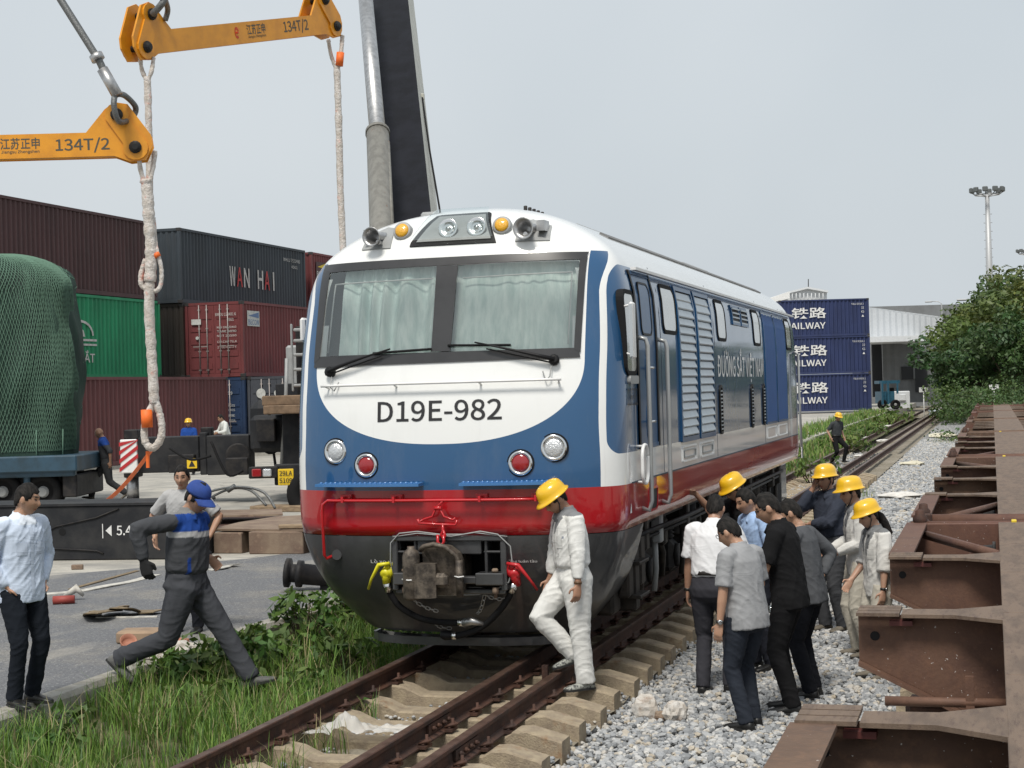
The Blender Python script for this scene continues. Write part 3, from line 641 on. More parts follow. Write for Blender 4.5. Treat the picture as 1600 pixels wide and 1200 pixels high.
# uncoupling bar with brackets
mb = MB(); pts = [fp(-1.02, .93, -.01), fp(-1.06, .925, .07), fp(-1.065, .96, .085), fp(-1.06, 1.30, .085), fp(-1.05, 1.37, .085), fp(-1.0, 1.405, .085)]+[fp(u, 1.405, .085) for u in np.linspace(-.9, .85, 12)]
mb.tube(pts, .014, 7); ub = mb.build('uncoupling_bar', 'loco_red', loco)
for u in (-.86, -.39, .36, .82):
    mb = MB(); mb.box(fp(u, 1.43, .02), (.10, .03, .05)); mb.box(fp(u, 1.415, .06), (.02, .10, .05)); [mb.lathe(fp(u+d, 1.43, .03), (0, -1, 0), [(0, .012), (.014, .012)], 6) for d in (-.035, .035)]; mb.build('bar_bracket', 'loco_red', ub)
mb = MB(); mb.lathe(fp(-1.0, .93, -.01), (0, -1, 0), [(0, .045), (.03, .045)], 12); mb.build('bar_socket', 'skirt_grey', ub)
mb = MB(); H = lambda u, z, o=.07: fp(u-.01, z, o)
mb.tube([H(.05, 1.40, .085), H(.0, 1.36), H(.0, 1.33)], .014, 6); mb.tube([H(-.03, 1.34), H(.035, 1.34)], .02, 6)
mb.tube([H(-.17, 1.25), H(-.17, 1.22), H(-.12, 1.25), H(-.05, 1.27), H(-.02, 1.33), H(.02, 1.33), H(.05, 1.27), H(.13, 1.24), H(.15, 1.26)], .010, 6)
mb.tube([H(-.18, 1.25), H(-.17, 1.215), H(0, 1.205), H(.15, 1.20), H(.165, 1.24)], .011, 6); mb.tube([H(.04, 1.205), H(.04, 1.15), H(.02, 1.12), H(.04, 1.08), H(.06, 1.11), H(.04, 1.16)], .012, 6)
mb.tube([H(.0, 1.12, .09), H(.0, 1.07, .1), H(.03, 1.04, .1), H(.055, 1.07, .1), H(.05, 1.12, .09)], .013, 6); mb.build('lift_hook', 'loco_red', ub)
# coupler pocket and knuckle coupler
cp = empty('coupler', (0, 0, 0)); cp.parent = loco
def cbx(nm, c, d, m_='skirt_grey', par=cp, b=.008): q = MB(); q.bbox(c, d, b); return q.build(nm, m_, par)
q = MB(); q.box((.06, .45, .88), (.94, .02, .46)); q.build('pocket_back', 'black', cp)
fr = MB()
for c, d in (((.06, .02, 1.085), (.96, .14, .045)), ((.06, .06, .64), (.96, .16, .04)), ((-.415, .08, .88), (.05, .24, .46)), ((.535, .08, .88), (.05, .24, .46)), ((.06, .02, 1.01), (.56, .08, .12)), ((-.24, .06, .9), (.025, .16, .36)), ((.38, .06, .9), (.025, .16, .36)), ((-.31, .05, .97), (.18, .14, .02)), ((.45, .05, .97), (.18, .14, .02)), ((-.30, .0, .75), (.24, .16, .10)), ((.42, .0, .75), (.24, .16, .10)), ((.15, -.02, .74), (.4, .1, .06))): fr.bbox(c, d, .008)
fr.build('pocket_frame', 'skirt_grey', cp)
q = MB()   # knuckle: body, hinge post, guard arm, hooked jaw
q.bbox((-.0, .12, .84), (.30, .5, .30), .05); q.lathe((-.19, -.26, .60), (0, 0, 1), [(0, .055), (.02, .072), (.36, .072), (.40, .06), (.42, .03), (.44, .03)], 16)
sec = [(-.19, -.30), (-.12, -.33), (-.02, -.33), (.03, -.29), (.02, -.22), (-.06, -.20), (-.13, -.19)]
q.prism([(a, b, .62) for a, b in sec], (0, 0, .28))
arc = [(-.13, -.16, 1.0), (-.10, -.18, 1.03), (0, -.2, 1.05), (.10, -.19, 1.03), (.17, -.17, .97), (.19, -.15, .9), (.2, -.14, .66), (.14, -.12, .62), (-.12, -.12, .62)]
q.prism(arc, (0, .14, 0)); q.tube([(-.13, -.2, 1.0), (-.09, -.22, 1.035), (0, -.235, 1.055), (.10, -.225, 1.03), (.175, -.2, .96), (.2, -.18, .88), (.205, -.17, .65)], .022, 7)
q.lathe((.205, -.20, .62), (0, 0, 1), [(0, .03), (.3, .03)], 10); q.bbox((.06, -.24, .76), (.12, .10, .12), .03)
kn = q.build('knuckle', 'cast_steel', cp)
q = MB(); q.tube([(-.27, -.27, .77), (-.19, -.345, .77), (-.11, -.27, .77)], .006, 5); q.tube([(.17, -.22, .79), (.21, -.24, .785), (.25, -.22, .79)], .006, 5); q.build('tie_wire', 'white_paint', cp)
q = MB(); q.tube([(-.43, -.02, .75), (-.45, -.05, .9), (-.44, -.06, 1.05), (-.36, -.06, 1.13), (-.2, -.06, 1.145), (0, -.06, 1.12), (.2, -.06, 1.12), (.35, -.06, 1.145), (.5, -.06, 1.12), (.6, -.04, 1.02), (.61, -.02, .85), (.57, -.01, .72), (.45, -.01, .65)], .006, 5)
q.tube([(-.42, -.055, 1.10), (-.2, -.06, 1.13), (.1, -.065, 1.105), (.3, -.06, 1.135), (.58, -.05, 1.10)], .005, 5); q.tube([(-.3, 0, .62), (0, .0, .605), (.3, 0, .615), (.44, 0, .66)], .005, 5); q.build('cable', 'grey_paint', cp)
q = MB()
for u in (-.33, .46): q.lathe((u, -.03, .68), (0, 0, -1), [(0, .03), (.05, .03), (.055, .016), (.09, .016)], 6); q.lathe((u, -.03, .805), (0, 0, 1), [(0, .03), (.02, .03), (.03, .02)], 6)
q.build('bolt', 'rust_block', cp)
# brake hoses with cocks
def cock(u, z, m_, s):
    o = fp(u, z, .05); q = MB(); q.tube([fp(u+s*.06, z+.03, -.02), fp(u+s*.03, z+.03, .07), fp(u, z, .09), fp(u-s*.01, z-.07, .09)], [.045, .05, .045, .034], 10); q.lathe(fp(u, z+.02, .05), fn(u, z), [(0, .05), (.07, .045), (.08, .02)], 10)
    q.lathe(fp(u+s*.02, z+.05, .08), (0, 0, 1), [(0, .03), (.05, .026)], 8); h = q.build('brake_cock', m_, loco)
    q = MB(); q.tube([fp(u+s*.05, z+.105, .1), fp(u-s*.04, z+.10, .12), fp(u-s*.12, z-.01, .13), fp(u-s*.165, z-.09, .13)], [.016, .02, .012, .012], 6); q.build('handle', m_, h)
    return h
c1 = cock(-.50, .80, 'yellow_valve', 1); c2 = cock(.61, .80, 'loco_red', -1)
def hose(pts, par):
    P = [fp(*a) for a in pts]; out = []
    for i in range(len(P)-1):
        for t in np.linspace(0, 1, 6)[:-1]:
            p0, p1, p2, p3 = P[max(i-1, 0)], P[i], P[i+1], P[min(i+2, len(P)-1)]
            out.append(.5*((2*p1)+(p2-p0)*t+(2*p0-5*p1+4*p2-p3)*t*t+(3*p1-p0-3*p2+p3)*t**3))
    out.append(P[-1]); q = MB(); q.tube(out, .028, 10); h = q.build('brake_hose', 'rubber', par)
    for a, b in ((0, 4), (len(out)-5, len(out)-2)):
        q = MB(); q.tube([out[a], out[b]], .037, 10); q.build('hose_clamp', 'chrome', h)
    return h
hose([(-.505, .745, .09), (-.49, .66, .10), (-.42, .56, .12), (-.28, .475, .13), (-.12, .445, .14), (.05, .445, .15), (.14, .45, .15)], c1)
hose([(.60, .745, .09), (.55, .66, .11), (.45, .55, .13), (.32, .45, .15), (.2, .385, .17), (.06, .34, .18), (-.01, .335, .18)], c2)
q = MB(); q.tube([fp(.12, .45, .16), fp(.2, .47, .16), fp(.3, .44, .16)], [.04, .035, .015], 8); q.build('hose_head', 'zinc', c1)
q = MB(); q.tube([fp(.02, .335, .18), fp(-.06, .34, .18), fp(-.1, .35, .18)], [.034, .045, .03], 8); q.build('hose_head', 'black', c2)
def chain(a, b, n, par):
    q = MB()
    for i in range(n):
        t0, t1 = i/n-.02, (i+1)/n+.02; A = fp(a[0]+(b[0]-a[0])*t0, a[1]+(b[1]-a[1])*t0-.03*math.sin(PI*max(t0, 0)), .11); B = fp(a[0]+(b[0]-a[0])*t1, a[1]+(b[1]-a[1])*t1-.03*math.sin(PI*min(t1, 1)), .11)
        d = (B-A); s = d.cross(Vector((0, 1, 0) if i % 2 else (0, .4, 1))).normalized()*.012
        q.tube([A, A+d*.2+s, A+d*.8+s, B, A+d*.8-s, A+d*.2-s, A], .0045, 5)
    q.build('chain', 'zinc', par)
chain((-.36, .67), (-.1, .52), 8, c1); chain((.24, .5), (.34, .66), 5, c2); chain((.34, .66), (.54, .64), 6, c2); chain((-.18, .42), (-.02, .36), 4, c2)

# ---- the right side and the left side
def sx_(y, z, off=0.0): return Vector((WZs(z)+off, y, z))
def rrect(y0, y1, z0, z1, r, n=5):
    P = []
    for cy, cz, a0 in ((y1-r, z1-r, 0), (y0+r, z1-r, 90), (y0+r, z0+r, 180), (y1-r, z0+r, 270)):
        for i in range(n+1): a = math.radians(a0+90*i/n); P.append((cy+r*math.cos(a), cz+r*math.sin(a)))
        if a0 in (90, 270):
            for t in np.linspace(0, 1, 10)[1:-1]: zz = (z1-r)*(1-t)+(z0+r)*t if a0 == 90 else (z0+r)*(1-t)+(z1-r)*t; P.append((y0 if a0 == 90 else y1, zz))
    return P
def side_plate(nm, y0, y1, z0, z1, r, o0, o1, m_, par=loco, s=1):
    P = rrect(y0, y1, z0, z1, r); q = MB(); A = [Vector((s*(WZs(z)+o1), y, z)) for y, z in P]; B = [Vector((s*(WZs(z)+o0), y, z)) for y, z in P]; n = len(P)
    q.add(A+B, [(i, (i+1) % n, (i+1) % n+n, i+n) for i in range(n)])
    lv = list(z0+r*(1-np.cos(np.linspace(0, PI/2, 5))))+list(np.linspace(z0+r, z1-r, 10)[1:-1])+list(z1-r*(1-np.cos(np.linspace(PI/2, 0, 5))))
    def ins(z): d = max(z0+r-z, z-(z1-r), 0); return r-math.sqrt(max(r*r-d*d, 0))
    q.grid(lambda z, t: Vector((s*(WZs(z)+o1), (y0+ins(z))*(1-t)+(y1-ins(z))*t, z)), lv, [0.0, 1.0], False); return q.build(nm, m_, par)
def side_ring(nm, y0, y1, z0, z1, r, w, o0, o1, m_, par=loco, s=1):
    Po = rrect(y0, y1, z0, z1, r); Pi = rrect(y0+w, y1-w, z0+w, z1-w, max(r-w, .01)); n = len(Po); q = MB()
    f_ = lambda P, o: [Vector((s*(WZs(z)+o), y, z)) for y, z in P]
    rr4 = [f_(Po, o0), f_(Po, o1), f_(Pi, o1), f_(Pi, o0)]; vs = [v_ for r_ in rr4 for v_ in r_]
    fs = [(k*n+i, k*n+(i+1) % n, ((k+1) % 4)*n+(i+1) % n, ((k+1) % 4)*n+i) for k in range(4) for i in range(n)]
    q.add(vs, fs); return q.build(nm, m_, par)
def side_window(y0, y1, z0, z1, s=1):
    f_ = side_ring('side_window', y0, y1, z0, z1, .11, .038, -.02, .012, 'rubber', loco, s); side_plate('pane', y0+.03, y1-.03, z0+.03, z1-.03, .07, -.02, .008, 'side_pane', f_, s); return f_
for y0, y1 in ((2.3, 3.02), (5.55, 6.2), (8.55, 9.2), (12.1, 12.75)): side_window(y0, y1, 2.80, 3.28)
for y0, y1 in ((2.3, 3.02), (8.55, 9.2)): side_window(y0, y1, 2.80, 3.28, -1)
# cab door with recesses, handle, window and its mirror
dr = side_ring('cab_door', 1.02, 1.93, 1.76, 3.33, .04, .035, -.02, .012, 'loco_blue'); side_plate('door_leaf', 1.06, 1.89, 1.79, 3.30, .03, -.02, .004, 'loco_blue', dr)
side_plate('door_seal', 1.02, 1.08, 1.76, 3.33, .01, -.01, .016, 'black', dr); side_plate('door_seal', 1.88, 1.94, 1.76, 3.33, .01, -.01, .016, 'black', dr)
side_plate('door_window', 1.28, 1.72, 2.78, 3.22, .08, .0, .009, 'loco_blue', dr); side_ring('window_bead', 1.26, 1.74, 2.76, 3.24, .09, .02, 0, .014, 'black', dr)
for z0, z1 in ((1.82, 2.16), (2.32, 2.62)):
    g = side_plate('grip_recess', 1.38, 1.64, z0, z1, .10, .0, .008, 'loco_blue', dr); q = MB(); q.tube([sx_(1.30, (z0+z1)/2, .05), sx_(1.55, (z0+z1)/2, .05), sx_(1.62, (z0+z1)/2, .0)], .012, 6); q.build('door_handle', 'chrome', g)
cw = side_ring('cab_window', .56, 1.0, 2.40, 3.14, .10, .04, -.05, .014, 'rubber'); side_plate('pane', .60, .96, 2.44, 3.10, .07, -.04, .012, 'side_pane', cw)
side_plate('window_sill', .62, .97, 2.33, 2.40, .03, 0, .03, 'grey_paint', cw)
q = MB(); q.bbox((WZs(2.8)+.075, .56, 2.78), (.035, .13, .48), .015); q.tube([sx_(.58, 2.98, -.02), (WZs(2.8)+.07, .57, 3.0)], .010, 6); q.tube([sx_(.58, 2.6, -.02), (WZs(2.8)+.07, .57, 2.57)], .010, 6); mr = q.build('mirror', 'white_paint', loco)
q = MB(); q.box((WZs(2.8)+.075, .492, 2.78), (.03, .006, .44)); q.build('mirror_glass', 'chrome', mr)
q = MB(); q.bbox((-WZs(2.8)-.03, .75, 2.9), (.05, .16, .22), .02); q.build('mirror', 'white_paint', loco)
for y in (1.16, 2.06):
    q = MB(); q.tube([sx_(y-.02, 1.24, -.01), sx_(y-.02, 1.22, .06), sx_(y, 1.30, .075), sx_(y, 2.0, .075), sx_(y, 2.66, .075), sx_(y, 2.72, .06), sx_(y-.02, 2.74, -.01)], .02, 8); q.build('door_handrail', 'handrail_grey', loco)
q = MB(); P = rrect(.80, 1.03, 1.47, 1.80, .10, 6); q.tube([sx_(y, z, .075) for y, z in P]+[sx_(*P[0], .075)], .016, 7)
for z in (1.48, 1.79): q.tube([sx_(.915, z, -.01), sx_(.915, z, .075)], .012, 6)
q.build('loop_handle', 'white_paint', loco)
side_ring('step_pocket', 1.42, 1.78, 1.18, 1.40, .03, .02, -.02, .012, 'loco_red'); side_plate('step_plate', 1.44, 1.76, 1.20, 1.38, .02, -.02, .004, 'dark_metal')
def side_text(nm, t, y, z, w, h, m_, off=.006, bold=0.0):
    vs, fs = text_mesh(t, w, h, bold=bold); q = MB(); q.add([Vector((WZs(z+b)+off, y+a, z+b)) for a, b in vs], fs); return q.build(nm, m_, loco, fix=False)
side_text('side_lettering', 'ĐƯỜNG SẮT VIỆT NAM', 7.4, 2.53, 3.9, .42, 'side_white', bold=.03); side_text('number_lettering', 'D19E-982', .80, 2.22, .40, .15, 'text_black', .008); side_text('jacking_mark', '▲', .62, 1.28, .07, .09, 'text_white', .006)
# louvre panels with single slats
for y0, y1 in ((3.05, 4.03), (4.14, 5.12)):
    f_ = side_ring('louvre_panel', y0, y1, 1.74, 3.30, .02, .05, -.02, .022, 'loco_blue'); side_plate('louvre_back', y0+.04, y1-.04, 1.77, 3.27, .01, -.02, .003, 'dark_metal', f_)
    n = 17; h = 1.44/n; me = None
    for i in range(n):
        z = 1.80+i*h; q = MB(); x = WZs(2.5); dx = WZs(z+h)-x
        q.prism([(x+dx+.026, y0+.06, z), (x+dx+.03, y0+.06, z+.012), (x+dx+.006, y0+.06, z+h*.98), (x+dx+.002, y0+.06, z+h*.9), (x+dx+.014, y0+.06, z)], (0, y1-y0-.12, 0)); q.build('louvre_slat', 'louvre_grey', f_)
    side_ring('lower_panel', y0+.06, y1-.1, 1.54, 1.70, .02, .015, -.01, .012, 'white_paint'); side_ring('lower_panel_bead', y0+.14, y1-.18, 1.58, 1.66, .02, .012, -.01, .014, 'grey_paint')
for y0 in (6.75, 7.47):
    f_ = side_ring('vent', y0, y0+.62, 3.02, 3.26, .01, .03, -.02, .018, 'loco_blue'); side_plate('vent_mesh', y0+.02, y0+.60, 3.03, 3.25, .01, -.02, .006, 'dark_metal', f_)
    for i in range(4): q = MB(); q.box((WZs(3.15)+.014, y0+.31, 3.06+i*.052), (.02, .54, .018)); q.build('vent_slat', 'louvre_grey', f_)
for y0 in (5.5, 8.05, 9.2):
    f_ = side_ring('narrow_grille', y0, y0+.20, 1.74, 2.30, .08, .03, -.02, .02, 'black'); side_plate('grille_back', y0+.02, y0+.18, 1.77, 2.27, .05, -.02, .005, 'dark_metal', f_)
    for i in range(11): q = MB(); q.box((WZs(2)+.012, y0+.1, 1.80+i*.043), (.02, .13, .016)); q.build('grille_slat', 'louvre_grey', f_)
for y0, y1 in ((9.55, 10.72), (10.80, 11.97)):
    f_ = side_ring('equipment_door', y0, y1, 1.74, 3.30, .02, .025, -.02, .014, 'loco_blue'); side_plate('door_leaf', y0+.02, y1-.02, 1.77, 3.28, .01, -.02, .010, 'door_blue', f_)
    q = MB(); q.box((WZs(3.3)+.012, (y0+y1)/2, 3.24), (.02, y1-y0, .06)); [q.lathe((WZs(3.2)+.02, y0+.1+i*.3, 3.24), (1, 0, 0), [(0, .012), (.012, .01)], 6) for i in range(4)]; q.build('hinge_strip', 'louvre_grey', f_)
    side_ring('lower_panel', y0+.06, y1-.1, 1.54, 1.70, .02, .015, -.01, .012, 'white_paint')
q = MB(); q.box((WZs(3.3)+.03, 7.2, 3.345), (.05, 13.0-.9, .025)); q.build('rain_gutter', 'white_paint', loco)
q = MB(); q.tube([sx_(13.05, 1.3, 0), sx_(13.05, 1.3, .07), sx_(13.05, 2.75, .07), sx_(13.05, 2.78, 0)], .018, 7); q.build('rear_handrail', 'handrail_grey', loco)
q = MB(); q.tube([sx_(13.5, 1.1, -.1), sx_(13.6, 1.1, .05), sx_(13.6, 2.75, .0), sx_(13.5, 2.8, -.1)], .018, 7); q.build('rear_handrail', 'handrail_grey', loco)
# panel seams down the side
for y in (2.16, 5.32, 9.42, 12.02, 13.2):
    side_plate('panel_seam', y, y+.010, 1.50, 3.42, .004, -.01, .0025, 'seam_dark')
q = MB(); q.box((WZs(1.49)+.004, 7.0, 1.488), (.012, 12.6, .012)); q.build('panel_seam', 'seam_dark', loco)
# roof gear: panel strips, hatches, fan, antenna, cable gland
for s in (-1, 1):
    q = MB(); P = lambda y, o, z: Vector((s*o, y, z)); q.prism([P(1.9, .98, 3.738), P(1.9, 1.06, 3.69), P(1.9, 1.07, 3.702), P(1.9, .99, 3.752)], (0, 10.6, 0)); q.build('roof_walkway', 'walkway_grey', loco)
for y0, y1, w, h in ((3.4, 5.2, .42, .0), (5.5, 7.3, .42, .0), (7.7, 9.0, .42, .0), (9.5, 11.6, .42, .01)):
    q = MB(); q.bbox((0, (y0+y1)/2, 3.975+h/2), (2*w, y1-y0, h+.05), .02); q.build('roof_hatch', 'grey_paint', loco)
q = MB(); q.bbox((-.45, 1.25, 3.92), (.16, .12, .07), .02); q.build('roof_box', 'grey_paint', loco)
for y in np.linspace(1.7, 2.3, 5): q = MB(); q.lathe((.33, float(y), 3.95), (0, 0, 1), [(0, .02), (.06, .02), (.065, .01)], 6); q.build('roof_bolt', 'dark_metal', loco)
# ---- underframe, tanks, bogies
q = MB(); q.box((0, LL/2, 1.06), (2.5, LL-2.4, .12)); q.build('underframe', 'dark_metal', loco)
q = MB(); q.bbox((0, 7.0, .68), (2.35, 2.6, .66), .08); q.build('fuel_tank', 'dark_metal', loco)
for y in (5.35, 8.65): q = MB(); q.tube([(1.05, y, .62), (1.05, y, .98)], .16, 14); q.bbox((.95, y, .8), (.4, .3, .5), .03); q.build('air_reservoir', 'dark_metal', loco)
WH = 0.45
def bogie(yc):
    b = empty('bogie', (0, yc, 0)); b.parent = loco
    for s in (-1, 1):
        q = MB(); q.bbox((s*.86, 0, .62), (.16, 4.0, .26), .03); q.bbox((s*.88, 0, .83), (.18, 3.0, .2), .03); q.build('bogie_frame', 'dark_metal', b)
        for y in (-1.5, 0, 1.5):
            q = MB(); q.lathe((s*.48, y, WH), (s, 0, 0), [(-.03, .49), (.0, .49), (.0, .455), (.10, WH), (.11, .40), (.09, .36), (.07, .2), (.12, .15), (.15, .1)], 28); q.build('wheel', 'grease_metal', b)
            q = MB(); q.bbox((s*.98, y, WH), (.16, .34, .34), .05); q.lathe((s*1.05, y, WH), (s, 0, 0), [(0, .13), (.05, .13), (.06, .1)], 14); [q.lathe((s*1.0, y+d, .66), (0, 0, 1), [(0, .08), (.02, .1), (.04, .07), (.06, .1), (.08, .07), (.10, .1), (.12, .07), (.14, .1), (.16, .08)], 12) for d in (-.26, .26)]; q.build('axle_box', 'dark_metal', b)
        for y in (-.75, .75):
            q = MB(); q.tube([(s*1.02, y-.3, .95), (s*1.05, y+.05, .55), (s*1.02, y+.1, .3)], .04, 8); q.bbox((s*1.04, y, .78), (.14, .2, .3), .03); q.build('brake_rigging', 'grease_metal', b)
        q = MB(); q.bbox((s*1.1, -2.15, .55), (.22, .3, .5), .03); q.bbox((s*1.12, -1.95, .86), (.2, .34, .2), .02); q.build('sand_box', 'grease_metal', b)
    q = MB(); q.bbox((0, 0, .6), (1.3, 3.4, .4), .05); q.build('traction_motor', 'dark_metal', b)
bogie(3.35); bogie(10.6)
for y, h in ((1.35, .55), (1.62, .7), (1.9, .5)):
    q = MB(); q.bbox((1.22, y, .98-h/2), (.18, .2, h), .02); q.build('equipment_case', 'grease_metal', loco)
for y in (2.2, 2.9, 4.4, 5.8, 8.0, 9.2, 11.6, 12.4):
    q = MB(); q.bbox((1.25, y, .93), (.1, .14, .32), .015); q.tube([(1.22, y, .8), (1.2, y+.12, .5), (1.18, y+.1, .28)], .03, 7); q.build('hanger_bracket', 'grey_paint' if int(y*10) % 2 else 'grease_metal', loco)
for z in (.42, .72):
    q = MB(); q.bbox((1.30, 1.62, z), (.16, .42, .03), .006); q.build('step', 'grease_metal', loco)
q = MB(); q.tube([(1.3, 1.2, .95), (1.32, 4, .93), (1.3, 9, .94), (1.3, 12.6, .95)], .025, 7); q.tube([(1.27, 1.6, .88), (1.27, 5, .86), (1.27, 12.6, .88)], .018, 6); q.build('air_pipe', 'dark_metal', loco)
# skirt tail at far end
q = MB(); q.bbox((0, LL-.75, .72), (2.5, .8, .74), .08); q.build('rear_skirt', 'skirt_grey', loco)
# ================================================================== PEOPLE
m = bpy.data.materials.new('cloth'); m.use_nodes = True; nt = m.node_tree; p = nt.nodes['Principled BSDF']; MATS['cloth'] = m
at_ = nt.nodes.new('ShaderNodeAttribute'); at_.attribute_name = 'Col'; v = coords(nt)
k = mixc(nt, ntex(nt, v, 7, 4).ramp(.35, .75)*.15, at_.outputs['Color'], (0.5, 0.5, 0.5), 'MULTIPLY'); nt.links.new(k, p.inputs['Base Color'])
p.inputs['Roughness'].default_value = .9; p.inputs['Specular IOR Level'].default_value = .12
def ridged(v_, sc_):
    n_ = nt.nodes.new('ShaderNodeTexNoise'); n_.inputs['Scale'].default_value = sc_; n_.inputs['Detail'].default_value = 2; n_.inputs['Distortion'].default_value = .9; nt.links.new(v_, n_.inputs['Vector']); return (1-(Ex(nt, n_.outputs['Fac'])*2-1).abs()*2.6).max(0)**2
bump(nt, p, ridged(coords(nt, 'Object', (1, 1, .4)), 5)+ridged(coords(nt, 'Object', (.5, .5, 1.3)), 7)*.8+ntex(nt, v, 34, 3)*.10, .15, .012)
m = bpy.data.materials.new('skin'); m.use_nodes = True; nt = m.node_tree; p = nt.nodes['Principled BSDF']; MATS['skin'] = m
at_ = nt.nodes.new('ShaderNodeAttribute'); at_.attribute_name = 'Col'; v = coords(nt)
k = mixc(nt, ntex(nt, v, 30, 5).ramp(.4, .75)*.3, at_.outputs['Color'], (0.75, 0.6, 0.55), 'MULTIPLY'); nt.links.new(k, p.inputs['Base Color'])
p.inputs['Roughness'].default_value = .5; p.inputs['Subsurface Weight'].default_value = .12; p.inputs['Subsurface Radius'].default_value = (.012, .005, .003); p.inputs['Subsurface Scale'].default_value = 1.0
mat('hair_black', (0.008, 0.0075, 0.007), .7, spec=.2, col2=(.025, .022, .02), vscale=60, bmp=.7, bscale=130, kind='O', stretch=(1, .3, .3)); mat('hair_grey', (0.06, 0.055, 0.05), .5, col2=(.03, .028, .026), vscale=60, bmp=.7, bscale=130, kind='O')
mat('helmet_yellow', (0.80, 0.47, 0.012), .32, coat=.5, var=.1, vscale=4); mat('cap_blue', (0.018, 0.055, 0.25), .8, var=.2, vscale=12, bmp=.3, bscale=200)
mat('shoe_black', (0.014, 0.014, 0.014), .4, var=.3, bmp=.2); mat('shoe_grey', (0.13, 0.13, 0.125), .7, var=.4, vscale=12, bmp=.3); mat('sole_dark', (0.02, 0.02, 0.02), .8); mat('shoe_dusty', (0.16, 0.14, 0.11), .85, var=.3, bmp=.3); mat('shoe_mesh', (0.32, 0.33, 0.30), .7, col2=(.06, .06, .06), vscale=45, lo=.48, hi=.54)
mat('leather_belt', (0.02, 0.018, 0.016), .45); mat('glove_black', (0.012, 0.012, 0.013), .9, bmp=.4, bscale=150); mat('watch_steel', (.5, .5, .5), .25, 1.0); mat('wood_bead', (0.10, 0.05, 0.02), .5)
mat('bag_black', (.015, .015, .016), .7)

def do_remesh(mb, voxel, sm=4, dec=None):
    me = bpy.data.meshes.new('r'); me.from_pydata(mb.v, [], mb.f); bm = bmesh.new(); bm.from_mesh(me); bmesh.ops.recalc_face_normals(bm, faces=bm.faces); bm.to_mesh(me); bm.free()
    ob = bpy.data.objects.new('r', me); COL.objects.link(ob); md = ob.modifiers.new('r', 'REMESH'); md.mode = 'VOXEL'; md.voxel_size = voxel
    if sm: s_ = ob.modifiers.new('s', 'SMOOTH'); s_.factor = .5; s_.iterations = sm
    if dec: d_ = ob.modifiers.new('d', 'DECIMATE'); d_.ratio = dec
    dg = bpy.context.evaluated_depsgraph_get(); dg.update(); out = bpy.data.meshes.new_from_object(ob.evaluated_get(dg)); bpy.data.objects.remove(ob); bpy.data.meshes.remove(me); return out
def finish(me, name, m, parent, cols=None):
    me.name = name; me.materials.clear(); me.materials.append(MATS[m]); me.polygons.foreach_set('use_smooth', [True]*len(me.polygons))
    if cols is not None:
        a = me.color_attributes.new('Col', 'FLOAT_COLOR', 'POINT'); a.data.foreach_set('color', np.column_stack([cols, np.ones(len(cols))]).astype('f').ravel())
    me.update(); o = bpy.data.objects.new(name, me); COL.objects.link(o); o.parent = parent; return o
def verts(me):
    a = np.empty(len(me.vertices)*3, 'f'); me.vertices.foreach_get('co', a); return a.reshape(-1, 3)
def ell(c, x, y, a, b, n=16, sq=.9): return [c+x*(a*math.copysign(abs(math.cos(t))**sq, math.cos(t)))+y*(b*math.copysign(abs(math.sin(t))**sq, math.sin(t))) for t in (2*PI*i/n for i in range(n))]
def ik(A, T, l1, l2, pole):
    d = T-A; L = min(max(d.length, abs(l1-l2)+.01), (l1+l2)*.9995); dn = d.normalized(); T = A+dn*L; a = (l1*l1-l2*l2+L*L)/(2*L); h = math.sqrt(max(l1*l1-a*a, 0))
    pl = pole-dn*pole.dot(dn); pl = pl.normalized() if pl.length > 1e-5 else dn.orthogonal().normalized(); return A+dn*a+pl*h, T
def path_loft(mb, pts, radii, n=12, xref=None, flat=False):
    """tube through joints with elliptical radii [(a, b)] and rounded ends"""
    P = []; R_ = []
    for i in range(len(pts)-1):
        k = 4
        for j in range(k): t = j/k; P.append(pts[i].lerp(pts[i+1], t)); R_.append(tuple(radii[i][q]*(1-t)+radii[i+1][q]*t for q in (0, 1)))
    P.append(pts[-1]); R_.append(radii[-1]); rings = []; prev = xref
    for i, c in enumerate(P):
        t = (P[min(i+1, len(P)-1)]-P[max(i-1, 0)]).normalized(); x = prev-t*prev.dot(t); x.normalize(); prev = x; y = t.cross(x); rings.append(ell(c, x, y, R_[i][0], R_[i][1], n, 1.0))
        if i == 0: rings.insert(0, ell(c-t*R_[i][0]*.5, x, y, R_[i][0]*.6, R_[i][1]*.6, n, 1.0))
    if not flat: rings.append(ell(P[-1]+t*R_[-1][0]*.4, x, y, R_[-1][0]*.6, R_[-1][1]*.6, n, 1.0))
    mb.loft(rings)
_ico = bmesh.new(); bmesh.ops.create_icosphere(_ico, subdivisions=4, radius=1.0); _ico.verts.index_update()
ICO_V = np.array([v_.co[:] for v_ in _ico.verts]); ICO_F = [tuple(v_.index for v_ in f_.verts) for f_ in _ico.faces]; _ico.free()
def g2(x, z, cx, cz, sx, sz): return np.exp(-((x-cx)/sx)**2-((z-cz)/sz)**2)
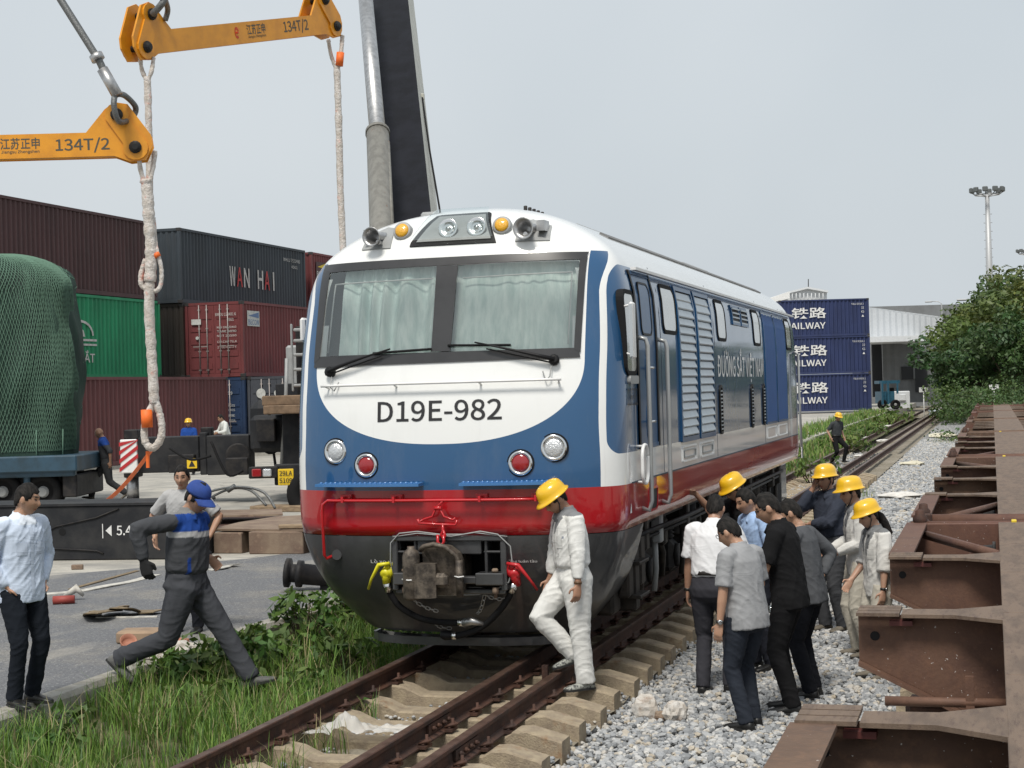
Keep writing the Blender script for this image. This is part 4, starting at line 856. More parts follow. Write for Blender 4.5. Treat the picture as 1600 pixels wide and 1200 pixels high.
def head_pts():
    s = ICO_V; x, y, z = s[:, 0].copy(), s[:, 1].copy(), s[:, 2].copy()
    X, Yq, Z = x*.076, y*.096, z*.116
    low = np.clip(-z-.05, 0, 1); X *= 1-.38*low**1.3; Yq = np.where(y < 0, Yq*(1-.5*np.clip(-z-.1, 0, 1)), Yq*(1-.06*low)); Yq += .012*low
    f = y > 0; fr = np.clip(y, 0, 1)
    d = -.011*(g2(X, Z, .031, .012, .017, .013)+g2(X, Z, -.031, .012, .017, .013))+.005*g2(X, Z, 0, .036, .05, .012)+.026*g2(X, Z, 0, -.026, .011, .016)+.013*g2(X, Z, 0, -.004, .008, .022)+.006*g2(X, Z, 0, -.064, .024, .016)-.006*g2(X, Z, 0, -.064, .022, .003)+.010*g2(X, Z, 0, -.104, .022, .014)+.004*(g2(X, Z, .045, -.025, .02, .02)+g2(X, Z, -.045, -.025, .02, .02))
    Yq += np.where(f, d*np.minimum(fr*2.2, 1), 0); return np.column_stack([X, Yq, Z])
HEAD = head_pts()
def hair_pts(front=.062, side=-.012, back=-.07, puff=1.055, top=.012, seed=0):
    s = ICO_V; P = np.column_stack([s[:, 0]*.076, s[:, 1]*.096, s[:, 2]*.116]); az = np.arctan2(s[:, 1], np.abs(s[:, 0]))   # pi/2 front, -pi/2 back
    hl = np.where(az > .35, side+(front-side)*np.clip((az-.35)/.5, 0, 1), np.where(az < -.25, side+(back-side)*np.clip((-.25-az)/.7, 0, 1), side)); low = P[:, 2] < hl
    P2 = P*puff; P2[:, 2] += np.where(s[:, 2] > 0, top*s[:, 2], 0); nz = np.array([noise.noise((a*30+seed, b*30, c*18)) for a, b, c in P]); P2 *= (1+.05*nz)[:, None]; P2[low] = P[low]*.80; return P2
def helmet_parts(mb):
    rings = []; n = 40
    prof = [(0.0, 1.17, .0), (.004, 1.19, .006), (.014, 1.06, .012), (.016, 1.03, .02), (.05, 1.0, .05), (.08, .93, .085), (.10, .83, .108), (.115, .66, .122), (.124, .4, .131), (.127, .02, .134)]
    for q, (zz, rr, _) in enumerate(prof):
        R_ = []
        for i in range(n):
            a = 2*PI*i/n; fr = max(0, math.sin(a)); pk = (1+.17*fr**2.5) if q < 3 else 1.0; x = .108*rr*math.cos(a)*(pk if q < 3 else 1); y = .130*rr*math.sin(a)*pk; z = zz-(.014*fr**2 if q < 3 else 0)
            if q > 4 and abs(x) < .028: z += .007
            if q > 4 and .04 < abs(x) < .052: z += .003
            R_.append(Vector((x, y, z+.035)))
        rings.append(R_)
    mb.loft(rings, caps=True)
def cap_parts(mb):
    n = 36; rings = []
    for t in np.linspace(0, 1, 9):
        a = t*PI/2*.98; rings.append([Vector((.088*math.cos(a)**.7*math.cos(2*PI*i/n), .108*math.cos(a)**.7*math.sin(2*PI*i/n)-.004, .035+.095*math.sin(a))) for i in range(n)])
    mb.loft(rings); us = np.linspace(-1, 1, 13)
    for off in (0, .007):
        mb.grid(lambda u, v_: Vector((.082*u, .095*math.sqrt(max(0, 1-(u*.9)**2))+v_*.085*(1-.35*u*u), .042-off-.022*v_*v_-.022*u*u)), us, np.linspace(0, 1, 6))
    mb.tube([(0, 0, .128), (0, 0, .134)], .008, 8)
def fold(P, N, amp, joints, sc=(13, 13, 7), seed=0.0):
    out = np.empty(len(P)); js = [np.array(j[:3]) for j in joints]; ja = [j[3] for j in joints]; jr = [j[4] for j in joints]
    A = np.full(len(P), amp)
    for j, a, r_ in zip(js, ja, jr): A += a*np.exp(-((P-j)**2).sum(1)/(r_*r_))
    for i, q in enumerate(P):
        a = noise.noise((q[0]*sc[0]*.62+seed, q[1]*sc[1]*.62, q[2]*sc[2]*.62)); b = noise.noise((q[0]*5+seed+9, q[1]*5+4, q[2]*15+2.5*q[0]*6)); c = noise.noise((q[0]*28, q[1]*28+seed, q[2]*20))
        out[i] = max(0, 1-2.8*abs(a))**1.6*.8+max(0, 1-3.0*abs(b))**1.6*.8+.12*c-.4
    return P+N*(A*out)[:, None]
def normals(me):
    a = np.empty(len(me.vertices)*3, 'f'); me.vertices.foreach_get('normal', a) if hasattr(me.vertices, 'foreach_get') else None; return a.reshape(-1, 3)
SKIN = (0.40, 0.235, 0.155); V3 = Vector
def person(label, loc, a, h=1.72, lean=0.0, side=0.0, head=(0, 0), hands=None, feet=None, elbows=(None, None), knees=(None, None), pelvis=(0, 0, 0), outfit=None, hat=None, hair='hair_black', skin=SKIN, group=None, fine=True, curl=.5,
           palm=(None, None), girth=1.0, gl=False, hairp=None, twist=0.0, hdirs=(None, None)):
    O = dict(shirt=(.7, .7, .7), pants=(.03, .03, .035), sleeve='short', tuck=True, shoe='shoe_black', loose=1.0, colfn=None, pcolfn=None, belt=True, collar=True, coll=None, pantw=1.0); O.update(outfit or {})
    root = empty('person', loc, YAW+math.radians(a)); tag(root, label, 'person', group); k = h/1.72; root.scale = (k, k, k); G = girth; vb = .0072 if fine else .014; vc = .0105 if fine else .02
    seed = (hash(label) % 977)/7.0 if False else (sum(ord(c) for c in label) % 977)/7.0
    pel = V3((0, 0, .93))+V3(pelvis); Rl = Matrix.Rotation(math.radians(side), 3, 'Y') @ Matrix.Rotation(-math.radians(lean), 3, 'X') @ Matrix.Rotation(math.radians(twist), 3, 'Z')
    def T(x, y, z): return pel+Rl @ V3((x, y, z-.93))          # torso frame, rest heights
    xa, ya = Rl @ V3((1, 0, 0)), Rl @ V3((0, 1, 0))
    neck = T(0, .0, 1.46); shR, shL = T(.178*G, -.01, 1.395), T(-.178*G, -.01, 1.395)
    hc = T(0, .02, 1.49)+(Rl @ V3((0, .012, .115))); Rh = Matrix.Rotation(math.radians(side*.4), 3, 'Y') @ Matrix.Rotation(math.radians(head[0]+twist), 3, 'Z') @ Matrix.Rotation(-math.radians(lean*.55+head[1]), 3, 'X')
    hc = T(0, .01, 1.485)+Rh @ V3((0, .022, .11)); HD = lambda q: hc+Rh @ V3(q)
    hands = hands or (None, None); hR = V3(hands[0]) if hands[0] else V3((.27*G, .05, .86)); hL = V3(hands[1]) if hands[1] else V3((-.27*G, .05, .86))
    UA, FA = .285, .25
    eR, hR = ik(shR, hR, UA, FA, V3(elbows[0]) if elbows[0] else V3((.5, -1, 0))); eL, hL = ik(shL, hL, UA, FA, V3(elbows[1]) if elbows[1] else V3((-.5, -1, 0)))
    feet = feet or ((.105, .02, 0, 0, 8), (-.105, -.03, 0, 0, -8))
    hipR, hipL = pel+V3((.092*G, 0, -.03)), pel+V3((-.092*G, 0, -.03)); legs = []
    for i, (hp, ft) in enumerate(((hipR, feet[0]), (hipL, feet[1]))):
        an = V3((ft[0], ft[1], ft[2]+.085)); yw = math.radians(ft[4] if len(ft) > 4 else 0); pt = math.radians(ft[3] if len(ft) > 3 else 0)
        if pt: an = an+V3((0, 0, .13*math.sin(-pt) if pt < 0 else .02))
        kn, an = ik(hp, an, .425, .415, V3(knees[i]) if knees[i] else V3((.12*(1 if i == 0 else -1), 1, 0))); legs.append((hp, kn, an, yw, pt))
    # ---------------- body: one continuous skin
    b = MB()
    rs_ = [(1.0, .14, .10), (1.15, .13, .095), (1.30, .15, .10), (1.40, .14, .08), (1.45, .085, .065), (1.475, .056, .058), (1.50, .052, .056)]
    b.loft([ell(T(0, 0, z), xa, ya, w*G, d*G, 16) for z, w, d in [(.84, .13, .095), (.92, .145, .10)]+rs_]); path_loft(b, [T(0, -.005, 1.44), hc+Rh @ V3((0, -.015, -.03))], [(.055, .058), (.05, .054)], 12, xa)
    b.add([HD(q) for q in HEAD], ICO_F)
    for s in (-1, 1): b.add([HD((s*.076+q[0]*.010, -.006+q[1]*.020, -.004+q[2]*.032)) for q in ICO_V[::1]], ICO_F)
    long_ = O['sleeve'] == 'long'
    for s, sh, el, hd, i in ((1, shR, eR, hR, 0), (-1, shL, eL, hL, 1)):
        ar = [(.046*G, .046*G), (.041*G, .041*G), (.039, .040), (.042, .038), (.027, .024)]; md = el.lerp(hd, .3)
        path_loft(b, [sh, sh.lerp(el, .5), el, md, hd], ar, 12, xa)
        dn = (hd-el).normalized(); dn = V3(hdirs[i]).normalized() if hdirs[i] else (dn+V3((0, .12, -.25))).normalized(); pn = V3(palm[i]) if palm[i] else V3((-s, .25, 0)); pn = (pn-dn*pn.dot(dn)).normalized(); sd = dn.cross(pn)*1.0
        fwd = V3((0, 1, .3)); sd = sd if sd.dot(fwd) > 0 else -sd                       # thumb side points forward
        b.loft([ell(hd+dn*t, sd, pn, w, d, 12) for t, w, d in ((-.02, .027, .022), (.02, .034, .018), (.06, .042, .016), (.09, .041, .014), (.102, .036, .010))])
        for f_, (o_, ln) in enumerate(((.031, .072), (.0105, .082), (-.0105, .076), (-.031, .060))):
            q = hd+dn*.088+sd*o_; d1 = (dn+pn*curl*.55+sd*o_*2.0).normalized(); d2 = (dn+pn*curl*1.9+sd*o_*1.5).normalized(); p1 = q+d1*ln*.5; p2 = p1+d2*ln*.5
            path_loft(b, [q, p1, p2], [(.0088, .0088), (.0082, .0082), (.0066, .0066)], 8, sd)
        q = hd+dn*.022+sd*.03; p1 = q+(dn*.6+sd*.75+pn*.25).normalized()*.042; p2 = p1+(dn+sd*.12+pn*.35).normalized()*.036; path_loft(b, [q-sd*.008, p1, p2], [(.014, .014), (.0105, .0105), (.0078, .0078)], 8, pn)
    for hp, kn, an, yw, pt in legs: path_loft(b, [hp, kn, an], [(.07, .07), (.045, .045), (.032, .032)], 10, xa)
    me = do_remesh(b, vb, 2, .45 if fine else .6); P = verts(me); C = np.tile(np.array(skin), (len(P), 1)); Q = (P-np.array(hc)) @ np.array(Rh)
    hm = np.abs(Q).max(1) < .16
    for sx_2 in (-.031, .031):
        C[hm & (((Q[:, 0]-sx_2)/.014)**2+((Q[:, 2]-.011)/.0065)**2 < 1) & (Q[:, 1] > .05)] = (.03, .02, .018); C[hm & (((Q[:, 0]-sx_2*1.02)/.021)**2+((Q[:, 2]-.034)/.006)**2 < 1) & (Q[:, 1] > .05)] = (.035, .028, .022)
    lp = hm & ((Q[:, 0]/.024)**2+((Q[:, 2]+.064)/.009)**2 < 1) & (Q[:, 1] > .06); C[lp] = np.array(skin)*np.array([.85, .55, .55]); body_ = finish(me, 'body', 'skin', root, C)
    # ---------------- trousers
    w = MB(); L = O['loose']; PWd = O['pantw']; top_z = 1.04 if O['tuck'] else 1.02
    w.loft([ell(T(0, 0, top_z), xa, ya, .152*G, .112*G, 18), ell(T(0, 0, .97), xa, ya, .166*G*L, .122*G, 18), ell(pel+V3((0, -.008, -.03)), xa, V3((0, 1, 0)), .178*G*L, .130*G*L, 18), ell(pel+V3((0, -.006, -.10)), V3((1, 0, 0)), V3((0, 1, 0)), .172*G*L, .122*G*L, 18), ell(pel+V3((0, 0, -.15)), V3((1, 0, 0)), V3((0, 1, 0)), .10*G, .085*G, 18)])
    for hp, kn, an, yw, pt in legs:
        path_loft(w, [hp, hp.lerp(kn, .4), kn, kn.lerp(an, .5), an-(kn-an).normalized()*.035], [(.098*G*PWd, .108*G*PWd), (.088*PWd*G, .098*G*PWd), (.066*PWd, .072*PWd), (.06*PWd, .066*PWd), (.058*PWd, .068*PWd)], 14, V3((1, 0, 0)), flat=True)
    me = do_remesh(w, vc, 4); P = verts(me); jn = [(*l_[1], .006, .12) for l_ in legs]+[(l_[2].x, l_[2].y, l_[2].z+.08, .006, .11) for l_ in legs]+[(*(pel+V3((0, .1, -.1))), .006, .15)]
    P2 = fold(P, normals(me), .0040*O.get('foldk', 1), jn, (11, 11, 5), seed); me.vertices.foreach_set('co', P2.astype('f').ravel())
    tq = (P-np.array(pel)) @ np.array(Rl)+np.array([0, 0, .93]); C = np.tile(np.array(O['pants']), (len(P), 1)) if not O['pcolfn'] else O['pcolfn'](tq); finish(me, 'trousers', 'cloth', root, C)
    # ---------------- shirt
    w = MB(); hem = 1.0 if O['tuck'] else .80; rs2 = []
    if not O['tuck']: rs2 = [(hem, .178*L, .134*L), (.90, .180*L, .136*L), (1.0, .170*L, .128*L)]
    else: rs2 = [(.985, .160, .118), (1.02, .170*L, .128*L)]
    rs2 += [(1.12, .170*L, .126*L), (1.24, .176*L, .126*L), (1.34, .186, .126), (1.40, .165, .102), (1.44, .115, .085), (1.47, .07, .07)]
    w.loft([ell(T(0, -.004, z), xa, ya, a_*G, b_*G, 20) for z, a_, b_ in rs2])
    for s, sh, el, hd in ((1, shR, eR, hR), (-1, shL, eL, hL)):
        if long_: pts = [T(s*.12*G, -.01, 1.40), sh, sh.lerp(el, .5), el, el.lerp(hd, .5), el.lerp(hd, O.get('cuff', .95))]; rr_2 = [(.07, .075), (.069*G, .074*G), (.064*L, .068*L), (.055*L, .058*L), (.050*L, .052*L), (.042, .042)]
        elif O['sleeve'] == 'mid': pts = [T(s*.12*G, -.01, 1.40), sh, sh.lerp(el, .5), el, el.lerp(hd, .25)]; rr_2 = [(.07, .075), (.07*G, .075*G), (.066*L, .07*L), (.062*L, .066*L), (.06*L, .064*L)]
        else: pts = [T(s*.12*G, -.01, 1.40), sh, sh.lerp(el, .45), sh.lerp(el, .84)]; rr_2 = [(.07, .075), (.067*G, .072*G), (.062*L, .068*L), (.064*L, .072*L)]
        path_loft(w, pts, rr_2, 14, xa, flat=True)
    if O['collar']:
        n = 18; rr5 = []
        for z, r_, th in ((1.445, .074, 0), (1.47, .070, 0), (1.50, .064, 0), (1.505, .058, 0), (1.47, .05, 0)):
            rr5.append([T(r_*math.cos(2*PI*i/n), r_*1.06*math.sin(2*PI*i/n)+.004, z-(.035*max(0, math.sin(2*PI*i/n))**3)) for i in range(n)])
        w.loft(rr5)
        for s in (-1, 1): w.prism([T(s*.012, .082, 1.435), T(s*.07, .055, 1.475), T(s*.085, .075, 1.43), T(s*.05, .112, 1.395)], Rl @ V3((0, .012, .004)))
    me = do_remesh(w, vc, 3); P = verts(me); jn = [(*eR, .006, .10), (*eL, .006, .10), (*T(.13, .05, 1.30), .005, .1), (*T(-.13, .05, 1.30), .005, .1), (*T(0, 0, 1.04), .008, .16)]
    P2 = fold(P, normals(me), .0044*O.get('foldk', 1), jn, (15, 15, 6), seed+3); me.vertices.foreach_set('co', P2.astype('f').ravel())
    tq = (P-np.array(pel)) @ np.array(Rl)+np.array([0, 0, .93]); C = np.tile(np.array(O['shirt']), (len(P), 1)) if not O['colfn'] else O['colfn'](tq, P, dict(eR=np.array(eR), eL=np.array(eL), hR=np.array(hR), hL=np.array(hL), sR=np.array(shR), sL=np.array(shL)))
    if O['coll'] is not None: C[(tq[:, 2] > 1.445) | ((tq[:, 2] > 1.40) & (tq[:, 1] > .085) & (np.abs(tq[:, 0]) < .095))] = O['coll']
    shirt_ = finish(me, 'jacket' if O.get('jacket') else 'shirt', 'cloth', root, C)
    if O.get('placket'):          # button strip and chest pockets laid on the cloth
        from mathutils.bvhtree import BVHTree
        bv = BVHTree.FromPolygons([tuple(c) for c in P2], [tuple(f.vertices) for f in me.polygons])
        def lay(x0, x1, z0, z1, nx, nz, nm):
            V_, ok = [], True
            for x in np.linspace(x0, x1, nx):
                for z in np.linspace(z0, z1, nz):
                    h_ = bv.ray_cast(T(x, .5, z), -ya)
                    if h_[0] is None: return
                    V_.append(h_[0]+ya*.004)
            F_ = [(i*nz+j, (i+1)*nz+j, (i+1)*nz+j+1, i*nz+j+1) for i in range(nx-1) for j in range(nz-1)]
            col_mesh(nm, [tuple(c) for c in V_], F_, np.tile(np.array(O['shirt'])*.86, (len(V_), 1)), 'cloth', root)
        lay(-.016, .016, hem+.02, 1.38, 3, 26, 'button_strip'); lay(-.125, -.045, 1.17, 1.27, 6, 7, 'pocket'); lay(.045, .125, 1.17, 1.27, 6, 7, 'pocket')
    if O['tuck'] and O['belt']:
        q = MB(); n = 28; q.loft([[T(.166*G*L*math.cos(2*PI*i/n)*e, .124*G*L*math.sin(2*PI*i/n)*e-.003, z) for i in range(n)] for z, e in ((1.0, .97), (1.0, 1.03), (1.035, 1.03), (1.035, .97))], caps=False); q.build('belt', 'leather_belt', root)
    # ---------------- shoes
    for hp, kn, an, yw, pt in legs:
        q = MB(); Rz = Matrix.Rotation(-yw, 3, 'Z') @ Matrix.Rotation(pt, 3, 'X'); rings = []
        for t, w_, hh in ((-.075, .026, .05), (-.06, .036, .075), (-.02, .040, .088), (.03, .040, .075), (.08, .045, .055), (.13, .047, .045), (.165, .042, .038), (.19, .03, .03), (.20, .015, .022)):
            R_ = []
            for i in range(14):
                c_, s_ = math.cos(2*PI*i/14), math.sin(2*PI*i/14); z = s_*hh*.5+hh*.5 if s_ > 0 else max(s_*hh, -hh*.5)*.9+hh*.5
                R_.append(an+Rz @ V3((w_*math.copysign(abs(c_)**.7, c_), t, z-.085)))
            rings.append(R_)
        q.loft(rings); sh_ = q.build('shoe', O['shoe'], root)
        q = MB(); q.loft([[an+Rz @ V3((w_*s, t, z-.087)) for t, w_ in ((-.08, .028), (-.02, .042), (.05, .042), (.13, .05), (.18, .04), (.205, .012))]+[an+Rz @ V3((-w_*s, t, z-.087)) for t, w_ in ((.205, .012), (.18, .04), (.13, .05), (.05, .042), (-.02, .042), (-.08, .028))] for z, s in ((0, 1), (.018, 1.02))], smooth=False); q.build('sole', 'sole_dark', sh_)
    # ---------------- head wear, hair
    Mh = Matrix.Translation(hc) @ Rh.to_4x4()
    if hair:
        HP = hair_pts(seed=seed, **(hairp or {})); q = MB(); q.add([Mh @ V3(x) for x in HP], ICO_F, True); q.build('hair', hair, root, fix=False)
    if hat == 'helmet':
        q = MB(); helmet_parts(q); q.v = [tuple(Mh @ (Matrix.Rotation(math.radians(4), 3, 'X') @ V3(x))) for x in q.v]; ht = q.build('hard_hat', 'helmet_yellow', root)
        q = MB(); q.tube([Mh @ V3(x) for x in ((.08, .01, .05), (.079, .02, -.03), (.055, .05, -.095), (0, .06, -.122), (-.055, .05, -.095), (-.079, .02, -.03), (-.08, .01, .05))], .005, 5); q.build('chin_strap', 'text_black', ht)
    elif hat == 'cap':
        q = MB(); cap_parts(q); q.v = [tuple(Mh @ V3(x)) for x in q.v]; q.build('cap', 'cap_blue', root)
    if gl:
        q = MB()
        for s in (-1, 1):
            q.tube([Mh @ V3((s*.034+.024*math.cos(t), .098, .008+.018*math.sin(t))) for t in np.linspace(0, 2*PI, 13)], .0022, 5); q.tube([Mh @ V3((s*.058, .096, .014)), Mh @ V3((s*.078, .05, .016)), Mh @ V3((s*.08, -.01, .012))], .0022, 5)
        q.tube([Mh @ V3((-.012, .1, .012)), Mh @ V3((.012, .1, .012))], .0022, 5); q.build('glasses', 'text_black', root)
    J = dict(root=root, hR=hR, hL=hL, eR=eR, eL=eL, T=T, pel=pel, Mh=Mh, legs=legs); return J
def band(J, which, t, m_, r=.034, nm='watch', w=.024):
    h_, e_ = (J['hR'], J['eR']) if which == 'R' else (J['hL'], J['eL']); d = (h_-e_).normalized(); c = e_.lerp(h_, t); q = MB(); q.tube([c-d*w/2, c+d*w/2], r, 14); o = q.build(nm, m_, J['root'])
    if nm == 'watch': q = MB(); q.lathe(c+V3((.0, 0, .0))+d.orthogonal().normalized()*(r-.004), d.orthogonal(), [(0, .02), (.012, .02), (.014, .01)], 14); q.build('watch_face', 'watch_steel', o)
def glove(J, which):
    pass
G0 = lambda x, y, z: tuple(onz(x, y, z))
GZ = -.345
# ---------------- white shirt man at the left kerb
p1 = person('man in pale blue-white long sleeve shirt standing hands in pockets on the kerb', G0(38, 1100, 0.015), -126, 1.69, lean=2, head=(34, 10), hands=((.17, .05, .93), (-.17, .05, .93)), elbows=((1, -.7, 0), (-1, -.7, 0)), hdirs=((-.35, .1, -1), (.35, .1, -1)),
  outfit=dict(placket=True, shirt=(.56, .64, .77), pants=(.013, .016, .022), sleeve='long', tuck=False, loose=1.06, coll=(.68, .74, .82)), girth=1.05, hairp=dict(front=.05))
# ---------------- the strider
def colover(q, P, J):
    C = np.tile(np.array((.062, .065, .072)), (len(P), 1)); yoke = q[:, 2] > np.where(q[:, 1] > 0, 1.315, 1.30); arm = np.minimum(np.linalg.norm(P-(J['sR']*.35+J['eR']*.65), axis=1), np.linalg.norm(P-(J['sL']*.35+J['eL']*.65), axis=1)) < .14
    out = np.abs(q[:, 0]) > .205; C[yoke & ~out] = (.018, .06, .26); st = (q[:, 2] > 1.275) & (q[:, 2] < 1.318) & (~out); C[st] = (.42, .42, .42); C[q[:, 2] > 1.452] = (.2, .2, .2)
    C[(np.abs(q[:, 0]-.12) < .012) & (q[:, 2] < 1.12) & (q[:, 2] > .98) & (q[:, 1] > .05)] = (.018, .05, .22); return C
cov = dict(shirt=(.062, .065, .072), pants=(.055, .058, .066), sleeve='long', tuck=True, belt=False, colfn=colover, shoe='shoe_grey', loose=1.10, pantw=1.14, jacket=True)
pc = onz(300, 1040, 0); mid = atd(281, 620, 14.0)
J2 = person('worker in grey coverall and blue cap striding off the kerb onto the grass', (mid.x, mid.y, 0), -98, 1.88, lean=3, side=0, head=(-4, 28), pelvis=(0, .02, -.215), twist=-18,
  feet=((.08, -.50, -.04, -42, 6), (-.08, .53, -.235, 12, 0)), hands=((.33, -.20, .90), (-.25, .12, .86)), elbows=((.7, -1, .1), (-.6, -1, 0)), outfit=cov, hat='cap', hairp=dict(front=.02, side=-.02), palm=((-1, 0, 0), None), curl=.9)
q = MB()
for s_, hd, el in ((1, J2['hR'], J2['eR']),):
    d = (hd-el).normalized(); d = (d+V3((0, .12, -.25))).normalized(); pn = V3((-1, 0, 0)); pn = (pn-d*pn.dot(d)).normalized(); sd = d.cross(pn); sd = sd if sd.y > 0 else -sd
    q.loft([ell(hd+d*t, sd, pn, w, e, 12) for t, w, e in ((-.05, .036, .036), (0, .034, .03), (.04, .047, .026), (.09, .048, .023), (.11, .042, .019))])
    for o_, ln in ((.031, .072), (.0105, .082), (-.0105, .076), (-.031, .060)):
        a0 = hd+d*.088+sd*o_; d1 = (d+pn*.5).normalized(); d2 = (d+pn*1.7).normalized(); path_loft(q, [a0, a0+d1*ln*.5, a0+d1*ln*.5+d2*ln*.52], [(.0125, .0125), (.0118, .0118), (.010, .010)], 8, sd)
    a0 = hd+d*.022+sd*.03; p1_ = a0+(d*.6+sd*.75+pn*.25).normalized()*.042; path_loft(q, [a0, p1_, p1_+(d+pn*.35).normalized()*.04], [(.018, .018), (.0145, .0145), (.0115, .0115)], 8, pn)
me = do_remesh(q, .005, 2); finish(me, 'glove', 'glove_black', J2['root'])
# ---------------- man standing behind the strider
person('man in light grey t-shirt standing behind the striding worker', G0(293, 988, 0), 168, 1.66, head=(10, 8), hands=((.30, .06, .98), (-.30, .08, .98)), elbows=((1, -.6, 0), (-1, -.6, 0)), outfit=dict(shirt=(.40, .40, .40), pants=(.02, .022, .028), tuck=False, collar=False, loose=1.04))
# ---------------- white coverall man stepping over the rail
def cwhite(q, P, J):
    C = np.tile(np.array((.70, .70, .68)), (len(P), 1)); C[(q[:, 2] > 1.43) | ((q[:, 1] > .07) & (np.abs(q[:, 0]) < .02+.10*np.clip((q[:, 2]-1.28)/.16, 0, 1)) & (q[:, 2] > 1.28))] = (.20, .205, .215)
    C[(q[:, 1] > .06) & (np.abs(np.abs(q[:, 0])-.095) < .045) & (np.abs(q[:, 2]-1.255) < .010)] = (.25, .27, .32); return C
wh = dict(shirt=(.70, .70, .68), pants=(.70, .70, .675), sleeve='long', tuck=True, belt=False, colfn=cwhite, loose=1.13, pantw=1.20, shoe='shoe_mesh', jacket=True, cuff=.80, placket=True)
pz = onz(908, 1076, -.14); pz.x -= .02
J4 = person('worker in white coverall and yellow hard hat stepping over the rail before the locomotive', (pz.x, pz.y, 0), 108, 1.68, lean=5, head=(4, 34), pelvis=(.0, .02, -.115), feet=((.06, .02, .035, -14, 4), (-.09, -.03, -.14, 0, -6)), knees=((.1, 1, 0), (-.1, 1, 0)),
  hands=((.23, .16, .70), (-.27, .08, .70)), outfit=wh, hat='helmet', hairp=dict(front=.03), skin=(.36, .20, .13), curl=.8)
band(J4, 'L', .93, 'wood_bead', .033, 'bracelet', .022)
# ---------------- the group beside the locomotive
J5 = person('man in black shirt and hard hat reaching out to touch the locomotive side', G0(1152, 1002, GZ), 118, 1.75, lean=10, head=(10, 22), twist=-8, hands=((.30, .34, 1.02), (.02, .0, 0)), outfit=dict(shirt=(.016, .016, .017), pants=(.02, .02, .022), tuck=False, loose=1.03), hat='helmet', gl=True, skin=(.33, .19, .125)) if False else None
def reach():
    loc = onz(1180, 1004, GZ); a = 118.0; yaw = YAW+math.radians(a); k = 1.75/1.72; tgt = Vector((-2.93, loc.y-.25, 1.20)); d = tgt-loc; c, s = math.cos(-yaw), math.sin(-yaw); l_ = V3((d.x*c-d.y*s, d.x*s+d.y*c, d.z))/k
    return l_
rl = reach()
J5 = person('man in black shirt and hard hat reaching out to touch the locomotive side', G0(1180, 1004, GZ), 118, 1.75, lean=12, head=(-2, 24), hands=((rl.x, rl.y, rl.z), (-.24, .16, .88)), elbows=((0, -.2, -1), None), hdirs=((rl.x*.3, 1, .3), None), palm=((-.6, .2, -1), None), outfit=dict(shirt=(.016, .016, .017), pants=(.02, .02, .022), tuck=False, loose=1.03), hat='helmet', gl=True, skin=(.33, .19, .125))
J6 = person('man in white short sleeve shirt seen from behind with a black belt', G0(1118, 1082, GZ), -24, 1.72, lean=9, head=(4, 20), hands=((.25, .30, 1.0), (-.26, .10, .84)), outfit=dict(shirt=(.74, .75, .77), pants=(.042, .042, .05), loose=1.06, pantw=1.05), feet=((.10, .10, 0, 0, 6), (-.09, -.06, 0, 0, -4)), girth=1.05, skin=(.38, .22, .15))
band(J6, 'L', .95, 'leather_belt', .031, 'bracelet')
J7 = person('man in grey short sleeve shirt with wristwatch, nearest of the group by the wagon', G0(1172, 1138, GZ), 42, 1.645, lean=7, head=(16, 22), hands=((.24, .28, .98), (-.27, .06, .83)), outfit=dict(shirt=(.30, .305, .315), pants=(.026, .031, .042), tuck=False, loose=1.05, shoe='shoe_black'), feet=((.12, .06, 0, 0, 6), (-.08, -.02, 0, 0, -6)), gl=True, girth=1.02)
band(J7, 'L', .94, 'leather_belt', .031, 'watch')
J8 = person('man in light blue shirt facing the reaching worker inside the group', G0(1192, 1045, GZ), 112, 1.70, lean=6, head=(-4, 16), hands=((.24, .24, 1.0), (-.24, .24, 1.0)), outfit=dict(shirt=(.36, .50, .74), pants=(.02, .022, .03), loose=1.04), gl=False)
J9 = person('man in black polo shirt and glasses with bent arms in the group', G0(1238, 1112, GZ), 66, 1.79, lean=7, head=(12, 20), hands=((.10, .30, 1.02), (-.10, .30, 1.0)), elbows=((1, -.8, -.2), (-1, -.8, -.2)), outfit=dict(shirt=(.012, .012, .013), pants=(.011, .011, .012), tuck=False, loose=1.05), gl=True, feet=((.13, .05, 0, 0, 8), (-.10, -.03, 0, 0, -6)))
J10 = person('man in dark grey long sleeve top holding a water bottle, hand on hip', G0(1268, 1088, GZ), 58, 1.68, lean=8, head=(18, 14), hands=((.19, -.05, 1.02), (-.22, .16, .86)), elbows=((1, -.45, 0), (-1, -.6, 0)), outfit=dict(shirt=(.088, .092, .10), pants=(.012, .013, .017), sleeve='long', tuck=False, loose=1.05, collar=False), curl=1.1)
J11 = person('worker in navy coverall and hard hat with his hand at his mouth', G0(1303, 985, GZ), 122, 1.74, lean=2, head=(8, 4), hands=((.07, .17, 1.50), (.10, .20, 1.13)), elbows=((.6, .1, -1), (-1, .2, -.5)), outfit=dict(shirt=(.045, .052, .072), pants=(.06, .062, .068), sleeve='long', tuck=True, belt=False, loose=1.10, pantw=1.12, shoe='shoe_dusty', jacket=True, cuff=.85), hat='helmet', skin=(.34, .19, .125), hdirs=((-.15, -.25, 1), None), palm=((-.3, -1, 0), None), curl=1.0)
def cwt(q, P, J):
    C = np.tile(np.array((.64, .63, .60)), (len(P), 1)); C[(q[:, 2] > 1.43) | ((q[:, 1] > .06) & (np.abs(q[:, 0]) < .022+.09*np.clip((q[:, 2]-1.15)/.3, 0, 1)) & (np.abs(q[:, 0]) > .012) & (q[:, 2] > 1.0))] = (.17, .175, .18); return C
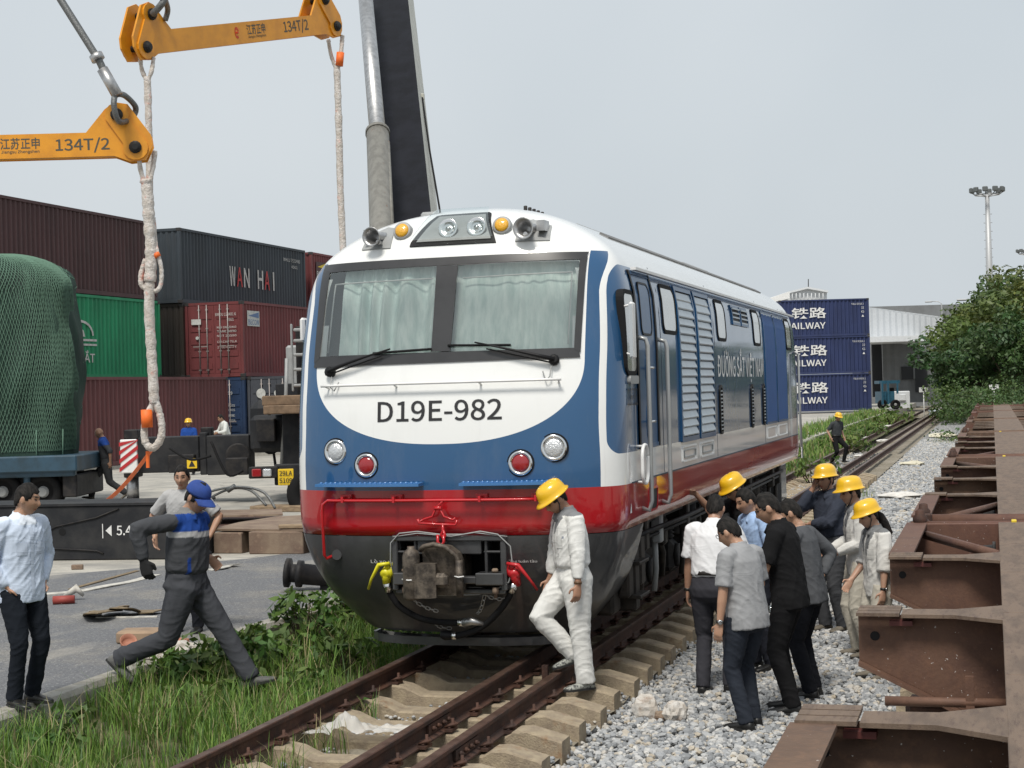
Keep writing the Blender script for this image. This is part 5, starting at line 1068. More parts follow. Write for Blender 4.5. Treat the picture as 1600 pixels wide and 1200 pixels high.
wh2 = dict(placket=True, shirt=(.64, .63, .60), pants=(.50, .47, .40), sleeve='long', tuck=False, belt=False, colfn=cwt, loose=1.10, pantw=1.15, shoe='shoe_dusty', jacket=True)
J12 = person('worker in off-white jacket and hard hat standing second in the row of three', G0(1350, 1024, GZ), 92, 1.70, lean=4, head=(8, 8), hands=((.14, .26, 1.04), (-.10, .26, 1.02)), outfit=wh2, hat='helmet')
J13 = person('woman in white work jacket and hard hat with dark ponytail beside the wagon', G0(1378, 1058, GZ), 104, 1.57, lean=3, head=(2, 18), hands=((.20, .20, .94), (-.24, .08, .84)), outfit=dict(wh2, sleeve='mid'), hat='helmet', skin=(.44, .27, .19), girth=.95)
q = MB(); q.tube([J13['Mh'] @ V3(x) for x in ((0, -.08, .0), (0, -.12, -.05), (.01, -.14, -.14), (0, -.15, -.24), (.01, -.145, -.32))], [.03, .04, .045, .035, .01], 10); q.build('ponytail', 'hair_black', J13['root'])
band(J13, 'L', .92, 'leather_belt', .031, 'watch')
# ---------------- far people
person('man in dark shirt and hard hat stepping along the rails behind the locomotive', G0(1308, 726, -.25), -150, 1.66, lean=6, head=(0, 12), pelvis=(0, 0, -.08), feet=((.1, -.12, .0, -20, 0), (-.1, .22, .08, 0, 0)), outfit=dict(shirt=(.05, .055, .06), pants=(.012, .012, .013), tuck=True, loose=1.02), hat='helmet', fine=False)
person('man in white short sleeve shirt walking away behind the netted load', G0(106, 770, 0), 10, 1.72, outfit=dict(shirt=(.74, .75, .76), pants=(.02, .02, .025)), fine=False)
def cvest(q, P, J):
    C = np.tile(np.array((.05, .052, .058)), (len(P), 1)); C[q[:, 2] > 1.30] = (.02, .06, .25); return C
person('bald worker in dark coverall with blue shoulders walking past the red-white marker', G0(168, 781, 0), 96, 1.80, lean=8, head=(0, 14), pelvis=(0, 0, -.07), feet=((.08, .36, 0, 12, 0), (-.08, -.40, .0, -35, 0)), hands=((.26, .22, .86), (-.26, -.12, .86)), outfit=dict(shirt=(.05, .05, .06), pants=(.045, .047, .05), colfn=cvest, belt=False, pantw=1.1, shoe='shoe_dusty', sleeve='mid'), hair=None, skin=(.30, .17, .11), fine=False)
person('worker in blue shirt and hard hat behind the crane outrigger beam', G0(297, 742, 0), 175, 1.70, outfit=dict(shirt=(.02, .07, .30), pants=(.03, .03, .04), sleeve='long'), hat='helmet', fine=False, skin=(.32, .18, .12))
person('man in pale shirt leaning over the crane deck, farthest of the yard figures', G0(356, 728, 0), 120, 1.80, lean=14, head=(0, 10), hands=((.2, .4, 1.1), (-.2, .4, 1.1)), outfit=dict(shirt=(.62, .64, .62), pants=(.04, .04, .045), sleeve='long'), fine=False, skin=(.34, .2, .13))
# ---------------- the bottle in the hand
bo = J10['root'].matrix_basis @ (J10['hL']+V3((0, .02, -.09))); bt = empty('water_bottle', bo); tag(bt, 'clear plastic water bottle held by the man in dark grey', 'bottle'); ax = V3((.9, .25, .08)).normalized(); q = MB(); q.lathe((0, 0, 0)-ax*.09 if False else -ax*.09, ax, [(0, .03), (.01, .033), (.06, .031), (.12, .033), (.15, .030), (.175, .013), (.19, .013)], 14)
glassy('bottle_plastic', (.86, .92, .95), .72); q.build('bottle', 'bottle_plastic', bt); q = MB(); q.lathe(ax*.10, ax, [(0, .015), (.018, .015)], 12); q.build('bottle_cap', 'white_paint', bt)
mat('bottle_label', (.25, .42, .62), .4, var=.3, vscale=40); q = MB(); q.lathe(-ax*.03, ax, [(0, .0338), (.05, .0338)], 14); q.build('label', 'bottle_label', bt)
# ================================================================== CONTAINERS
def cont_mat(nm, c, c2=None): mat(nm, c, .6, col2=c2 or tuple(x*.75 for x in c), vscale=1.2, col3=tuple(x*.55+.015 for x in c), s3=2.5, lo3=.56, hi3=.75, bmp=.1, stretch=(1, 1, .3))
for nm, c in (('cont_maroon', (0.125, 0.038, 0.040)), ('cont_dkmaroon', (0.064, 0.026, 0.027)), ('cont_red', (0.165, 0.038, 0.040)), ('cont_green', (0.012, 0.26, 0.115)), ('cont_slate', (0.036, 0.048, 0.060)), ('cont_brown', (0.028, 0.02, 0.015)), ('cont_blue', (0.015, 0.038, 0.095)), ('cont_grey', (0.060, 0.066, 0.080)), ('cont_navy', (0.024, 0.038, 0.115))): cont_mat(nm, c)
mat('corner_cast', (0.03, 0.028, 0.028), .6); mat('lock_bar', (0.33, 0.30, 0.29), .5, .3, var=.2)
def container(label, x1, y0, z0, L, m_, doors=False, W=2.55, H=3.03, group=None):
    """x1: the face towards the track; y0: the near end; doors: near end is the door end"""
    root = empty('shipping_container', (x1-W/2, y0+L/2, z0)); tag(root, label, 'shipping container', group); hw, hl = W/2, L/2
    for s in (1, -1):
        q = MB(); n = int(L/.29); prof_ = []; x = s*(hw-.03); d = s*.065; y = -hl+.13; st = (L-.26)/n
        for i in range(n): prof_ += [(x, y+i*st), (x, y+i*st+st*.25), (x-d, y+i*st+st*.5), (x-d, y+i*st+st*.75)]
        prof_.append((x, hl-.13)); q.loft([[V3((a, b, .16)) for a, b in prof_], [V3((a, b, H-.1)) for a, b in prof_]], caps=False, closed=False, smooth=False); q.build('side_panel', m_, root)
        q = MB(); q.box((s*(hw-.03), 0, .085), (.06, L-.1, .15)); q.build('bottom_rail', m_, root); q = MB(); q.box((s*(hw-.03), 0, H-.05), (.06, L-.1, .1)); q.build('top_rail', m_, root)
        for e in (-1, 1): q = MB(); q.box((s*(hw-.06), e*(hl-.07), H/2), (.12, .14, H-.02)); q.build('corner_post', m_, root)
    for e in (-1, 1):
        q = MB(); q.box((0, e*(hl-.07), H-.06), (W-.24, .12, .11)); q.build('header', m_, root); q = MB(); q.box((0, e*(hl-.07), .085), (W-.24, .12, .15)); q.build('end_sill', m_, root)
        if e == -1 and doors:
            for s in (-1, 1):
                q = MB(); q.box((s*(W-.26)/4, e*(hl-.04), H/2+.02), ((W-.26)/2-.012, .04, H-.3)); 
                for j in range(5): q.box((s*(W-.26)/4, e*(hl-.012), .45+j*(H-.7)/4.6), ((W-.26)/2-.22, .03, .24))
                d_ = q.build('door', m_, root)
                for j, o in enumerate((.16, .42)):
                    q = MB(); X = s*(.10+o*(W-.26)/2*1.15-.02); q.tube([(X, -hl-.045, .12), (X, -hl-.045, H-.1)], .022, 8); [q.box((X, -hl-.035, zz), (.1, .05, .05)) for zz in (.3, H*.35, H*.65, H-.3)]; q.box((X+s*.12, -hl-.06, 1.25), (.3, .02, .04)); q.build('lock_bar', 'lock_bar', root)
        else:
            q = MB(); n = 9; pr = []; st = (W-.26)/n
            for i in range(n): pr += [(-hw+.13+i*st, 0), (-hw+.13+i*st+st*.25, 0), (-hw+.13+i*st+st*.5, .04), (-hw+.13+i*st+st*.75, .04)]
            pr.append((hw-.13, 0)); q.loft([[V3((a, e*(hl-.03-b), .16)) for a, b in pr], [V3((a, e*(hl-.03-b), H-.1)) for a, b in pr]], caps=False, closed=False, smooth=False); q.build('end_panel', m_, root)
        for s in (-1, 1):
            for z in (.06, H-.06): q = MB(); q.bbox((s*(hw-.08), e*(hl-.08), z), (.18, .18, .13), .01); q.build('corner_casting', 'corner_cast', root)
    q = MB(); q.box((0, 0, H-.03), (W-.1, L-.1, .03)); q.build('roof_panel', m_, root); q = MB(); q.box((0, 0, .14), (W-.1, L-.1, .03)); q.build('floor', m_, root)
    return root
def cside_text(root, nm, t, y, z, w, h, m_, bold=0.0, W=2.55): return put_text(nm, t, (W/2+.004, y, z), (0, 1, 0), (0, 0, 1), w, h, m_, root, bold=bold)
def cend_text(root, nm, t, x, z, w, h, m_, L, W=2.55): return put_text(nm, t, (x, -L/2-.02, z), (1, 0, 0), (0, 0, 1), w, h, m_, root)
mat('text_red', (.45, .03, .03), .6, var=.2); mat('sign_blue', (.10, .16, .30), .6); mat('sign_yellow', (.65, .48, .03), .6); mat('text_pale', (.55, .56, .54), .7, var=.25, vscale=8)
XA, XB, XC = -31.3, -28.75, -26.2; Zs = (.12, 3.17, 6.22); L40 = 12.75
# timber bearers under the bottom tier are hidden; the stacks stand on low concrete plinths
mat('plinth', (.33, .32, .29), .9, var=.2, bmp=.3)
for x, y0, y1 in ((XA, 44, 90), (XB, 46, 75), (XC, 60.5, 75)):
    q = MB(); q.box((x-1.27, (y0+y1)/2, .055), (2.7, y1-y0, .13)); tag(q.build('container_plinth', 'plinth'), 'low concrete strip under the container stack, %s from the track' % {XA: 'farthest', XB: 'second', XC: 'nearest'}[x], 'plinth')
def onxY(x, X):  return onx(x, 600, X).y
c = container('dark maroon long container on top of the left stack', XA, onxY(250, XA)-L40, Zs[2], L40, 'cont_dkmaroon')
c = container('bright green container with a white emblem in the middle of the left stack', XA, onxY(253, XA)-L40, Zs[1], L40, 'cont_green'); yy = onxY(128, XA)-(onxY(253, XA)-L40)-L40/2
# crown-like emblem: domed outline over a bar
def flat(root, nm, polys, m_, x):
    q = MB()
    for P in polys: q.prism([(x, a, b) for a, b in P], (.006, 0, 0))
    return q.build(nm, m_, root)
arc = [(yy+.9*math.cos(t), 1.55+.55*math.sin(t)) for t in np.linspace(0, PI, 12)]; arci = [(yy+.8*math.cos(t), 1.55+.46*math.sin(t)) for t in np.linspace(PI, 0, 12)]
flat(c, 'emblem', [arc+arci, [(yy-1.1, 1.34), (yy+1.1, 1.34), (yy+1.1, 1.42), (yy-1.1, 1.42)], [(yy-1.1, 1.18), (yy+1.1, 1.18), (yy+1.1, 1.25), (yy-1.1, 1.25)], [(yy-.5, 1.5), (yy+.3, 1.5), (yy+.2, 1.72), (yy-.1, 1.86), (yy-.3, 1.72)]], 'text_pale', 1.279)
cside_text(c, 'lettering', 'ĐƯỜNG SẮT', yy-.75, .80, 3.4, .46, 'text_pale', .005)
container('dark container hidden low in the left stack, under the green one', XA, onxY(253, XA)-L40, Zs[0], L40, 'cont_brown')
c = container('maroon container at yard level behind the crane outrigger', XB, onxY(356, XB)-L40, Zs[0], L40, 'cont_maroon')
Y2 = onxY(287, XA)
c = container('dark slate container with red and white WAN HAI lettering, top tier', XA, Y2, Zs[2], L40, 'cont_slate')
ym = (onxY(362, XA)+onxY(437, XA))/2-Y2-L40/2; wv = onxY(437, XA)-onxY(362, XA); x0 = ym-wv/2
for i, (ch, m_) in enumerate((('W', 'text_pale'), ('A', 'text_red'), ('N', 'text_pale'), (' ', ''), ('H', 'text_pale'), ('A', 'text_red'), ('I', 'text_pale'))):
    if m_: cside_text(c, 'letter', ch, x0+wv*(.075+i*.142), 1.35, wv*.115 if ch != 'I' else wv*.03, .85, m_, .03 if ch != 'I' else 0); 
    if m_ == 'text_red': pass
cside_text(c, 'code_lettering', 'WHLU 7521480', L40/2-1.6, 2.45, 1.9, .16, 'text_pale'); cside_text(c, 'code_lettering', '45G1', L40/2-1.3, 2.15, .7, .14, 'text_pale')
container('dark brown container with its end showing below the slate one', XA, Y2+.1, Zs[1], L40, 'cont_brown'); container('dark container at the bottom below the slate one', XA, Y2+.1, Zs[0], L40, 'cont_brown')
Y3 = onxY(382, XB)
c = container('red-brown container with its doors and lock bars facing the yard', XB, Y3, Zs[1], L40, 'cont_red', True)
cend_text(c, 'code_lettering', 'BMOU 123481 6', .55, 2.52, .9, .12, 'text_pale', L40+.06); cend_text(c, 'code_lettering', '45G1', .75, 2.3, .3, .11, 'text_pale', L40+.06)
for i, z in enumerate((2.0, 1.84, 1.66, 1.42, 1.2)): cend_text(c, 'weight_lettering', ('MAX GW. 30480', 'TARE 3890', 'NET 26590', 'CU.CAP 76.4', '2700 CU.FT')[i], .58, z, .85, .085, 'text_pale', L40+.06)
q = MB(); q.box((-.75, -L40/2-.06, 2.25), (.42, .02, .22)); q.build('owner_plate', 'text_pale', c); q = MB(); q.lathe((-.72, -L40/2-.05, 1.6), (0, -1, 0), [(0, .07), (.02, .07)], 14); q.build('round_sticker', 'text_pale', c)
q = MB(); q.box((1.279, -L40/2+1.0, 2.35), (.01, 1.15, .62)); q.build('brand_panel', 'text_pale', c); cside_text(c, 'brand_lettering', 'BECON', -L40/2+1.0, 2.2, 1.0, .22, 'sign_blue', .012, 2.566); q = MB(); q.prism([(1.287, -L40/2+.5, 2.45), (1.287, -L40/2+1.5, 2.38), (1.287, -L40/2+1.5, 2.62)], (.004, 0, 0)); q.build('beam_mark', 'sign_blue', c)
c = container('dark blue container at yard level with its doors facing the yard', XB, Y3, Zs[0], L40, 'cont_blue', True); cend_text(c, 'code_lettering', 'TGBU 702856 9', .2, 2.4, 1.1, .13, 'text_pale', L40+.06)
for i, z in enumerate((1.9, 1.72, 1.5, 1.3)): cend_text(c, 'weight_lettering', ('MAX GROSS', '30480 KGS', 'TARE', '3890 KGS')[i], .55, z, .6, .09, 'text_pale', L40+.06)
c = container('dark grey container with round white stickers at the end of the row', XC, onxY(478, XC), Zs[0], L40, 'cont_grey', True)
for x in (-.65, .05): q = MB(); q.lathe((x, -L40/2-.05, 2.35), (0, -1, 0), [(0, .2 if x < 0 else .13), (.02, .2 if x < 0 else .13)], 16); q.build('round_sticker', 'text_pale', c)
c = container('red-brown container far behind the slate one, top tier', XA, onxY(492, XA), Zs[2], L40, 'cont_red'); q = MB(); q.box((1.279, -L40/2+1.2, 2.2), (.01, 1.3, .8)); q.build('brand_panel', 'cont_dkmaroon', c); cside_text(c, 'brand_lettering', 'BECON', -L40/2+1.2, 2.0, 1.2, .3, 'text_pale', .012, 2.566); q = MB(); q.prism([(1.288, -L40/2+.7, 2.35), (1.288, -L40/2+1.8, 2.3), (1.288, -L40/2+1.8, 2.58)], (.004, 0, 0)); q.build('beam_mark', 'sign_yellow', c)
container('dark container in the middle tier far behind the slate one', XA, onxY(492, XA), Zs[1], L40, 'cont_maroon')
container('maroon container at the bottom far behind the slate one', XA, onxY(492, XA), Zs[0], L40, 'cont_maroon')

# ================================================================== LIFTING GEAR
mat('beam_orange', (0.72, 0.30, 0.012), .45, col2=(.62, .25, .012), vscale=3, coat=.2, bmp=.08); mat('beam_text', (.07, .07, .055), .6); mat('pin_black', (.018, .018, .018), .5, .4); mat('logo_red', (.55, .05, .01), .5)
mat('sling_wrap', (0.50, 0.45, 0.40), .5, col2=(.66, .63, .60), vscale=9, col3=(.62, .24, .16), s3=4.5, lo3=.55, hi3=.68, bmp=1.0, bscale=22, bdist=.03); mat('tape_orange', (.85, .16, .02), .6, var=.2); mat('wire_rope', (.22, .23, .23), .45, .7, col2=(.09, .09, .09), vscale=60, stretch=(1, 1, 2), bmp=.6, bscale=80)
def lift_beam(label, cl, cr, upv, texts, left_cut=False, logo=False):
    """cl, cr: lower pins at both ends; the beam hangs between; upv up"""
    root = empty('lifting_beam', cl.lerp(cr, .5)); tag(root, label, 'lifting beam'); o = root.location.copy(); xd = (cr-cl).normalized(); zd = (upv-xd*upv.dot(xd)).normalized(); yd = zd.cross(xd)      # yd points away from the viewer
    hl = (cr-cl).length/2; P = lambda x, y, z: xd*x+yd*y+zd*z; s = .42
    for yy_ in (-.16, .13):
        poly = [(-hl-.28, -.02), (-hl-.16, -.26), (-hl+.10, -.28), (-hl+.35, -.18), (hl-.35, -.18), (hl-.10, -.28), (hl+.16, -.26), (hl+.28, -.02), (hl+.26, .16), (hl-.10, .68), (hl-.32, .72), (hl-.48, .60), (hl-.80, .22), (-hl+.80, .22), (-hl+.48, .60), (-hl+.32, .72), (-hl+.10, .68), (-hl-.26, .16)]
        q = MB(); q.prism([P(a, yy_, b) for a, b in poly], yd*.04); q.build('side_plate', 'beam_orange', root)
        for e in (-1, 1):
            q = MB(); n = 16; pts = []
            for cx_, cz_, rr_, a0, a1 in ((e*(hl-.28), .50, .20, -20, 200), (e*hl, -.05, .21, 160, 380)):
                for t in np.linspace(a0, a1, 10): pts.append((cx_+rr_*math.cos(math.radians(t)), cz_+rr_*math.sin(math.radians(t))))
            q.prism([P(a, yy_-.035 if yy_ < 0 else yy_+.04, b) for a, b in pts], yd*.035); q.build('cheek_plate', 'beam_orange', root)
    q = MB(); q.prism([P(-hl+.5, -.12, .18), P(hl-.5, -.12, .18), P(hl-.5, -.12, .21), P(-hl+.5, -.12, .21)], yd*.26); q.prism([P(-hl+.3, -.12, -.17), P(hl-.3, -.12, -.17), P(hl-.3, -.12, -.14), P(-hl+.3, -.12, -.14)], yd*.26); q.build('box_flange', 'beam_orange', root)
    for e in (-1, 1):
        for cx_, cz_ in ((e*(hl-.28), .50), (e*hl, -.05)):
            q = MB(); q.lathe(P(cx_, -.29, cz_), yd, [(0, .05), (.03, .085), (.05, .085), (.06, .105), (.09, .105), (.1, .06), (.5, .06), (.52, .1), (.56, .1)], 6 if False else 12, False); q.build('pin', 'pin_black', root)
    for t, x, z, w, h, m_ in texts: put_text('lettering', t, P(x, -.163, z), xd, zd, w, h, m_, root, bold=.008)
    if logo is not False:
        q = MB(); [q.add([P(logo+.07*r_*math.cos(a)*k_, -.164, .03+.11*r_*math.sin(a)) for a, r_ in zip(np.linspace(.3, 5.3, 14), [1]*14)]+[P(logo+.07*.55*math.cos(a)*k_, -.164, .03+.11*.55*math.sin(a)) for a in np.linspace(.3, 5.3, 14)], [(i, i+1, i+15, i+14) for i in range(13)]) for k_ in (1,)]; q.box(tuple(P(logo, -.163, .03)), (.05, .05, .03)); q.build('logo', 'logo_red', root)
    return root, P, hl
UPZ = V3((0, 0, 1)); DB2, DA0, DA1 = 28.0, 29.3, 34.5
cr2 = atd(213, 228, DB2); cl2 = atd(-160, 238, DB2-.5); hl2 = (cr2-cl2).length/2; sc = 2600/DB2
def xat(px): return (px-(213-160)/2.0)/sc
b2, P2_, _ = lift_beam('lower orange lifting beam, hooked to the steel wire rope with the ferrule', cl2, cr2, UPZ, [('江苏正申', xat(32), .065, .64, .19, 'beam_text'), ('Jiangsu Zhengshen', xat(32), -.075, .62, .065, 'beam_text'), ('134T/2', xat(126), .01, .88, .25, 'beam_text')])
cl1, cr1 = atd(215, 71, DA0), atd(513, 39, DA1); L1 = (cr1-cl1).length
b1, P1_, hl1 = lift_beam('upper orange lifting beam with a red logo, hung above the other one', cl1, cr1, UPZ, [('江苏正申', .16*L1/2*.3+.15, .065, .60, .2, 'beam_text'), ('Jiangsu Zhengshen', .16*L1/2*.3+.15, -.075, .58, .065, 'beam_text'), ('134T/2', .27*L1, .03, .86, .27, 'beam_text')], logo=-.33)
def smoothp(pts, k=6):
    P = [V3(p) for p in pts]; out = []
    for i in range(len(P)-1):
        for t in np.linspace(0, 1, k+1)[:-1]:
            p0, p1, p2, p3 = P[max(i-1, 0)], P[i], P[i+1], P[min(i+2, len(P)-1)]; t = float(t); out.append(.5*((2*p1)+(p2-p0)*t+(2*p0-5*p1+4*p2-p3)*t*t+(3*p1-p0-3*p2+p3)*t**3))
    out.append(P[-1]); return out
def wrapped(mb, pts, r, seed):
    """rope wrapped in film: radius wanders along its length"""
    P = smoothp(pts, 10); rr_ = [.74*r*(1+.22*noise.noise((i*.55, seed, 0))+.16*noise.noise((i*1.9, seed, 4))) for i in range(len(P))]; mb.tube(P, rr_, 10)
def sling(label, pin, D, px_pts, ends, orange=()):
    root = empty('lifting_sling', pin); tag(root, label, 'lifting sling'); o = pin; A = lambda p, d=0: atd(p[0], p[1], D+d)-o
    for i, (pts, r) in enumerate(px_pts):
        q = MB(); wrapped(q, [A(p, p[2] if len(p) > 2 else 0) for p in pts], r, i*3.3+D); q.build('sling_leg', 'sling_wrap', root)
    for pts, r in orange: q = MB(); q.tube([A(p, -.02) for p in pts], r, 8); q.build('orange_tape', 'tape_orange', root)
    return root
sling('white film-wrapped sling hanging from the lower beam with a loop at its end', cr2, DB2, [([(217, 236, -.12), (219, 262, -.05), (226, 288)], .055), ([(242, 236, .1), (239, 262, .05), (232, 290)], .055), ([(228, 280), (231, 310), (233, 350), (236, 400), (234, 440)], .135), ([(234, 430), (233, 480), (236, 540), (239, 590), (241, 630)], .115),
  ([(240, 340, .06), (243, 380, .06), (246, 396), (252, 420), (251, 445), (243, 455), (236, 450)], .05), ([(228, 405), (221, 425), (221, 445), (230, 452)], .06), ([(241, 625), (233, 645), (226, 665), (227, 690), (238, 700), (250, 688), (253, 668), (249, 645), (242, 625)], .085)], None, [([(229, 640), (230, 668)], .10), ([(243, 396), (247, 402)], .06)])
sling('white film-wrapped sling hanging from the near end of the upper beam', cl1, DA0, [([(219, 90, -.12), (222, 110), (230, 128)], .05), ([(240, 90, .1), (237, 110), (231, 128)], .05), ([(230, 120), (232, 180), (233, 250), (235, 420), (238, 600)], .085)], None)
sling('white film-wrapped sling hanging from the far end of the upper beam, behind the locomotive roof', cr1, DA1, [([(513, 62, -.12), (517, 85), (524, 105)], .055), ([(535, 56, .1), (533, 80), (528, 105)], .06), ([(526, 98), (528, 150), (530, 220), (532, 300), (536, 390), (540, 520)], .095)], None, [([(532, 82), (530, 103)], .085)])
q = MB(); A = lambda x, y, d=0: atd(x, y, DB2-.6+d)
rope = empty('wire_rope', A(190, 178)); tag(rope, 'grey steel wire rope with a swaged ferrule hooked to the lower beam', 'wire rope'); o = rope.location
q.tube([A(26, -130)-o, A(80, -30)-o, A(95, 0)-o, A(155, 95)-o, A(176, 140)-o], .062, 10); q.tube([A(26, -130)-o, A(-138, 178)-o], .062, 10); q.tube([A(26, -130)-o, A(26, -700)-o], .08, 10); q.build('strand', 'wire_rope', rope)
q = MB(); q.tube([A(160, 108)-o, A(184, 150)-o], .095, 10); q.build('ferrule', 'zinc', rope); q = MB(); q.tube([A(149, 85)-o, A(154, 94)-o], .115, 12); q.build('clamp', 'zinc', rope)
q = MB(); q.tube(smoothp([A(180, 146)-o, A(178, 165, -.05)-o, A(186, 190, .1)-o, A(205, 185, .6)-o, A(212, 168, .65)-o, A(196, 150, .3)-o, A(184, 147)-o]), .05, 8); q.build('eye_loop', 'wire_rope', rope)
q = MB(); A1 = lambda x, y, d=0: atd(x, y, DA0-.2+d); rope = empty('wire_rope', A1(238, 14)); tag(rope, 'short end of wire rope looped over the upper beam pin', 'wire rope'); o = rope.location
q.tube([A1(364, -215, 2.6)-o, A1(364, -800, 2.6)-o], .08, 8); q.tube([A1(364, -215, 2.6)-o, A1(490, -2, 5.0)-o], .06, 8)
q.tube(smoothp([A1(364, -215, 2.6)-o, A1(262, -30, .2)-o, A1(257, -2)-o, A1(248, 12)-o, A1(238, 22, .1)-o]), .06, 8); q.tube(smoothp([A1(257, -4)-o, A1(262, 15, .5)-o, A1(258, 32, .6)-o]), .05, 8); q.build('strand', 'wire_rope', rope)
# orange lashing strap from the loop to the ground
ta, tb = atd(238, 702, DB2+.1), onz(122, 800, 0); st = empty('lashing_strap', tb); tag(st, 'flat orange strap stretched from the sling loop down to the ground', 'strap'); q = MB(); d_ = (ta-tb); n_ = V3((0, 0, 1)).cross(d_).normalized()
rings = []
for t in np.linspace(0, 1, 14): c_ = d_*t+V3((0, 0, -.25*math.sin(PI*t))); w_ = n_*(.075*(1-.55*t)); rings.append([c_-w_, c_+w_, c_+w_+V3((0, 0, .008)), c_-w_+V3((0, 0, .008))])
q.loft(rings, smooth=False); q.build('webbing', 'tape_orange', st); q = MB(); q.box(tuple(atd(231, 718, DB2+.1)-tb), (.05, .04, .28)); q.build('loose_end', 'tape_orange', st)

# ================================================================== CRANE
mat('boom_dark', (.010, .011, .016), .6, spec=.15, var=.4, vscale=1.5, bmp=.05); mat('boom_cream', (.55, .55, .49), .5, var=.2, vscale=2); mat('cylinder_grey', (.20, .195, .175), .55, col2=(.15, .145, .13), vscale=2, col3=(.16, .07, .03), s3=2.2, lo3=.62, hi3=.7, stretch=(3, 3, .4)); mat('chassis_black', (.018, .019, .022), .6, spec=.25, col2=(.035, .035, .036), vscale=2.5, bmp=.15)
mat('chevron_red', (.42, .02, .025), .45); mat('plate_yellow', (.78, .52, .02), .5); mat('deck_wood', (.24, .16, .10), .8, var=.35, vscale=6)
crb = onz(470, 797, 0); crane = empty('mobile_crane', crb); tag(crane, 'black mobile crane with raised boom and extended outrigger beside the locomotive', 'crane'); O_ = crane.location
def seg_box(nm, a, b, wa, wb, da, db, mats, par=crane, xdir=None):
    """tapered box between two axis points; xdir: the broad direction"""
    q = MB(); ax = (b-a).normalized(); x = (xdir or rt); x = (x-ax*x.dot(ax)).normalized(); y = ax.cross(x); rings = [[p_+x*(w*sx2)+y*(d*sy2)-O_ for sx2, sy2 in ((-.5, -.5), (.5, -.5), (.5, .5), (-.5, .5))] for p_, w, d in ((a, wa, da), (b, wb, db))]
    q.loft(rings, smooth=False); o = q.build(nm, mats, par); return o
ba, bb = atd(667, 680, 41.2), atd(604, -60, 62)
xb = (rt*math.cos(.30)-fw*math.sin(.30))
bo_ = seg_box('boom', ba, bb, 1.62, 1.50, 1.3, 1.2, ['boom_cream', 'boom_dark'], xdir=xb)
for f_ in bo_.data.polygons:
    nrm = f_.normal
    if nrm.dot(CAM_P-(f_.center+O_)) > 0 and abs(nrm.dot(xb)) < .5: f_.material_index = 1
c0, c1, c2_ = atd(607, 620, 40.6), atd(590, 206, 48.5), atd(566, -60, 57)
q = MB(); q.tube([c0-O_, c1-O_], .33, 18); q.build('cylinder_housing', 'cylinder_grey', crane); q = MB(); q.tube([c1-O_, c2_-O_], .24, 18); q.build('cylinder_rod', 'zinc', crane)
q = MB(); q.lathe(c1-O_, (c1-c0).normalized(), [(-.12, .36), (0, .36), (.02, .26)], 18); q.tube([atd(606, 222, 48)-O_, atd(613, 360, 45)-O_], .06, 8); q.build('cylinder_gland', 'cylinder_grey', crane)
q = MB(); q.tube([ba.lerp(bb, t_)+xb*(.83+o_)-O_ for t_, o_ in ((.62, .0), (.5, .05), (.38, .16), (.25, .22), (.1, .05))], .03, 6); q.build('boom_hose', 'rubber', crane)
q = MB(); q.bbox(ba.lerp(bb, .62)+xb*.84-O_, (.12, .12, .2), .02); q.build('cable_guide', 'boom_cream', crane)
# carrier frame hidden partly by the locomotive, tail at the left
def pbox(nm, x0, y0, x1, y1, D, dep, m_, par=crane, bev=.02):
    a, b = atd(x0, y0, D), atd(x1, y1, D); c_ = (a+b)/2+fw*(dep/2); w = abs((b-a).dot(rt)); h = abs((b-a).z); q = MB(); q.bbox((0, 0, 0), (w, dep, h), bev, YAW); q.v = [tuple(V3(v_)+c_-O_) for v_ in q.v]; return q.build(nm, m_, par)
pbox('outrigger_box', 215, 684, 312, 737, 37.0, .7, 'chassis_black'); pbox('outrigger_sleeve', 311, 676, 324, 742, 36.9, .8, 'chassis_black'); pbox('outrigger_housing', 322, 681, 391, 741, 36.8, .75, 'chassis_black')
pbox('valve_box', 262, 711, 304, 738, 36.8, .4, 'dark_metal'); pbox('jack_head', 193, 672, 216, 686, 37, .5, 'dark_metal'); pbox('jack_collar', 193, 738, 216, 746, 37, .5, 'dark_metal')
q = MB(); jp = atd(207, 742, 37.3); jg = V3((jp.x, jp.y, .0)); q.tube([jp-O_, jg-O_], .14, 14); q.build('outrigger_jack', 'zinc', crane); q = MB(); q.bbox(jg-O_+V3((0, 0, .05)), (.75, .6, .10), .02); q.build('jack_pad', 'dark_metal', crane)
ch = pbox('marker_board', 187, 687, 215, 739, 36.7, .04, 'white_paint'); a_, b_ = atd(187, 739, 36.69), atd(215, 687, 36.69); W_, H_ = (b_-a_).dot(rt), (b_-a_).z
for t in np.arange(-1.0, 2.0, .52):
    P = [(0, t*.5*H_), (W_, t*.5*H_+W_*.75), (W_, t*.5*H_+W_*.75+H_*.125), (0, t*.5*H_+H_*.125)]; P = [(x_, min(max(z_, 0), H_)) for x_, z_ in P]
    if max(z_ for _, z_ in P)-min(z_ for _, z_ in P) > .02 and P[0][1] < H_ and P[3][1] > 0: q = MB(); q.prism([a_+rt*x_+V3((0, 0, z_))-O_ for x_, z_ in P], -fw*.004); q.build('red_stripe', 'chevron_red', ch)
q = MB(); c_ = atd(300, 724, 36.75); q.box(c_-O_, (.22, .02, .22), YAW); wq = q.build('warning_label', 'plate_yellow', crane); q = MB(); q.prism([c_-O_-fw*.016+rt*x_+V3((0, 0, z_)) for x_, z_ in ((-.07, -.07), (.07, -.07), (0, .07))], -fw*.003); q.build('triangle_mark', 'text_black', wq)
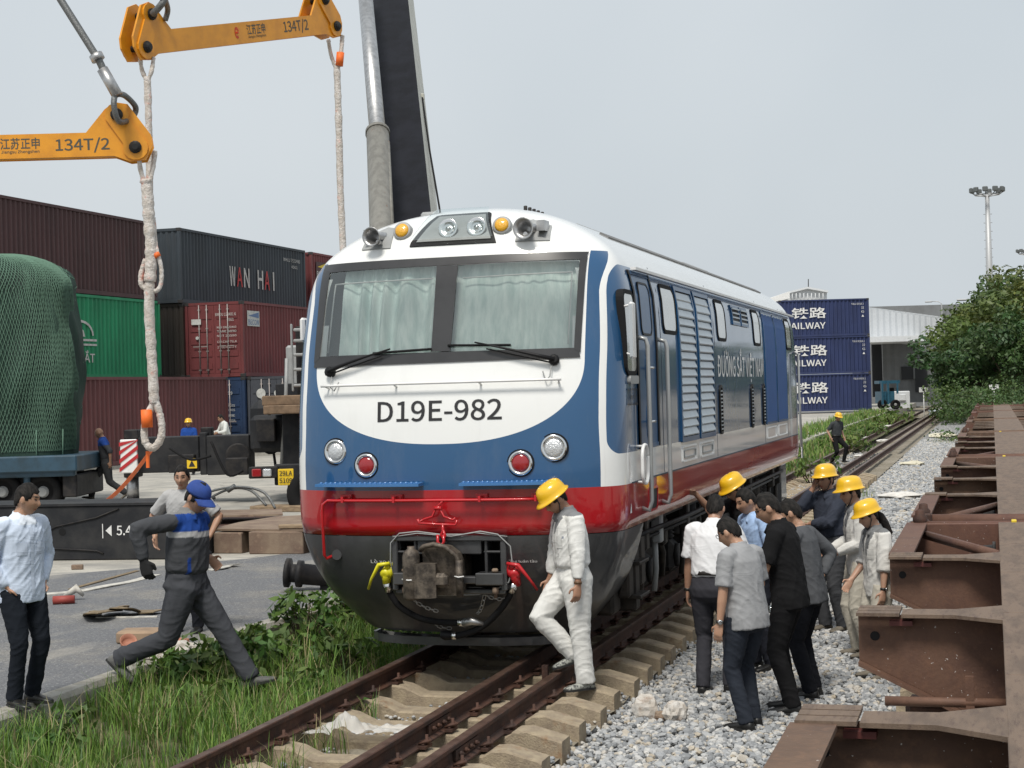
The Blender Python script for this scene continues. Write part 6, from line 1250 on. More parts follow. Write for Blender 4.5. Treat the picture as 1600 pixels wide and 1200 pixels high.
pbox('carrier_frame', 389, 650, 470, 706, 36.0, 1.8, 'chassis_black', bev=.1); pbox('fender', 388, 625, 475, 700, 37.6, 1.0, 'chassis_black', bev=.2); pbox('rear_column', 440, 630, 500, 742, 35.0, 1.6, 'chassis_black'); pbox('deck_board', 409, 619, 500, 632, 34.5, 2.2, 'deck_wood'); pbox('deck_beam', 411, 634, 520, 645, 34.4, 2.2, 'deck_wood'); pbox('small_post', 313, 668, 331, 684, 37.2, .3, 'dark_metal')
pbox('superstructure', 470, 560, 700, 700, 40, 3.0, 'chassis_black'); pbox('carrier_body', 470, 690, 760, 760, 38, 2.6, 'chassis_black')
tl = pbox('tail_lamp', 388, 730, 434, 747, 33.6, .25, 'dark_metal'); pbox('lamp_red', 393, 733, 408, 745, 33.55, .06, 'lamp_red', tl); pbox('lamp_white', 410, 733, 424, 745, 33.55, .06, 'lamp_clear', tl); pbox('rear_bumper', 428, 726, 520, 756, 33.8, .3, 'chassis_black')
pl_ = pbox('licence_plate', 434, 733, 459, 758, 33.5, .02, 'plate_yellow'); c_ = atd(446.5, 739.5, 33.48); put_text('plate_lettering', '29LA', c_-O_, rt, UPZ, .26, .10, 'text_black', pl_, bold=.01); c_ = atd(446.5, 751, 33.48); put_text('plate_lettering', '5109', c_-O_, rt, UPZ, .26, .10, 'text_black', pl_, bold=.01)
def tyre(c, ax, r, w, par, o, nm='wheel'):
    q = MB(); q.lathe(c-o-ax*w/2, ax, [(0, r*.6), (0, r*.9), (w*.12, r), (w*.88, r), (w, r*.9), (w, r*.6), (w*.8, r*.55), (w*.75, r*.25), (w*.85, r*.2)], 28); t_ = q.build(nm, 'rubber', par); q = MB(); q.lathe(c-o+ax*(w*.15), ax, [(0, r*.56), (w*.12, r*.56), (w*.1, r*.3), (w*.3, r*.22)], 18); q.build('rim', 'grey_paint', t_); return t_
AXW = V3((1, 0, 0))
tyre(atd(492, 770, 33.7)*1.0, -fw.copy(), .55, .45, crane, O_); tyre(atd(520, 768, 35.5), -fw.copy(), .55, .45, crane, O_)
pbox('hydraulic_tank', 400, 655, 430, 690, 35.7, .4, 'dark_metal'); pbox('tool_box', 352, 716, 388, 742, 36.4, .4, 'dark_metal'); pbox('slew_platform', 430, 600, 500, 622, 37.5, 2.0, 'chassis_black'); pbox('counterweight', 446, 540, 520, 604, 38.0, 1.8, 'grey_paint', bev=.05); pbox('frame_plate', 468, 640, 500, 730, 34.6, .3, 'chassis_black'); pbox('mud_flap', 470, 742, 482, 775, 34.2, .03, 'rubber')
for i_, (xa_, ya_, xb_, yb_) in enumerate(((330, 690, 380, 735), (392, 660, 440, 700), (420, 640, 446, 735), (265, 700, 330, 712))): q = MB(); q.tube(smoothp([atd(xa_, ya_, 36.2)-O_, atd((xa_+xb_)/2, max(ya_, yb_)+6, 36.1)-O_, atd(xb_, yb_, 36.2)-O_]), .03, 6); q.build('hydraulic_hose', 'rubber', crane)
q = MB(); q.lathe(atd(372, 712, 36.78)-O_, -fw, [(0, .28), (.015, .28), (.016, .25), (.02, .25)], 20); q.build('access_ring', 'dark_metal', crane)
# cab ladder standing behind the locomotive's shoulder
lad = pbox('ladder', 453, 506, 459, 612, 36.0, .12, 'grey_paint')
for y_ in (513, 530, 552, 575, 600): pbox('ladder_rung', 458, y_, 492, y_+4, 36.0, .12, 'grey_paint', lad)
pbox('ladder_panel', 461, 510, 500, 620, 36.4, .1, 'dark_metal', lad); q = MB(); q.tube([atd(448, 560, 36)-O_, atd(447, 612, 36)-O_, atd(440, 725, 36)-O_], .04, 6); q.build('hanging_chain', 'grey_paint', crane)

# ================================================================== NETTED LOAD ON A BLUE TRAILER
mat('tarp_green', (0.012, 0.042, 0.028), .75, col2=(.006, .024, .017), vscale=1.5, bmp=.5, bscale=5, bdist=.06, stretch=(1, 1, .5)); mat('net_cord', (0.11, 0.205, 0.15), .85); mat('trailer_blue', (.028, .07, .11), .5, col2=(.02, .045, .065), vscale=2, bmp=.1)
tg = onz(60, 790, 0); trl = empty('low_loader_trailer', tg); tag(trl, 'dark blue low loader trailer with large tyres under the netted load', 'trailer'); O2 = trl.location
DT = 37.0
def tbox(nm, x0, y0, x1, y1, D, dep, m_, bev=.03):
    a, b = atd(x0, y0, D), atd(x1, y1, D); c_ = (a+b)/2+fw*(dep/2); w = abs((b-a).dot(rt)); h = abs((b-a).z); q = MB(); q.bbox((0, 0, 0), (w, dep, h), bev, YAW); q.v = [tuple(V3(v_)+c_-O2) for v_ in q.v]; return q.build(nm, m_, trl)
tbox('deck', -260, 722, 120, 737, DT, 3.0, 'trailer_blue'); tbox('side_rail', -260, 735, 117, 744, DT+.1, .2, 'trailer_blue'); tbox('tail_box', 97, 742, 121, 777, DT+.2, 2.4, 'dark_metal'); tbox('chassis', -260, 742, 97, 765, DT+.5, 2.0, 'dark_metal')
for x_ in (-110, -58, -3, 60): tyre(atd(x_+10, 768, DT+.55), -fw.copy(), .44, .5, trl, O2); tbox('suspension_arm', x_-24, 742, x_-14, 760, DT+.2, .3, 'trailer_blue')
ld = empty('netted_load', atd(-60, 700, DT+1.6)); tag(ld, 'bulky machine wrapped in dark green tarpaulin under a pale green net', 'wrapped load'); O3 = ld.location.copy(); hw = (121+260)/2600*(DT+1.6)/2; cxl = atd((121-260)/2, 560, DT+1.6)
zt, zb = atd(60, 392, DT+.8).z, atd(60, 724, DT+.6).z
def load_pt(s, t, off=0.0):
    """s along the wrap round the visible section (0 left .. 1 far right back), t from bottom (0) to roof centre (1)"""
    hz = (zt-zb); a = s*PI; 
    if t < .62: rz = t/.62*.82; inset = .10*math.sin(rz*PI/.82)**2*(-1)+.28*max(0, .25-rz)
    else: q_ = (t-.62)/.38; rz = .82+.18*math.sin(q_*PI/2); inset = 1.7*(1-math.cos(q_*PI/2))*1.0
    w = max(hw-inset, .02); d = max(1.5-inset*.88, .02)
    ca, sa = math.cos(PI-a), math.sin(PI-a); x = w*math.copysign(abs(ca)**.5, ca); y = -d*abs(sa)**.5
    dd = .16*noise.noise((x*.9, y*.9, rz*3.0))+.09*noise.noise((x*2.5, y*2.5, rz*6)); x += math.copysign(dd+off, x)*abs(ca); y -= (dd+off)*abs(sa)
    return cxl+rt*x+fw*y+V3((0, 0, zb-cxl.z+rz*hz+off*(rz > .85)))-O3+V3((0, 0, 0))
q = MB(); q.grid(lambda s, t: load_pt(s, t), np.linspace(0, 1, 110), np.linspace(0, 1, 50)); q.build('tarpaulin', 'tarp_green', ld, fix=False)
q = MB(); tau = np.linspace(0, 1, 46)
for k_ in range(-48, 116):
    for sg in (1, -1):
        pts = [load_pt(k_/100.0+sg*(t-.5)*.27+.004*noise.noise((k_*.7, t*4, sg)), float(t), .02) for t in tau if .32 < k_/100.0+sg*(t-.5)*.27 < 1.0 and t > .03]
        if len(pts) > 3: q.tube(pts, .0085, 3, False)
nt_ = q.build('cargo_net', 'net_cord', ld, fix=False); nt_['kind'] = 'stuff'
q = MB()
for s_ in (.56, .70, .84): q.tube([load_pt(s_, .12, .04), load_pt(s_+.01, .0, .05)], .014, 5)
q.build('tie_rope', 'net_cord', ld)

# ================================================================== STEEL BEAM, BLOCKS, STRAPS ON THE YARD
a_, b_ = onz(-90, 878, 0), onz(300, 874, 0); sb = empty('steel_box_beam', (a_+b_)/2); tag(sb, 'long black steel box beam lying on the yard marked 5.47', 'steel beam'); o = sb.location; xd = (b_-a_).normalized(); yd = UPZ.cross(xd); L_ = (b_-a_).length; H_ = .80
q = MB(); q.bbox((0, 0, 0), (L_, 1.0, H_), .02, math.atan2(xd.y, xd.x)); q.v = [tuple(V3(v_)+yd*.5+V3((0, 0, H_/2))) for v_ in q.v]; q.build('box_section', 'chassis_black', sb)
xo = lambda px: (onz(px, 876, 0)-o).dot(xd)
q = MB(); q.box((0, 0, 0), (L_+.01, 1.04, .035), math.atan2(xd.y, xd.x)); q.v = [tuple(V3(v_)+yd*.5+V3((0, 0, H_+.012))) for v_ in q.v]; q.build('top_flange', 'chassis_black', sb)
q = MB(); q.tube([xd*xo(x_)+V3((0, 0, z_))-yd*.012 for x_, z_ in ((160, .10), (150, .14), (83, .18), (80, .25), (80, .45), (90, .5), (150, .62), (185, .75))], .012, 6); q.build('weld_bead', 'dark_metal', sb)
q = MB(); q.lathe(xd*xo(99)+V3((0, 0, .42))-yd*.004, yd, [(0, .055), (.002, .04)], 16); q.build('pin_hole', 'black', sb)
put_text('lettering', '5.47', xd*xo(196)+V3((0, 0, .43))-yd*.006, xd, UPZ, .32, .14, 'text_white', sb, bold=.012); q = MB(); q.prism([xd*xo(x_)+V3((0, 0, z_))-yd*.004 for x_, z_ in ((164, .43), (173, .35), (173, .51))], -yd*.003); q.prism([xd*xo(x_)+V3((0, 0, z_))-yd*.004 for x_, z_ in ((159, .32), (160.2, .32), (160.2, .53), (159, .53))], -yd*.003); q.build('arrow_mark', 'text_white', sb)
def gbox(nm, label, x0, x1, yb_, hgt, dep, m_, z0=0.0, cat='block', grp=None, rz=0.0):
    a, b = onz(x0, yb_, z0), onz(x1, yb_, z0); c_ = (a+b)/2; w = (b-a).length; q = MB(); q.bbox((0, dep/2, hgt/2), (w, dep, hgt), .012); ob = q.build(nm, m_, None, (c_.x, c_.y, z0), math.atan2(b.y-a.y, b.x-a.x)+rz); tag(ob, label, cat, grp); return ob
gbox('steel_block', 'rusty square block left of the pair carrying the road plate', 334, 378, 865, .31, .8, 'rust_block'); gbox('steel_block', 'longer rusty block in the middle under the road plate', 389, 474, 866, .33, .8, 'rust_block'); gbox('steel_block', 'rusty block at the right under the road plate, beside the locomotive', 490, 520, 866, .30, .8, 'rust_block'); gbox('steel_block', 'dark bearer set back between the two front blocks', 378, 389, 862, .28, .7, 'dark_metal')
def plate(nm, label, corners, z, th, m_):
    c_ = sum((onz(x_, y_, z) for x_, y_ in corners), V3())/len(corners); q = MB(); q.prism([onz(x_, y_, z)-c_ for x_, y_ in corners], (0, 0, -th)); ob = q.build(nm, m_, None, c_); tag(ob, label, 'road plate' if 'plate' in nm else 'timber'); return ob
plate('road_plate', 'rusty steel road plate lying across the blocks', [(332, 826), (520, 828), (520, 802), (430, 807), (372, 816)], .36, .03, 'rust_block'); plate('road_plate', 'dark rusty plate on the pile behind the blocks, upper one', [(322, 806), (442, 803), (440, 795), (330, 797)], .24, .03, 'rust_block'); plate('road_plate', 'dark rusty plate lying flat behind the blocks, lowest one', [(318, 826), (440, 812), (440, 806), (322, 808)], .08, .06, 'steel_rust')
gbox('timber_beam', 'rough brown timber lying in front of the crane tyres', 390, 478, 800, .12, .5, 'timber'); gbox('timber_beam', 'thin dark timber lying on the road plate', 436, 512, 826, .06, .12, 'timber', .37, rz=.08)
q = MB(); c_ = onz(372, 795, .25); q.tube(smoothp([(-1.0, 0, .1), (-.6, .1, .32), (0, .1, .40), (.5, .05, .3), (.75, 0, 0)]), .025, 6); q.tube(smoothp([(-.9, .1, .05), (-.3, .15, .34), (.2, .1, .34), (.55, .05, .05)]), .025, 6); q.tube([(-.25, .1, .33), (-.1, .1, .42)], .05, 6); tag(q.build('steel_sling', 'wire_rope', None, c_), 'coil of old steel wire rope lying on the pile of plates', 'wire rope')
mat('strap_white', (.55, .53, .48), .8, var=.3, vscale=12, bmp=.3); mat('strap_brown', (.22, .165, .10), .8, var=.35, vscale=12, bmp=.4); mat('cap_red', (.30, .05, .04), .6); mat('cardboard', (.34, .24, .16), .85, var=.25); mat('terracotta', (.45, .20, .13), .7, var=.25)
def strap(label, pts, w, m_, name='webbing_strap', hump=None):
    P = [onz(x_, y_, z_) for x_, y_, z_ in pts]; o = P[0]; q = MB(); S = smoothp([p_-o for p_ in P], 8); rings = []
    for i, c_ in enumerate(S):
        t = (S[min(i+1, len(S)-1)]-S[max(i-1, 0)]); n_ = UPZ.cross(t); n_ = n_.normalized()*w/2 if n_.length > 1e-5 else V3((w/2, 0, 0)); rings.append([c_-n_+V3((0, 0, .003)), c_+n_+V3((0, 0, .006+.02*noise.noise((i*.5, w, 0))**2)), c_+n_+V3((0, 0, .018)), c_-n_+V3((0, 0, .014))])
    q.loft(rings, smooth=False); return tag(q.build(name, m_, None, o), label, 'strap')
strap('long white webbing strap trailing across the asphalt behind the striding worker', [(66, 930, .0), (105, 927, .0), (120, 926, .0), (170, 916, .01), (205, 910, .0), (244, 899, .0)], .13, 'strap_white'); strap('thin dark line of webbing lying beyond the white strap', [(110, 922, 0), (160, 908, .005), (215, 893, 0)], .06, 'strap_brown')
strap('short white strap with a folded end by the steel block', [(328, 892, 0), (345, 888, .02), (358, 886, .0), (370, 883, .03)], .14, 'strap_white'); strap('wide brown webbing sling folded on the asphalt, left of the striding worker', [(144, 962, .0), (150, 958, .10), (180, 955, .03), (190, 950, .10), (215, 957, .02), (248, 956, .03)], .2, 'strap_brown')
strap('thin pale strap edge lying below the brown sling', [(150, 966, 0), (200, 966, 0), (246, 965, .0)], .035, 'strap_white')
q = MB(); q.tube([(0, 0, .05), (.22, .1, .05)], .05, 8); tag(q.build('strap_end', 'cap_red', None, onz(83, 945, 0)), 'red strap sleeve lying at the end of the white strap', 'strap end'); q = MB(); q.tube([(-.05, 0, .05), (.1, 0, .14), (.16, .05, .05)], [.03, .05, .02], 8); tag(q.build('strap_knot', 'strap_white', None, onz(108, 938, 0)), 'knotted white cloth on the strap near the red sleeve', 'cloth')
q = MB(); q.bbox((0, 0, .035), (.16, .06, .07), .01, .3); tag(q.build('broken_brick', 'rust_block', None, onz(121, 890, 0)), 'small broken red brick on the asphalt by the steel beam', 'brick')
q = MB(); q.bbox((0, 0, .06), (.42, .3, .12), .02, .2); tag(q.build('cardboard_piece', 'cardboard', None, onz(222, 1003, 0)), 'folded brown cardboard behind the striding worker foot', 'cardboard'); q = MB(); q.lathe((0, 0, .02), (.35, -.5, .6), [(0, .06), (.03, .07), (.08, .08), (.085, .074), (.04, .06), (.03, .02)], 18); tag(q.build('clay_bowl', 'terracotta', None, onz(200, 1012, 0)), 'small terracotta bowl tipped over beside the kerb', 'bowl')
q = MB(); q.bbox((0, 0, .03), (.3, .12, .07), .01, -.3); tag(q.build('orange_offcut', 'terracotta', None, onz(272, 1008, 0)), 'orange offcut lying behind the striding worker knee', 'offcut')
def lump(nm, label, loc, s, m_, seed, cat, rz=0.0, sub=3, amp=.25, fr=2.2):
    bm = bmesh.new(); bmesh.ops.create_icosphere(bm, subdivisions=sub, radius=1.0)
    for v_ in bm.verts: n_ = noise.noise(v_.co*fr+V3((seed*7.1, seed, 0)))+.5*noise.noise(v_.co*fr*2.5+V3((seed, 3, seed*2))); v_.co *= 1+amp*n_; v_.co = V3((v_.co.x*s[0], v_.co.y*s[1], max(v_.co.z, -.55)*s[2]))
    me = bpy.data.meshes.new(nm); bm.to_mesh(me); bm.free(); me.materials.append(MATS[m_]); o = bpy.data.objects.new(nm, me); COL.objects.link(o); o.location = loc; o.rotation_euler[2] = rz; tag(o, label, cat); return o
mat('plaster_rock', (.46, .42, .37), .9, col2=(.58, .56, .53), vscale=9, col3=(.28, .2, .15), s3=14, bmp=.6, bscale=40)
lump('concrete_lump', 'whitish broken concrete lump on the kerb behind the striding worker', onz(262, 1030, .0)+V3((0, 0, .06)), (.28, .12, .11), 'plaster_rock', 4, 'concrete', .35)
# loco's black buffer cylinder lying at the kerb
bf = onz(520, 922, .0)+V3((0, 0, .16)); q = MB(); q.lathe((0, 0, 0), V3((-.92, -.2, .10)), [(-.05, .10), (.0, .12), (.35, .125), (.36, .16), (.42, .16), (.43, .11), (.50, .11), (.51, .175), (.56, .175), (.57, .13)], 22); q.bbox((.15, .1, -.1), (.6, .3, .16), .02); tag(q.build('black_cylinder', 'dark_metal', None, bf), 'black flanged metal cylinder lying at the kerb beside the locomotive', 'cylinder')
# ================================================================== FLAT WAGONS
m, nt, p = _new('wagon_rust'); v = world_pos(nt)
k = mixc(nt, ntex(nt, v, 2.2, 8, .7).ramp(.4, .65), (.142, .086, .054), (.086, .052, .036)); k = mixc(nt, ntex(nt, v, 22, 6).ramp(.5, .75)*.6, k, (.20, .11, .065)); k = mixc(nt, ntex(nt, v, 36, 2).ramp(.725, .74), k, (.55, .53, .5)); k = mixc(nt, ntex(nt, v, .09, 2).ramp(.45, .6)*.5, k, (.12, .035, .03)); nt.links.new(k, p.inputs['Base Color'])
p.inputs['Roughness'].default_value = .7; p.inputs['Metallic'].default_value = .1; bump(nt, p, ntex(nt, v, 45, 6)+ntex(nt, v, 5, 4), .3, .01)
mat('deck_rust', (.170, .120, .086), .75, .0, col2=(.12, .085, .062), vscale=4, col3=(.09, .055, .045), s3=16, bmp=.5, bscale=120, stretch=(3, .6, 1)); mat('wagon_red', (.13, .035, .03), .6, var=.3, vscale=5)
WX, DZ = .42, .85
def outrigger(root, y, s, far=False):
    """tapered cantilever bracket at y on side s: web, bottom flange, pad, flared top plate"""
    x0, x1 = WX+s*.38, WX+s*1.27; q = MB(); th = .03
    web = [(x0, DZ-.62), (x0+s*.28, DZ-.60), (x1, DZ-.30), (x1, DZ-.02), (x0, DZ-.02)]; q.prism([(a, y-root.location.y, b) for a, b in web], (0, th, 0)); w_ = q.build('web_plate', 'wagon_rust', root)
    q = MB(); q.prism([(x0, y-.10-root.location.y, DZ-.645), (x0+s*.28, y-.10-root.location.y, DZ-.625), (x1, y-.10-root.location.y, DZ-.325), (x1, y-.10-root.location.y, DZ-.302), (x0+s*.28, y-.10-root.location.y, DZ-.602), (x0, y-.10-root.location.y, DZ-.622)], (0, .24, 0)); q.build('bottom_flange', 'wagon_rust', root)
    Y = y-root.location.y
    q = MB(); q.prism([(x0, Y-.34, DZ-.02), (x0+s*.30, Y-.13, DZ-.02), (x0+s*.62, Y-.12, DZ-.02), (x0+s*.62, Y+.14, DZ-.02), (x0+s*.30, Y+.15, DZ-.02), (x0, Y+.36, DZ-.02)], (0, 0, .022)); q.build('top_plate', 'deck_rust', root)
    if not far:
        for dy in (-.1, .03, .16): q = MB(); q.box((x1-s*.13, Y+dy-.01, DZ+.004), (.26, .11, .02)); q.build('slotted_pad', 'deck_rust', root)
        q = MB(); q.box(((x0+s*.62+x1-s*.26)/2, Y+.02, DZ-.06), (abs(x1-x0)-.88+.0 if abs(x1-x0) > .9 else .14, .2, .03)); q.build('recessed_plate', 'wagon_red', root)
        q = MB(); q.lathe((x1-s*.10, Y-.004, DZ-.15), (0, 1, 0), [(0, .03), (.002, .028)], 14); q.build('pin_hole', 'black', root)
def wagon(label, y0, L=13.4, near=True):
    root = empty('flat_wagon', (0, y0+L/2, 0)); tag(root, label, 'flat wagon', None); oy = y0+L/2
    q = MB(); q.bbox((WX, 0, DZ-.35), (.74, L-.1, .62), .02); q.build('centre_sill', 'wagon_rust', root)
    n = 6 if near else 3; dl = (L-.1)/n
    for i in range(n): q = MB(); q.bbox((WX, -L/2+.05+dl*(i+.5), DZ-.012), (.80, dl-.012, .03), .004); q.build('deck_plate', 'deck_rust', root)
    for s in (-1, 1):
        for y in (y0+3.35, y0+6.7, y0+L-3.35): outrigger(root, y, s, not near)
        if not near: 
            for y in (y0+5.0, y0+8.4): outrigger(root, y, s, True)
        for a, b in ((-L/2+.02, -L/2+3.35-.15), (L/2-3.35+.20, L/2-.02)):
            q = MB(); xs = WX+s*1.19; q.box((xs, (a+b)/2, DZ-.01), (.20, b-a, .025)); q.box((xs+s*.06, (a+b)/2, DZ-.16), (.025, b-a, .28)); q.box((xs, (a+b)/2, DZ-.31), (.16, b-a, .025)); q.build('side_beam', 'wagon_rust', root)
            q = MB(); e = 1 if a > 0 else -1; q.tube([(WX+s*.36, e*(L/2-2.6), DZ-.08), (WX+s*1.1, e*(L/2-.3), DZ-.10)], .045, 6); q.build('diagonal_brace', 'wagon_rust', root)
    for e in (-1, 1):
        q = MB(); q.tube([(WX-1.25, e*(L/2-.02), DZ-.06), (WX+1.25, e*(L/2-.02), DZ-.06)], .075, 10); q.build('end_tube', 'wagon_rust', root); q = MB(); q.bbox((WX, e*(L/2-.12), DZ-.16), (2.5, .05, .32), .01); q.build('headstock', 'wagon_rust', root)
        for s in (-1, 1): q = MB(); q.lathe((WX+s*1.16, e*(L/2-.02), DZ-.03), (0, 0, 1), [(0, .07), (.08, .075), (.11, .05), (.15, .045), (.16, .02)], 12); q.bbox((WX+s*1.15, e*(L/2+.02), DZ-.05), (.16, .14, .16), .02); q.build('twist_lock', 'steel_rust', root)
        if e == 1 and near: q = MB(); q.bbox((WX-.25, e*(L/2-.02), DZ-.055), (.05, .155, .155), .005); q.build('yellow_mark', 'sign_yellow', root)
        yb = e*(L/2-1.9); bg_ = empty('bogie', (WX, yb, 0)); bg_.parent = root
        for s in (-1, 1):
            q = MB(); q.bbox((s*.78, 0, .32), (.14, 2.0, .22), .03); q.bbox((s*.78, 0, .12), (.14, .7, .2), .03); q.build('side_frame', 'steel_rust', bg_)
            for yy_ in (-.8, .8): q = MB(); q.lathe((s*.46, yy_, .36), (s, 0, 0), [(-.03, .40), (0, .40), (.0, .37), (.11, .36), (.115, .30), (.08, .1), (.16, .08)], 22); q.build('wheel', 'grease_metal', bg_); q = MB(); q.bbox((s*.80, yy_, .36), (.18, .22, .22), .03); q.build('axle_box', 'steel_rust', bg_)
        q = MB(); q.bbox((0, 0, .32), (1.5, .3, .26), .03); q.build('bolster', 'steel_rust', bg_)
    if near:
        q = MB(); q.tube([(WX-1.1, -.3, DZ-.50), (WX-.3, -.3, DZ-.50)], .03, 8); q.box((WX-.6, -.3, DZ-.45), (.05, .05, .22)); q.bbox((WX-.55, -1.4, DZ-.62), (.5, 1.1, .06), .01); q.bbox((WX-.5, -1.2, DZ-.75), (.3, .4, .3), .03); q.build('brake_gear', 'wagon_rust', root)
        q = MB(); q.tube([(WX-.9, .9, .05), (WX-.9, .9, .3), (WX-.7, 1.1, .32)], .035, 8); q.bbox((WX-.75, .2, .1), (.5, .35, .35), .03); q.build('brake_cylinder', 'steel_rust', root)
    return root
names = ['nearest rusty flat wagon, its brackets cut by the lower right corner', 'second rusty flat wagon of the train beside the group', 'third rusty flat wagon of the train, beyond the second', 'fourth rusty flat wagon along the gravel', 'fifth rusty flat wagon along the gravel', 'sixth rusty flat wagon, second from the far end', 'last rusty flat wagon at the far end by the bushes']
for i in range(7): wagon(names[i], 3.95+14.25*i, near=i < 3)
t2 = empty('siding_track'); tag(t2, 'siding track under the row of rusty flat wagons', 'railway track')
for x0 in (WX-.535, WX+.535): rail_obj(x0, 2, 115, -.04, t2)
for i in range(60): link_mesh('sleeper', sme, t2, (WX+4.2, 3+.62*i, -.06))
# ================================================================== TREES
m = bpy.data.materials.new('leaf'); m.use_nodes = True; nt = m.node_tree; nt.nodes.clear(); MATS['leaf'] = m
out = nt.nodes.new('ShaderNodeOutputMaterial'); at_ = nt.nodes.new('ShaderNodeAttribute'); at_.attribute_name = 'Col'; d_ = nt.nodes.new('ShaderNodeBsdfPrincipled'); d_.inputs['Roughness'].default_value = .55; t_ = nt.nodes.new('ShaderNodeBsdfTranslucent'); x_ = nt.nodes.new('ShaderNodeMixShader'); x_.inputs[0].default_value = .25
nt.links.new(at_.outputs['Color'], d_.inputs['Base Color']); nt.links.new(at_.outputs['Color'], t_.inputs[0]); nt.links.new(d_.outputs[0], x_.inputs[1]); nt.links.new(t_.outputs[0], x_.inputs[2]); nt.links.new(x_.outputs[0], out.inputs[0])
mat('bark', (.10, .075, .05), .9, var=.4, vscale=8, bmp=.6, bscale=30)
def leaf_cloud(centres, radii, per, size, rs, base, elong=1.6):
    """leaf-sized quads spread through clumps; returns V, F, C"""
    Vs, Cs = [], []
    for (c, r_) in zip(centres, radii):
        n = int(per*r_**2*rs.uniform(.8, 1.2)); d = rs.normal(size=(n, 3)); d /= np.linalg.norm(d, axis=1)[:, None]; P = c+d*(r_*np.cbrt(rs.uniform(.25, 1, n)))[:, None]*np.array([1, 1, .72])
        nrm = d+rs.normal(scale=.7, size=(n, 3))+np.array([0, 0, .5]); nrm /= np.linalg.norm(nrm, axis=1)[:, None]; a = np.cross(nrm, rs.normal(size=(n, 3))); a /= np.linalg.norm(a, axis=1)[:, None]+1e-9; b = np.cross(nrm, a); s = (size*rs.uniform(.6, 1.3, n))[:, None]
        Vs.append(np.stack([P-a*s*elong*.5, P+b*s*.42, P+a*s*elong*.5, P-b*s*.42], 1).reshape(-1, 3)); col = np.array(base)*rs.uniform(.75, 1.3)*np.array([rs.uniform(.8, 1.3), 1, rs.uniform(.7, 1.1)]); Cs.append(np.repeat(col*rs.uniform(.75, 1.25, (n, 1)), 4, 0))
    V = np.vstack(Vs); n = len(V)//4; i = np.arange(n)*4; return V, np.column_stack([i, i+1, i+2, i+3]), np.vstack(Cs)
def tree_src(seed, h, spread, base, leaf=.23, per=105):
    rs = np.random.RandomState(seed); r = random.Random(seed); th = h*.32; q = MB(); q.tube([(0, 0, -.3), (.05*h*.1, 0, th*.6), (.02*h, .02*h, th), (.03*h, -.01*h, h*.62)], [h*.028, h*.022, h*.017, h*.006], 8); cs, rr_ = [], []
    nb = 9
    for i in range(nb):
        a = 2*PI*i/nb+r.uniform(-.4, .4); z0 = th*r.uniform(.75, 1.5); L_ = spread*r.uniform(.45, .95); e = V3((math.cos(a)*L_, math.sin(a)*L_, z0+h*r.uniform(.12, .36))); q.tube([(.01*h, 0, z0), V3((.01*h, 0, z0)).lerp(e, .5)+V3((0, 0, -.02*h)), e], [h*.011, h*.008, h*.003], 6)
        for k_ in range(6): cs.append(np.array(e)+rs.normal(scale=spread*.2, size=3)); rr_.append(spread*rs.uniform(.17, .32))
    for k_ in range(26): a = rs.uniform(0, 2*PI); f_ = rs.uniform(0, .72)*spread; z = h*(.52+.44*rs.rand()*(1-(f_/spread)**2*.8)); cs.append(np.array([math.cos(a)*f_, math.sin(a)*f_, z])); rr_.append(spread*rs.uniform(.15, .30))
    tm = q; V, Fq, C = leaf_cloud(cs, rr_, per, leaf, rs, base); return tm, V, Fq, C
SRC = []
for i, (h, sp, base) in enumerate(((10, 4.6, (.07, .115, .028)), (9, 4.2, (.05, .10, .03)), (11, 5.0, (.09, .13, .032)), (7, 3.8, (.042, .09, .028)))):
    tm, V, Fq, C = tree_src(40+i, h, sp, base); t0 = empty('tree'); tk = tm.build('trunk', 'bark', t0); cw_ = col_mesh('crown', V, Fq, C, 'leaf', t0, False); SRC.append((t0, h))
used = set()
def place_tree(i, x, D, yt, label, rz, grp='trees at the far right', wide=1.0):
    """x: column in the photograph; D distance; yt: row of its top"""
    src, h = SRC[i]; top = atd(x, yt, D); hh = top.z+.4; o = src if i not in used else copy_tree(src); used.add(i); s = hh/(h*.90); o.location = (top.x, top.y, -.4); o.scale = (s*wide, s*wide, s); o.rotation_euler[2] = rz; tag(o, label, 'tree', grp); return o
for a in ((2, 1596, 112, 424, 'tallest yellow-green tree of the clump beyond the wagons', .3, 1.15), (0, 1588, 124, 438, 'rounded tree beside the tallest one at the right edge', 1.2, .85), (1, 1556, 178, 480, 'tree behind the floodlight mast, middle of the far clump', 2.2, .8), (0, 1512, 142, 500, 'pale green tree on the left of the far clump', 3.0, .82), (3, 1524, 122, 530, 'low dark tree beside the grey shed wall', .7, .85), (1, 1580, 100, 500, 'dark dense tree in front of the tall ones at the right edge', 4.0, 1.1), (3, 1535, 104, 525, 'dark rounded tree standing before the floodlight mast', 5.0, 1.15), (3, 1540, 108, 560, 'low bushy tree before the shed corner', 1.7, 1.2), (2, 1640, 120, 428, 'tall tree just cut by the right edge', 2.6, 1.1), (0, 1532, 182, 492, 'distant tree showing left of the floodlight mast', .1, .9)):
    place_tree(a[0], a[1], a[2], a[3], a[4], a[5], wide=a[6])
